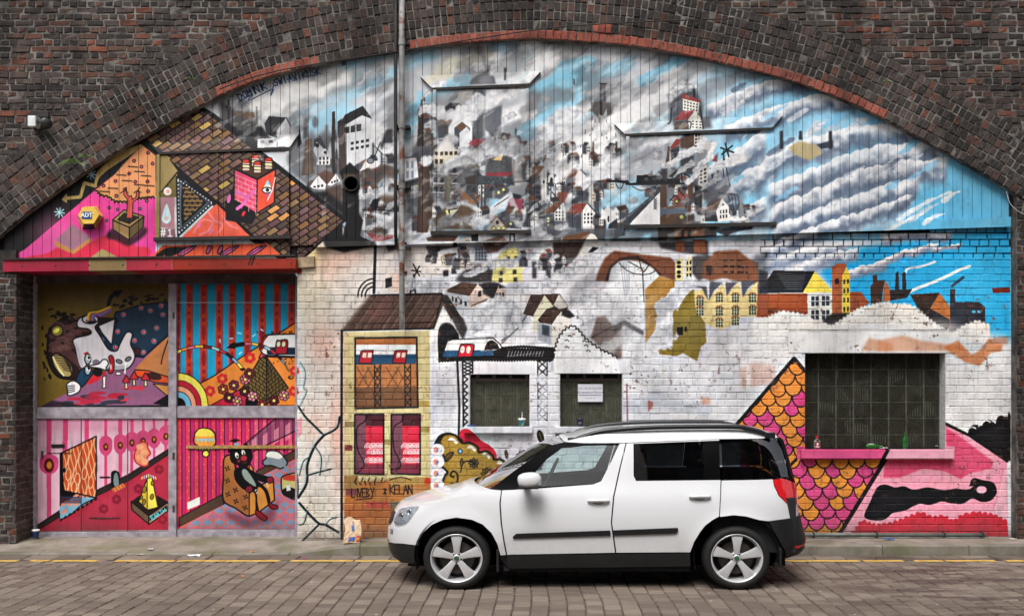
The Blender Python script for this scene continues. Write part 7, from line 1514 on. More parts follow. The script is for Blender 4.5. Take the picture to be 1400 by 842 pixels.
for sd_ in (-1, 1):
    patch('body_shell', shell, M_BLK, -.03, 0, sd_)
    patch('front_fender', fender, M_CAR, 0, .014, sd_); patch('front_bumper', bumperF, M_BLK, 0, .014, sd_)
    fd = patch('front_door', front_door, M_CAR, 0, .014, sd_); rdr = patch('rear_door', rear_door, M_CAR, 0, .014, sd_)
    patch('quarter_panel', quarter, M_CAR, 0, .014, sd_); patch('rear_bumper', bumperR, M_BLK, .008, .02, sd_); patch('windscreen_pillar', a_pillar, M_GLOSS, -.002, .01, sd_); patch('roof_side', roof_side, M_CAR, 0, .01, sd_)
    patch('rear_pillar', dpil, M_GLOSS, 0, .01, sd_); patch('sill', sill, M_BLK, -.004, .02, sd_)
    patch('front_side_window', front_glass, M_GLASS, -.006, 0, sd_); patch('rear_side_window', rear_glass, M_PRIV, -.006, 0, sd_); patch('window_divider', rear_black, M_GLOSS, -.004, 0, sd_); patch('quarter_window', q_glass, M_PRIV, -.004, 0, sd_)
    t_ = patch('tail_light', tail, M_REDL, .004, .02, sd_)
    patch('side_moulding', UP((701,733.2),(706,729),(834.2,724.6),(834.6,731.6),(702,735.8)), M_BLK, .014, .016, sd_); patch('side_moulding', UP((837.2,724.5),(926.5,721),(927,725),(924,728.6),(837.6,731.5)), M_BLK, .014, .016, sd_)
    patch('fog_reflector', UP((1085,746),(1098,743))+[(s_c+.10,.455),(s_c+.10,.425)]+UP((1086,750)), M_REDL, .012, .01, sd_)
    hl = UP((541.5,715.5),(540.5,707.5),(548.5,695.5),(560,692.5),(572,691.8),(570.6,696),(558,712),(548.5,716.5))
    h_ = patch('headlight', hl, plain('lamp_bowl', '#c9ccd0', .2, .35, vary=.35, scale=40), .002, .02, sd_, smooth_outline=True)
    patch('lens', [(q[0], q[1]) for q in hl], M_LENS, .014, .008, sd_, h_, smooth_outline=True)
    for px, py, r in ((549,705,.036),(560,700,.030)):
        s_, z_ = unproj(px, py); c = skin(s_, z_, .006, sd_); d_ = (skin(s_, z_, .05, sd_)-skin(s_, z_, 0, sd_)).normalized()
        mb = MB().lathe([(r,0),(r*.95,.004),(r*.7,-.002),(.001,-.01)], 'z', 18); R_ = d_.to_track_quat('Z','Y').to_matrix()
        mb.v = [tuple(R_ @ Vector(q)+c) for q in mb.v]; o = mb.build('lamp', M_CHR, h_, smooth=True)
    patch('grille', [(0,.56),(.5,.565),(.55,.62),(.5,.69),(0,.695)], M_BLK, .006, .01, sd_); patch('tailgate', [(s_c+.03,.69),(s_c+.03,.97),(s_c,1.0),(SEND,1.0),(SEND,.67)], M_CAR, 0, .01, sd_); patch('rear_window', [(s_c+.005,1.0),(s_c+.035,1.2),(s_c+.01,1.40),(SEND,1.43),(SEND,1.005)], M_PRIV, 0, .01, sd_)
    patch('marker', UP((534,722),(537.5,722),(537.5,729),(534,729)), M_LENS, .006, .005, sd_)
# ---- bonnet, windscreen, roof as lofts across the car
def loft(name, edge, bow, crown, mat, nt=17, pw=2.0, z0=0.):
    v = []; m = len(edge)
    for i, e in enumerate(edge):
        for t in np.linspace(-1, 1, nt):
            q = 1-abs(t)**pw; h = abs(e.y-CYC); v.append((e.x+bow[i]*q, CYC+t*h, e.z+crown[i]*(1-abs(t)**2.6)+z0))
    f = [(i*nt+k, i*nt+k+1, (i+1)*nt+k+1, (i+1)*nt+k) for i in range(m-1) for k in range(nt-1)]
    o = MB().add(v, f).build(name, mat, smooth=True); 
    return loc(o, car)
E = [skin(*q) for q in dens(hoodE, .06, False)]; n = len(E); xs_ = [e.x for e in E]
loft('bonnet', E, [-.22*sst(-1.1, -.66, x) for x in xs_], [float(np.interp(x, [-1.64,-1.5,-1.32,-1.1,-.9,-.65], [.0,.035,.062,.05,.035,.02])) for x in xs_], M_CAR, 25)
wl = [skin(*q) for q in dens(UP((671,668.6),(700,645.5),(730,624.3),(754,608.2),(772,604)), .05, False)]; m = len(wl)
loft('windscreen', wl, [-.20+.15*i/(m-1) for i in range(m)], [.012]*m, M_GLASS, 21)
cw = [Vector((wl[0].x-.03, wl[0].y, wl[0].z-.022)), Vector((wl[0].x+.06, wl[0].y+.01, wl[0].z-.03))]; loft('cowl', cw, [-.21,-.21], [.012,.012], M_BLK, 21)
RE = [skin(*q) for q in dens(roofE, .08, False)]; m = len(RE)
loft('roof', RE, [-.05*(1-i/(m-1))+.03*i/(m-1) for i in range(m)], [.022+.012*math.sin(math.pi*i/(m-1)) for i in range(m)], M_CAR, 21, z0=.001)
for sd_ in (-1, 1):
    dpt = 9.84; rp = [(779,600.5),(788,596),(800,591.5),(815,587),(832,584),(870,580.8),(916,579.2),(1000,578.8),(1022,581.4),(1040,586),(1056,592.5)]
    pts = [(PX(a,dpt), (CYC-(.615+.03*(1-abs(i-5)/5))) if sd_ < 0 else (CYC+(.615+.03*(1-abs(i-5)/5))), PZ(b,dpt)-.030) for i, (a, b) in enumerate(rp)]
    pts = sm(pts, n=4); k = len(pts); mb = MB().tube(pts, [.012+.012*min(1, min(i, k-1-i)/5) for i in range(k)], 10)
    loc(mb.build('roof_rail', M_RAIL, smooth=True), car)
    # feet of the rail
    for a, b in ((783,604),(1052,597)):
        p = Vector((PX(a,dpt), CYC+sd_*.63, PZ(b,dpt))); loc(MB().box(p.x-.05, p.x+.05, p.y-.02, p.y+.02, p.z-.01, p.z+.045, .01).build('rail_foot', M_RAIL), car)
    # handles
    for px, py in ((818,684.6),(956.5,679)):
        s_, z_ = unproj(px, py)
        c = skin(s_, z_, 0, sd_); cup = [(s_+.058*math.cos(t), z_+.028*math.sin(t)-.006) for t in np.linspace(0, 2*math.pi, 17)[:-1]]
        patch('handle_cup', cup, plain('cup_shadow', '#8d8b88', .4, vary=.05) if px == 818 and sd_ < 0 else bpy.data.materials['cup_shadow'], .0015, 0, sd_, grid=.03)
        hp = sm([tuple(skin(s_+t, z_+.004+.004*math.cos(t*12), .012+.022*(1-(t/.1)**4), sd_)) for t in (-.1,-.085,-.05,0,.05,.085,.1)], n=3)
        mb = MB().tube(hp, [.010]+[.016]*(len(hp)-2)+[.010], 8); loc(mb.build('door_handle', M_CAR, smooth=True), car)
    # mirror
    c = Vector((PX(724,9.42), CYC+sd_*1.03, PZ(656,9.42))); mb = MB(); nu, nv = 18, 10
    for i in range(nv+1):
        ph = math.pi*i/nv-math.pi/2
        for k in range(nu):
            th = 2*math.pi*k/nu; ex = lambda q, e: math.copysign(abs(q)**e, q)
            x = .113*ex(math.cos(ph),.75)*ex(math.cos(th),.8)*(1.0 if math.cos(th) > 0 else 1.0); y = .085*ex(math.cos(ph),.75)*ex(math.sin(th),.8); z = .072*ex(math.sin(ph),.75)
            mb.v.append((c.x+x-.015*math.sin(ph), c.y+y, c.z+z+(.010*x/.1)))
    for i in range(nv):
        for k in range(nu): mb.f.append((i*nu+k, i*nu+(k+1) % nu, (i+1)*nu+(k+1) % nu, (i+1)*nu+k))
    mr = mb.build('door_mirror', M_CAR, smooth=True); loc(mr, car)
    b2 = MB().box(c.x-.10, c.x+.09, c.y-.07, c.y+.07, c.z-.078, c.z-.048, .012).box(c.x-.07, c.x-.0, min(c.y, c.y-sd_*.2), max(c.y, c.y-sd_*.2), c.z-.085, c.z-.05, .008).build('mirror_base', M_BLK, mr)
    # mud flaps
    for a, b, t_, bt in ((679,687,750,780),(1063.5,1071.5,748,774)):
        dq = 9.62; y = CYC+sd_*.80; loc(MB().box(PX(a,dq), PX(b,dq)-.03, y-.09, y+.075, PZ(bt,dq), PZ(t_,dq), .006).build('mudflap', M_BLK), car)
# ---- wheels
def spoke():
    mb = MB(); rows = []; prof = [(.040,.026,.006),(.075,.030,.0),(.12,.036,-.005),(.17,.046,-.007),(.21,.056,-.003),(.238,.062,.004)]
    for r, hw, y in prof: rows.append([(-hw, y+.026, r), (-hw*.92, y+.004, r), (-hw*.35, y-.003, r), (0, y+.001, r), (hw*.35, y-.003, r), (hw*.92, y+.004, r), (hw, y+.026, r)])
    v = [p for q in rows for p in q]; k = 7
    mb.add(v, [(i*k+j, i*k+j+1, (i+1)*k+j+1, (i+1)*k+j) for i in range(len(rows)-1) for j in range(k-1)]); return mb
def make_wheel():
    R = .322; w = empty('wheel', (0,0,0))
    t = [(.246,-.100),(.252,-.108),(.275,-.113),(.296,-.108),(.312,-.093),(.319,-.07),(.3215,-.03),(.322,0),(.3215,.03),(.319,.07),(.312,.093),(.29,.108),(.25,.108)]
    o = MB().lathe(t, 'y', 56, cap=False).build('tyre', M_RUB, w, smooth=True)
    o = MB().lathe([(.250,-.100),(.247,-.106),(.240,-.106),(.236,-.098),(.226,-.08),(.215,.02),(.215,.09)], 'y', 48, cap=False).build('rim', M_ALLOY, w, smooth=True)
    sp = spoke()
    for k in range(5):
        a = 2*math.pi*k/5; q = MB(); q.v = [(x*math.cos(a)+z*math.sin(a), y-.092, -x*math.sin(a)+z*math.cos(a)) for x, y, z in sp.v]; q.f = sp.f; q.build('spoke', M_ALLOY, w, auto=50)
    MB().lathe([(.0,-.088),(.026,-.088),(.030,-.084),(.052,-.080),(.062,-.07),(.06,-.03)], 'y', 30).build('hub', M_ALLOY, w, smooth=True)
    cap = MB().lathe([(.0,-.0925),(.021,-.0925),(.024,-.088)], 'y', 24).build('hub_cap', M_GLOSS, w)
    MB().lathe([(.006,-.0935),(.009,-.0942),(.015,-.0942),(.017,-.0935)], 'y', 20).box(-.004,.009,-.0950,-.0938,-.004,.004).build('emblem', plain('green_emblem', '#2c6a3c', .35, vary=.1), cap)
    for k in range(5):
        a = 2*math.pi*(k+.5)/5; x, z = .046*math.sin(a), .046*math.cos(a); MB().lathe([(.0,-.087),(.008,-.087),(.009,-.07)], 'y', 8, (x,0,z)).build('wheel_bolt', M_BLK, w)
    MB().lathe([(.0,-.028),(.165,-.028),(.168,-.02),(.165,.0)], 'y', 32).build('brake_disc', M_DISC, w)
    MB().lathe([(.0,.03),(.214,.03),(.214,.05)], 'y', 32).build('wheel_back', M_INT, w)
    return w
w0 = make_wheel(); spots = [(WHF,-1),(WHR,-1),(WHF,1),(WHR,1)]
proto = [(c, [g_ for g_ in c.children]) for c in list(w0.children)]
for i, (x, sd_) in enumerate(spots):
    if i == 0: w = w0
    else:
        w = w0.copy(); COL.objects.link(w)
        for c, gs in proto:
            q = c.copy(); COL.objects.link(q); q.parent = w
            for g_ in gs: h_ = g_.copy(); COL.objects.link(h_); h_.parent = q
    w.parent = car; w.location = (x-.388, sd_*.778, WZ*1.0); w.scale = (1, 1, .932); w.rotation_euler = (0, .0 if i != 1 else .02, math.pi if sd_ > 0 else 0)
for cx in (WHF, WHR):
    for sd_ in (-1, 1):
        mb = MB(); nn = 22; R_ = .405
        for y in (.865,.55):
            for k in range(nn+1): t = -.35+(math.pi+.7)*k/nn; mb.v.append((cx+R_*math.cos(t), CYC+sd_*y, WZ+.02+R_*.985*math.sin(t)))
        mb.f = [(k, k+1, nn+2+k, nn+1+k) for k in range(nn)]+[tuple(range(nn+1, 2*nn+2))]
        loc(mb.build('arch_liner', M_INT), car)
# ---- floor, engine bay block, cabin
fl = MB().box(-1.45, 2.25, CYC-.55, CYC+.55, .17, .34).box(-.50, 1.28, CYC-.80, CYC+.80, .165, .36).build('underbody', M_INT); loc(fl, car)
loc(MB().box(-1.5, -.55, CYC-.5, CYC+.5, .34, .70).build('engine_bay', M_INT), car)
loc(MB().box(-.62, -.18, CYC-.74, CYC+.74, .55, .90, .04).box(-.50,-.2, CYC+.15, CYC+.62, .88, .965, .03).build('dashboard', M_INT), car)
def seat(x, y, w, nm):
    s = empty(nm, (0,0,0)); s.parent = car; s.matrix_parent_inverse = Matrix.Translation(-Vector(car.location))
    MB().box(x-.25, x+.25, y-w, y+w, .42, .60, .05).build('cushion', M_SEAT, s, smooth=True)
    b = MB().box(-.06,.06, -w, w, 0, .58, .05); b.v = [(x+.24+p[0]+.25*p[2], y+p[1], .55+p[2]) for p in b.v]; b.build('backrest', M_SEAT, s, smooth=True)
    for yy in ((0,) if w < .3 else (-.4,.4)): h = MB().box(-.04,.04,-.12,.12,0,.17,.04); h.v = [(x+.40+p[0], y+yy+p[1], 1.14+p[2]) for p in h.v]; h.build('headrest', M_SEAT, s, smooth=True)
seat(.46, CYC-.36, .24, 'seat'); seat(.46, CYC+.36, .24, 'seat'); seat(1.12, CYC, .62, 'rear_bench')
mb = MB(); cst = Vector((-.06, CYC+.37, .98)); ring_ = []
for k in range(25): t = 2*math.pi*k/24; ring_.append((cst.x+.09*math.sin(t)*.9, cst.y+.185*math.cos(t), cst.z+.17*math.sin(t)))
mb.tube(ring_, .014, 8, False).box(cst.x-.02, cst.x+.02, cst.y-.17, cst.y+.17, cst.z-.02, cst.z+.02, .01).build('steering_wheel', M_INT); loc(bpy.data.objects['steering_wheel'], car)
loc(MB().box(1.5, 2.3, CYC-.78, CYC+.78, .34, .86).build('boot_floor', M_INT), car)
# ------------------------------------------------------------------ fittings and small things
def text_mesh(t, size, mat, name, parent, M, bold=0.0, align='CENTER'):
    cu = bpy.data.curves.new('t', 'FONT'); cu.body = t; cu.size = size; cu.align_x = align; cu.align_y = 'CENTER'; cu.extrude = .0006; cu.offset = bold; cu.resolution_u = 2
    ob = bpy.data.objects.new('t', cu); COL.objects.link(ob); dg = bpy.context.evaluated_depsgraph_get(); me = bpy.data.meshes.new_from_object(ob.evaluated_get(dg)); bpy.data.objects.remove(ob)
    me.transform(M); o = link(name, me, mat)
    return loc(o, parent)
UPR = Matrix.Rotation(math.pi/2, 4, 'X')
# drainpipe
M_PIPE = NT('weathered_pipe_paint'); k = M_PIPE; col = k.ramp(k.noise(4, 6), [(.3, srgb('#66686a')), (.6, srgb('#aeaeaa'))]); col = k.mix(k.ramp(k.noise(7, 7, rough=.7), [(.52, 0), (.6, 1)]), col, srgb('#6b3a22')); col = k.mix(k.ramp(k.noise(2, 5), [(.5, 0), (.66, .9)]), col, srgb('#33302e'))
k.l(col, k.b.inputs['Base Color']); k.b.inputs['Roughness'].default_value = .6; k.bump(k.noise(60, 6), .3, .006); M_PIPE = k.m
dp = empty('drainpipe', (PX(548,11.93), -.17, PZ(451,11.93)), 'tall weathered white and rusty drainpipe from the arch to the painted porch roof', 'pipe')
xd = PX(549.5,11.93); o = MB().tube([(xd,-.17,PZ(z,11.93)) for z in (-60,60,120,200,300,400,451)], .033, 16).build('pipe', M_PIPE, smooth=True); loc(o, dp)
o = MB().tube([(xd-.075,-.15,PZ(z,11.93)) for z in (-60,100,250,335)], .017, 8).build('side_pipe', M_EDGE, smooth=True); loc(o, dp)
for y in (58, 172, 254, 338): loc(MB().tube([(xd,-.17,PZ(y+4,11.93)), (xd,-.17,PZ(y-4,11.93))], .041, 16).build('collar', M_PIPE, smooth=False), dp); loc(MB().box(xd-.085, xd+.085, -.135, -.0 if y > 70 else -.10, PZ(y+2,11.93), PZ(y-2,11.93), .003).build('bracket', M_EDGE), dp)
# security lamp
sl_ = empty('security_lamp', (PX(45,11.9), -.12, PZ(166,11.9)), 'small white box and grey lamp head fixed high on the sooty brick', 'lamp')
loc(MB().box(PX(37.5,11.85), PX(48.5,11.85), -.25, -.13, PZ(173,11.85), PZ(158,11.85), .012).build('housing', plain('pale_plastic', '#d5dad8', .4, vary=.1)), sl_)
o = MB().tube([(PX(49,11.85),-.20,PZ(165,11.85)), (PX(53,11.85),-.21,PZ(165,11.85)), (PX(57,11.8),-.24,PZ(167,11.85)), (PX(63,11.8),-.28,PZ(169,11.8))], [.022,.03,.055,.066], 16).build('lamp_head', plain('grey_lamp', '#4b4a4a', .4, .3), smooth=True); loc(o, sl_)
loc(MB().box(PX(43,11.85), PX(45,11.85), -.20, -.17, PZ(177,11.85), PZ(173.2,11.85)).build('sensor', M_EDGE), sl_); loc(MB().box(PX(36,11.9), PX(62,11.9), -.128, -.10, PZ(158,11.9), PZ(150,11.9), .004).build('back_plate', M_EDGE), sl_)
# alarm box
ab = empty('alarm_box', (PX(122,11.9), -.02, PZ(310,11.9)), 'yellow hexagonal alarm box with a blue lettered plate on the pink gable', 'alarm')
M_YB = plain('yellow_plastic', '#e8c252', .4, vary=.1); M_NAVY = plain('navy_plastic', '#171d3a', .4, vary=.1); M_WT = plain('white_print', '#eeeeee', .5, vary=.03); M_BLUE = plain('blue_print', '#1d4a8a', .4, vary=.05)
Zc = lambda *p, d=11.95: [(PX(10+q[0]/4.43,d), PZ(180+q[1]/4.43,d)) for q in p]
fr = Zc((428,508),(462,456),(522,455),(556,503),(522,557),(462,558)); bk_ = Zc((425,515),(455,458),(545,453),(582,515),(535,590),(455,590), d=12.08)
v = [(x,-.15,z) for x, z in fr]+[(x,-.023,z) for x, z in bk_]
me = mesh('casing', v, [(0,5,4,3,2,1)[::-1] if False else (5,4,3,2,1,0)]+[(i, (i+1) % 6, 6+(i+1) % 6, 6+i) for i in range(6)]); me.materials.append(M_YB); me.materials.append(M_NAVY)
for i, p in enumerate(me.polygons):
    if i == 5: p.material_index = 1
bm = bmesh.new(); bm.from_mesh(me); bmesh.ops.recalc_face_normals(bm, faces=bm.faces[:]); bm.to_mesh(me); bm.free()
loc(link('casing', me), ab)
for k_ in range(6):
    t = (k_+.7)/7; a, b = Vector(v[3]).lerp(Vector(v[4]), t), Vector(v[9]).lerp(Vector(v[10]), t); p, q = a.lerp(b, .15), a.lerp(b, .9); off = Vector((.004,-.004,-.002)); loc(MB().tube([p+off, q+off], .0035, 5).build('vent_slat', M_NAVY), ab)
pl_c = Zc((452,486),(513,528)); loc(MB().box(pl_c[0][0], pl_c[1][0], -.156, -.1505, pl_c[1][1], pl_c[0][1]).build('plate', M_BLUE), ab)
text_mesh('ADT', .068, M_WT, 'lettering', ab, Matrix.Translation(((pl_c[0][0]+pl_c[1][0])/2, -.1575, (pl_c[0][1]+pl_c[1][1])/2)) @ UPR, .0022)
# flue opening in the painted chimney
vh = empty('flue_outlet', (PX(480,12.05), -.03, PZ(262,12.05)), 'round black flue outlet in the painted black chimney stack', 'vent')
loc(MB().lathe([(.088,0),(.094,-.03),(.088,-.035),(.080,-.03),(.078,.06)], 'y', 28, (PX(480,12.05),-.022,PZ(251,12.05)), False).build('collar', M_EDGE, smooth=True), vh); loc(MB().lathe([(.0,0),(.082,0)], 'y', 28, (PX(480,12.05),-.026,PZ(251,12.05))).build('mouth', plain('flue_dark', '#030303', 1, spec=.05)), vh)  # flat black disc carries the darkness inside the flue
# cables
for nm, pts, r, lb in (('overhead_cable', [(300,122),(380,97),(541,71),(660,52),(760,38),(880,30),(1000,26)], .007, 'thin black cable following the crown of the arch'), ('loose_wire', [(1376,262),(1380,276),(1386,284),(1398,292),(1420,300)], .0035, 'short pale wire hanging at the end of the blue boards')):
    o = MB().tube([(PX(a,11.93), CAM_Y+11.93, PZ(b,11.93)) for a, b in sm(pts, n=5)], r, 6).build(nm, M_EDGE if r > .0065 else M_WHITE, smooth=True); tag(o, lb, 'cable')
# ferns rooted in the brickwork
M_FERN = plain('fern_green', '#86a862', .6, vary=.35, scale=30)
def fern(px, py, n, L_, seed, label):
    rr = random.Random(seed); mb = MB(); c = Vector((PX(px,11.93), CAM_Y+11.95, PZ(py,11.93)))
    for k in range(n):
        a = math.pi*(.05+.9*(k+.5)/n)+rr.uniform(-.15,.15); l = L_*rr.uniform(.6,1.1); pts = []
        for i in range(8): t = i/7; pts.append(c+Vector((math.cos(a)*l*t, -.10*t+.05*t*t, math.sin(a)*l*t*.75-.55*l*t*t)))
        mb.tube(pts, [.003]*7+[.001], 4)
        for i in range(1, 8):
            d = (pts[i]-pts[i-1]).normalized(); nrm = Vector((-d.z, 0, d.x)); w = l*.2*(1-i/9)
            for s_ in (-1, 1): p = pts[i]; mb.add([p, p+nrm*s_*w*.5+d*w*.45+Vector((0,-.01,0)), p+nrm*s_*w+d*w*.2, p+nrm*s_*w*.45-d*w*.12], [(0,1,2,3)])
    o = mb.build('fern', M_FERN); tag(o, label, 'fern', 'ferns growing from the arch')
fern(100, 222, 9, .17, 1, 'larger green fern growing from the arch ring above the black boards'); fern(117, 214, 6, .12, 2, 'small green fern beside the larger fern on the arch ring'); fern(262, 108, 4, .08, 3, 'tiny green weed in the arch joints above the painted roof'); fern(1212, 112, 4, .07, 5, 'tiny green weed in the arch joints over the blue boards')
# pipe along the foot of the wall
fp = empty('foot_pipe', (PX(1225), -.05, .12), 'grey pipe running along the foot of the pink painted wall', 'pipe')
loc(MB().tube([(PX(1060),-.045,.155), (PX(1200),-.045,.153), (PX(1345),-.045,.15)], .024, 10).build('pipe', plain('grey_green_pipe', '#5c635e', .5, vary=.35, scale=6, bump=.2), smooth=True), fp)
for px in (1110,1196,1288,1340): loc(MB().box(PX(px), PX(px+2), -.071, .012, .125, .182, .003).build('clip', M_EDGE), fp)
# notice
DN = 12.2; nt = empty('paper_notice', (PX(807,DN), CAM_Y+DN-.01, PZ(549,DN)), 'white paper notice about a move taped to the glass blocks', 'notice')
loc(MB().box(PX(790,DN), PX(824,DN), CAM_Y+DN-.014, CAM_Y+DN-.011, PZ(549,DN), PZ(525,DN)).build('paper', plain('white_paper', '#d9d9e0', .7, vary=.06)), nt)
M_INKG = plain('grey_ink', '#8d8f98', .7, vary=.1); M_INKB = plain('blue_ink', '#3a4068', .7, vary=.1)
for t, y, s, m in (('WE HAVE MOVED', 531, .036, M_INKG), ('Greendence Motors', 536.2, .037, M_INKB), ('is now at', 543.8, .032, M_INKG)):
    text_mesh(t, s, m, 'lettering', nt, Matrix.Translation((PX(807,DN), CAM_Y+DN-.0155, PZ(y,DN))) @ UPR)
loc(MB().box(PX(791.5,DN), PX(822.5,DN), CAM_Y+DN-.0155, CAM_Y+DN-.0142, PZ(540.4,DN), PZ(539.6,DN)).build('rule', M_INKB), nt)
# cups
def cup(px, py, d, r0, r1, h, mats, label, straw=False, lid=True, deco=None):
    x, y, z = PX(px,d), CAM_Y+d, PZ(py,d); c = empty('paper_cup', (x,y,z), label, 'cup')
    loc(MB().lathe([(r0*.9,.0),(r0,.001),(r1,h)], 'z', 24, (x,y,z)).build('cup', mats[0], smooth=False), c)
    if lid: loc(MB().lathe([(r1*1.06,h-.006),(r1*1.08,h+.004),(r1*.98,h+.012),(0,h+.012)], 'z', 24, (x,y,z)).build('lid', mats[1]), c)
    if straw: loc(MB().tube([(x,y,z+h), (x+.004,y,z+h+.085)], .004, 8).build('straw', M_WT), c)
    if deco: deco(c, x, y, z, r0, r1, h)
    return c
def on_cup(x, y, z, r0, r1, h, pts, m, name, c):
    """thin print wrapped on the cup's near side"""
    v = []
    for u, t in pts: r = (r0+(r1-r0)*t)+.0012; a = u*1.2; v.append((x+r*math.sin(a), y-r*math.cos(a), z+h*t))
    loc(MB().add(v, [tuple(range(len(v)))]).build(name, m), c)
def swoosh(c, x, y, z, r0, r1, h): on_cup(x, y, z, r0, r1, h, [(-.1,.08),(.15,.35),(.45,.75),(.75,.92),(.6,.55),(.25,.22)], plain('lime_print', '#d8d24a', .5, vary=.05), 'swoosh', c); on_cup(x, y, z, r0, r1, h, [(-.6,.05),(-.1,.05),(.1,.25),(-.2,.2)], plain('green_print', '#2c8a5a', .5, vary=.05), 'print', c)
def globe(c, x, y, z, r0, r1, h):
    for nm, cc, a0, a1 in (('emblem_red','#c8302c',.15,math.pi-.35),('emblem_white','#eeeeee',None,None),('emblem_blue','#2c5cb0',math.pi+.15,2*math.pi-.35)):
        if a0 is None: pts = [(.40*math.cos(t), .52+.11*math.sin(t)*1.6) for t in np.linspace(0, 2*math.pi, 17)[:-1]]; rr = .0008
        else: pts = [(.40*math.cos(t), .52+.17*math.sin(t)) for t in np.linspace(a0, a1, 10)]; rr = 0
        on_cup(x, y, z, r0+rr*-.6, r1+rr*-.6, h, pts, plain(nm, cc, .5, vary=.02), 'emblem', c)
DS = 12.10
cup(713.5, 583, DS, .030, .042, .088, (plain('teal_cup', '#1d6a7a', .5, vary=.1), M_WT), 'teal cup with lime swoosh, white lid and straw on the window sill', True, True, swoosh)
cup(793, 583, DS, .028, .036, .088, (plain('navy_cup', '#16203c', .5, vary=.1), plain('navy_lid', '#232c4a', .5, vary=.1)), 'navy cup with a round tricolour emblem beneath the paper notice', False, True, globe)
cup(49, 734.5, 12.25, .030, .042, .088, (plain('blue_cup', '#1d3a6a', .5, vary=.15), M_WT), 'small blue cup with white lid on the ground by the door jamb')
# bottles on the long sill
def bottle_glass(name, c): 
    k = NT(name); k.b.inputs['Base Color'].default_value = (*srgb(c), 1); k.b.inputs['Roughness'].default_value = .06; k.b.inputs['Transmission Weight'].default_value = .7; k.b.inputs['IOR'].default_value = 1.45
    n = k.noise(20, 4); k.l(k.ramp(n, [(.3, .05), (.7, .18)]), k.b.inputs['Roughness']); return k.m
M_GRN = bottle_glass('green_glass', '#2f9a3c'); M_CLR = bottle_glass('clear_glass', '#c4c8c4'); zs = PZ(614,12.08)+.001; ybt = .03
xb = PX(1117,12.13); b = empty('bottle', (xb,ybt,zs), 'clear flat spirits bottle with red cap and red label on the long sill', 'bottle')
loc(MB().box(xb-.038, xb+.038, ybt-.022, ybt+.022, zs, zs+.105, .014).build('body', M_CLR, smooth=True), b); loc(MB().lathe([(.03,.1),(.014,.122),(.013,.14)], 'z', 16, (xb,ybt,zs)).build('neck', M_CLR, smooth=True), b); loc(MB().lathe([(.016,.125),(.016,.16),(.0,.16)], 'z', 16, (xb,ybt,zs)).build('cap', plain('red_cap', '#b8202c', .4)), b)
lb_ = loc(MB().box(xb-.030, xb+.030, ybt-.0265, ybt-.0232, zs+.015, zs+.085).build('label_print', plain('red_label', '#8a1c30', .5, vary=.15)), b); MB().box(xb-.022, xb+.022, ybt-.0275, ybt-.0268, zs+.024, zs+.034).lathe([(.0,-.0275),(.013,-.0275),(.013,-.0266)], 'y', 14, (xb,ybt,zs+.06)).build('mark', M_WT, lb_)
xg = PX(1237,12.13); b = empty('bottle', (xg,ybt,zs), 'upright green glass beer bottle on the long sill', 'bottle')
prof = [(.0,0),(.028,0),(.030,.006),(.030,.10),(.024,.125),(.013,.15),(.012,.185),(.014,.187),(.014,.195),(.0,.195)]
loc(MB().lathe(prof, 'z', 20, (xg,ybt,zs)).build('body', M_GRN, smooth=True), b); loc(MB().lathe([(.0305,.03),(.0305,.08)], 'z', 20, (xg,ybt,zs), False).build('label_print', plain('green_label', '#1d5a2c', .5, vary=.2), smooth=True), b)
xq = PX(1193,12.13); b = empty('bottle', (xq,ybt,zs), 'green glass bottle lying on its side on the long sill', 'bottle')
o = MB().lathe([(q[0], q[1]-.08) for q in prof], 'x', 20, (xq,ybt-.01,zs+.031)).build('body', M_GRN, smooth=True); loc(o, b); loc(MB().box(xq-.05, xq+.01, ybt-.03, ybt+.01, zs+.058, zs+.0625, .001).build('label_print', M_WT), b)
# scraps
def scrap(px, py, d, w, h, col, label, seed, z=None):
    rr = random.Random(seed); x, y = PX(px,d), CAM_Y+d; z = PZ(py,d) if z is None else z; n = 5; v = []
    for i in range(n):
        for k in range(n): v.append((x+(i/(n-1)-.5)*w+rr.uniform(-.1,.1)*w, y+(k/(n-1)-.5)*h+rr.uniform(-.1,.1)*h, z+.004+rr.uniform(0,.022)*min(1, w*8)))
    f = [(i*n+k, (i+1)*n+k, (i+1)*n+k+1, i*n+k+1) for i in range(n-1) for k in range(n-1)]
    tag(MB().add(v, f).build('litter_scrap', plain('scrap_'+col[1:], col, .7, vary=.15) if 'scrap_'+col[1:] not in bpy.data.materials else bpy.data.materials['scrap_'+col[1:]]), label, 'litter', 'scraps of litter')
def gd(py): return CAM_Z*FP/(py-HY)
scrap(645, 583, 12.08, .10, .05, '#2c4a9a', 'flat blue scrap on the sill of the small window', 1); scrap(1208, 613.5, 12.12, .09, .04, '#d8d8d4', 'white scrap beside the lying green bottle', 2); scrap(1281, 610, 12.2, .03, .03, '#dcdcdc', 'tiny white scrap in the sill corner by the right reveal', 3)
scrap(1216, 741, 11.9, .12, .05, '#2c6ac0', 'bright blue scrap on the pavement by the foot pipe', 4, .113); scrap(265, 760.5, gd(760), .14, .08, '#d2d6da', 'crumpled white paper on the yellow line before the doors', 5, .0); scrap(192, 758, gd(758.5), .07, .05, '#c4bcae', 'pale scrap at the pavement edge before the pink door', 6, .0); scrap(205, 752, 11.7, .06, .05, '#e0e4e8', 'white scrap on the sloping pavement before the pink door', 7, .035)
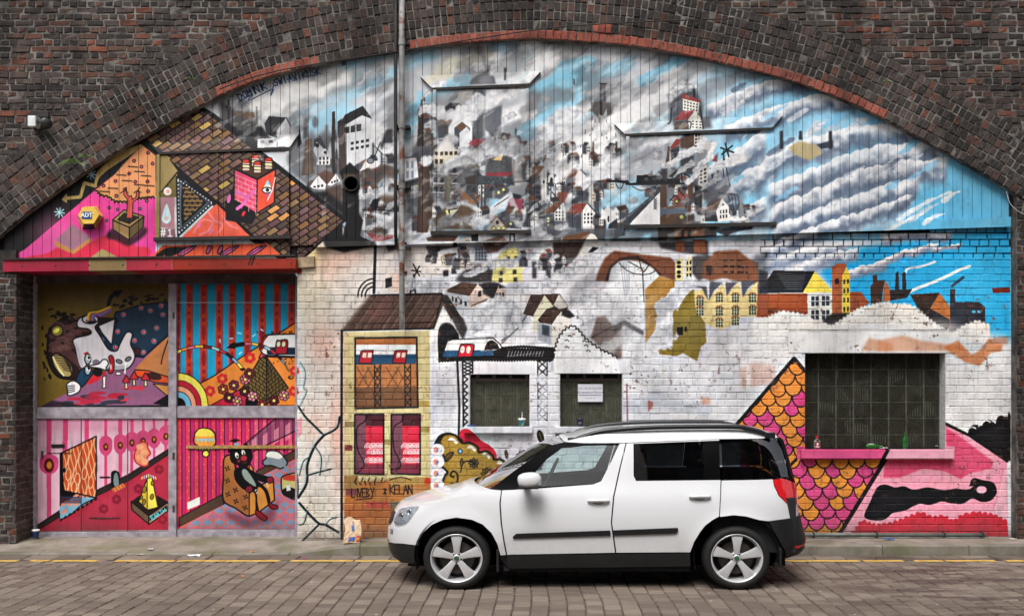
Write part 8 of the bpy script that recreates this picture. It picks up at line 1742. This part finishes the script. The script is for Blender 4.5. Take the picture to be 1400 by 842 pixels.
scrap(415, 763, gd(763), .04, .04, '#c84aa0', 'magenta scrap on the road before the cream pier', 8, .0); scrap(345, 757.5, 11.6, .06, .04, '#d88a3c', 'orange scrap at the dropped kerb', 9, .02); scrap(1385, 738, 11.95, .08, .06, '#c9c4ba', 'pale rubbish in the corner at the pipe end', 10, .113); scrap(332, 788, gd(788), .04, .03, '#d8843c', 'orange leaf lying alone on the road setts', 11, .0)
# paper bag
xb, yb_, zb = PX(481,11.78), CAM_Y+11.78, kh(481)+.001; bag = empty('paper_bag', (xb,yb_,zb), 'crumpled beige takeaway bag with blue and red print on the kerb', 'bag')
rr = random.Random(3); bw, bh, bd = .20, .265, .10; V = []; nx, nz = 6, 8
def bagp(u, w, t): 
    tw = 1-.12*t; lean = .03*math.sin(3*t); fold = (1-.75*t**3); top = .03*math.sin(u*5) if t > .95 else 0
    return (xb+(u-.5)*bw*tw+lean+rr.uniform(-.005,.005)-.015*t, yb_+(w-.5)*bd*fold+rr.uniform(-.005,.005)+.03*t, zb+t*bh+top+.03*(u-.3)*t+rr.uniform(-.002,.004)*t)
ringn = [(i/nx, 0) for i in range(nx)]+[(1, i/3) for i in range(3)]+[(1-i/nx, 1) for i in range(nx)]+[(0, 1-i/3) for i in range(3)]; rn = len(ringn)
for j_ in range(nz+1): V += [bagp(u, w, j_/nz) for u, w in ringn]
F = [(j_*rn+i, j_*rn+(i+1) % rn, (j_+1)*rn+(i+1) % rn, (j_+1)*rn+i) for j_ in range(nz) for i in range(rn)]
loc(MB().add(V, F+[tuple(range(rn-1,-1,-1))]).build('paper', plain('kraft_paper', '#cdb394', .8, vary=.15, scale=14, bump=.2)), bag)
def bag_print(u0, u1, t0, t1, mat, nm):
    def on(u, t): i = u*nx; a = int(min(i, nx-1)); f_ = i-a; jj = t*nz; b_ = int(min(jj, nz-1)); g_ = jj-b_; q = [Vector(V[(b_+db)*rn+a+da]) for db in (0,1) for da in (0,1)]; return (q[0].lerp(q[1], f_)).lerp(q[2].lerp(q[3], f_), g_)+Vector((0,-.004,0))
    n = 4; v = [on(u0+(u1-u0)*i/n, t0+(t1-t0)*k/n) for i in range(n+1) for k in range(n+1)]; loc(MB().add(v, [(i*(n+1)+k, (i+1)*(n+1)+k, (i+1)*(n+1)+k+1, i*(n+1)+k+1) for i in range(n) for k in range(n)]).build(nm, mat), bag); return on
M_PB = plain('bag_blue', '#3f62a8', .7, vary=.3, scale=60); M_PR = plain('bag_red', '#d0342a', .7, vary=.15); M_PY = plain('bag_yellow', '#e8b83c', .7, vary=.1)
bag_print(.28,.66,.05,.26,M_PB,'print'); bag_print(.30,.44,.18,.26,M_PR,'print'); bag_print(.34,.58,.03,.08,M_PY,'print'); bag_print(.42,.6,.5,.72,M_PB,'print'); bag_print(.5,.62,.74,.88,M_PB,'print'); bag_print(.52,.58,.78,.84,M_PY,'print'); on = bag_print(.74,.99,.06,.30,M_PR,'red_square')
mb = MB()
for c0 in (.825,.905): mb.tube([on(c0+.035*math.cos(t), .11+.10*math.sin(t))+Vector((0,-.003,0)) for t in np.linspace(0, math.pi, 9)], .0035, 5)
loc(mb.build('arches_mark', M_PY), bag)
for o in bpy.data.objects:
    if o.type == 'MESH' and len(o.data.materials) == 0: print('no material', o.name)
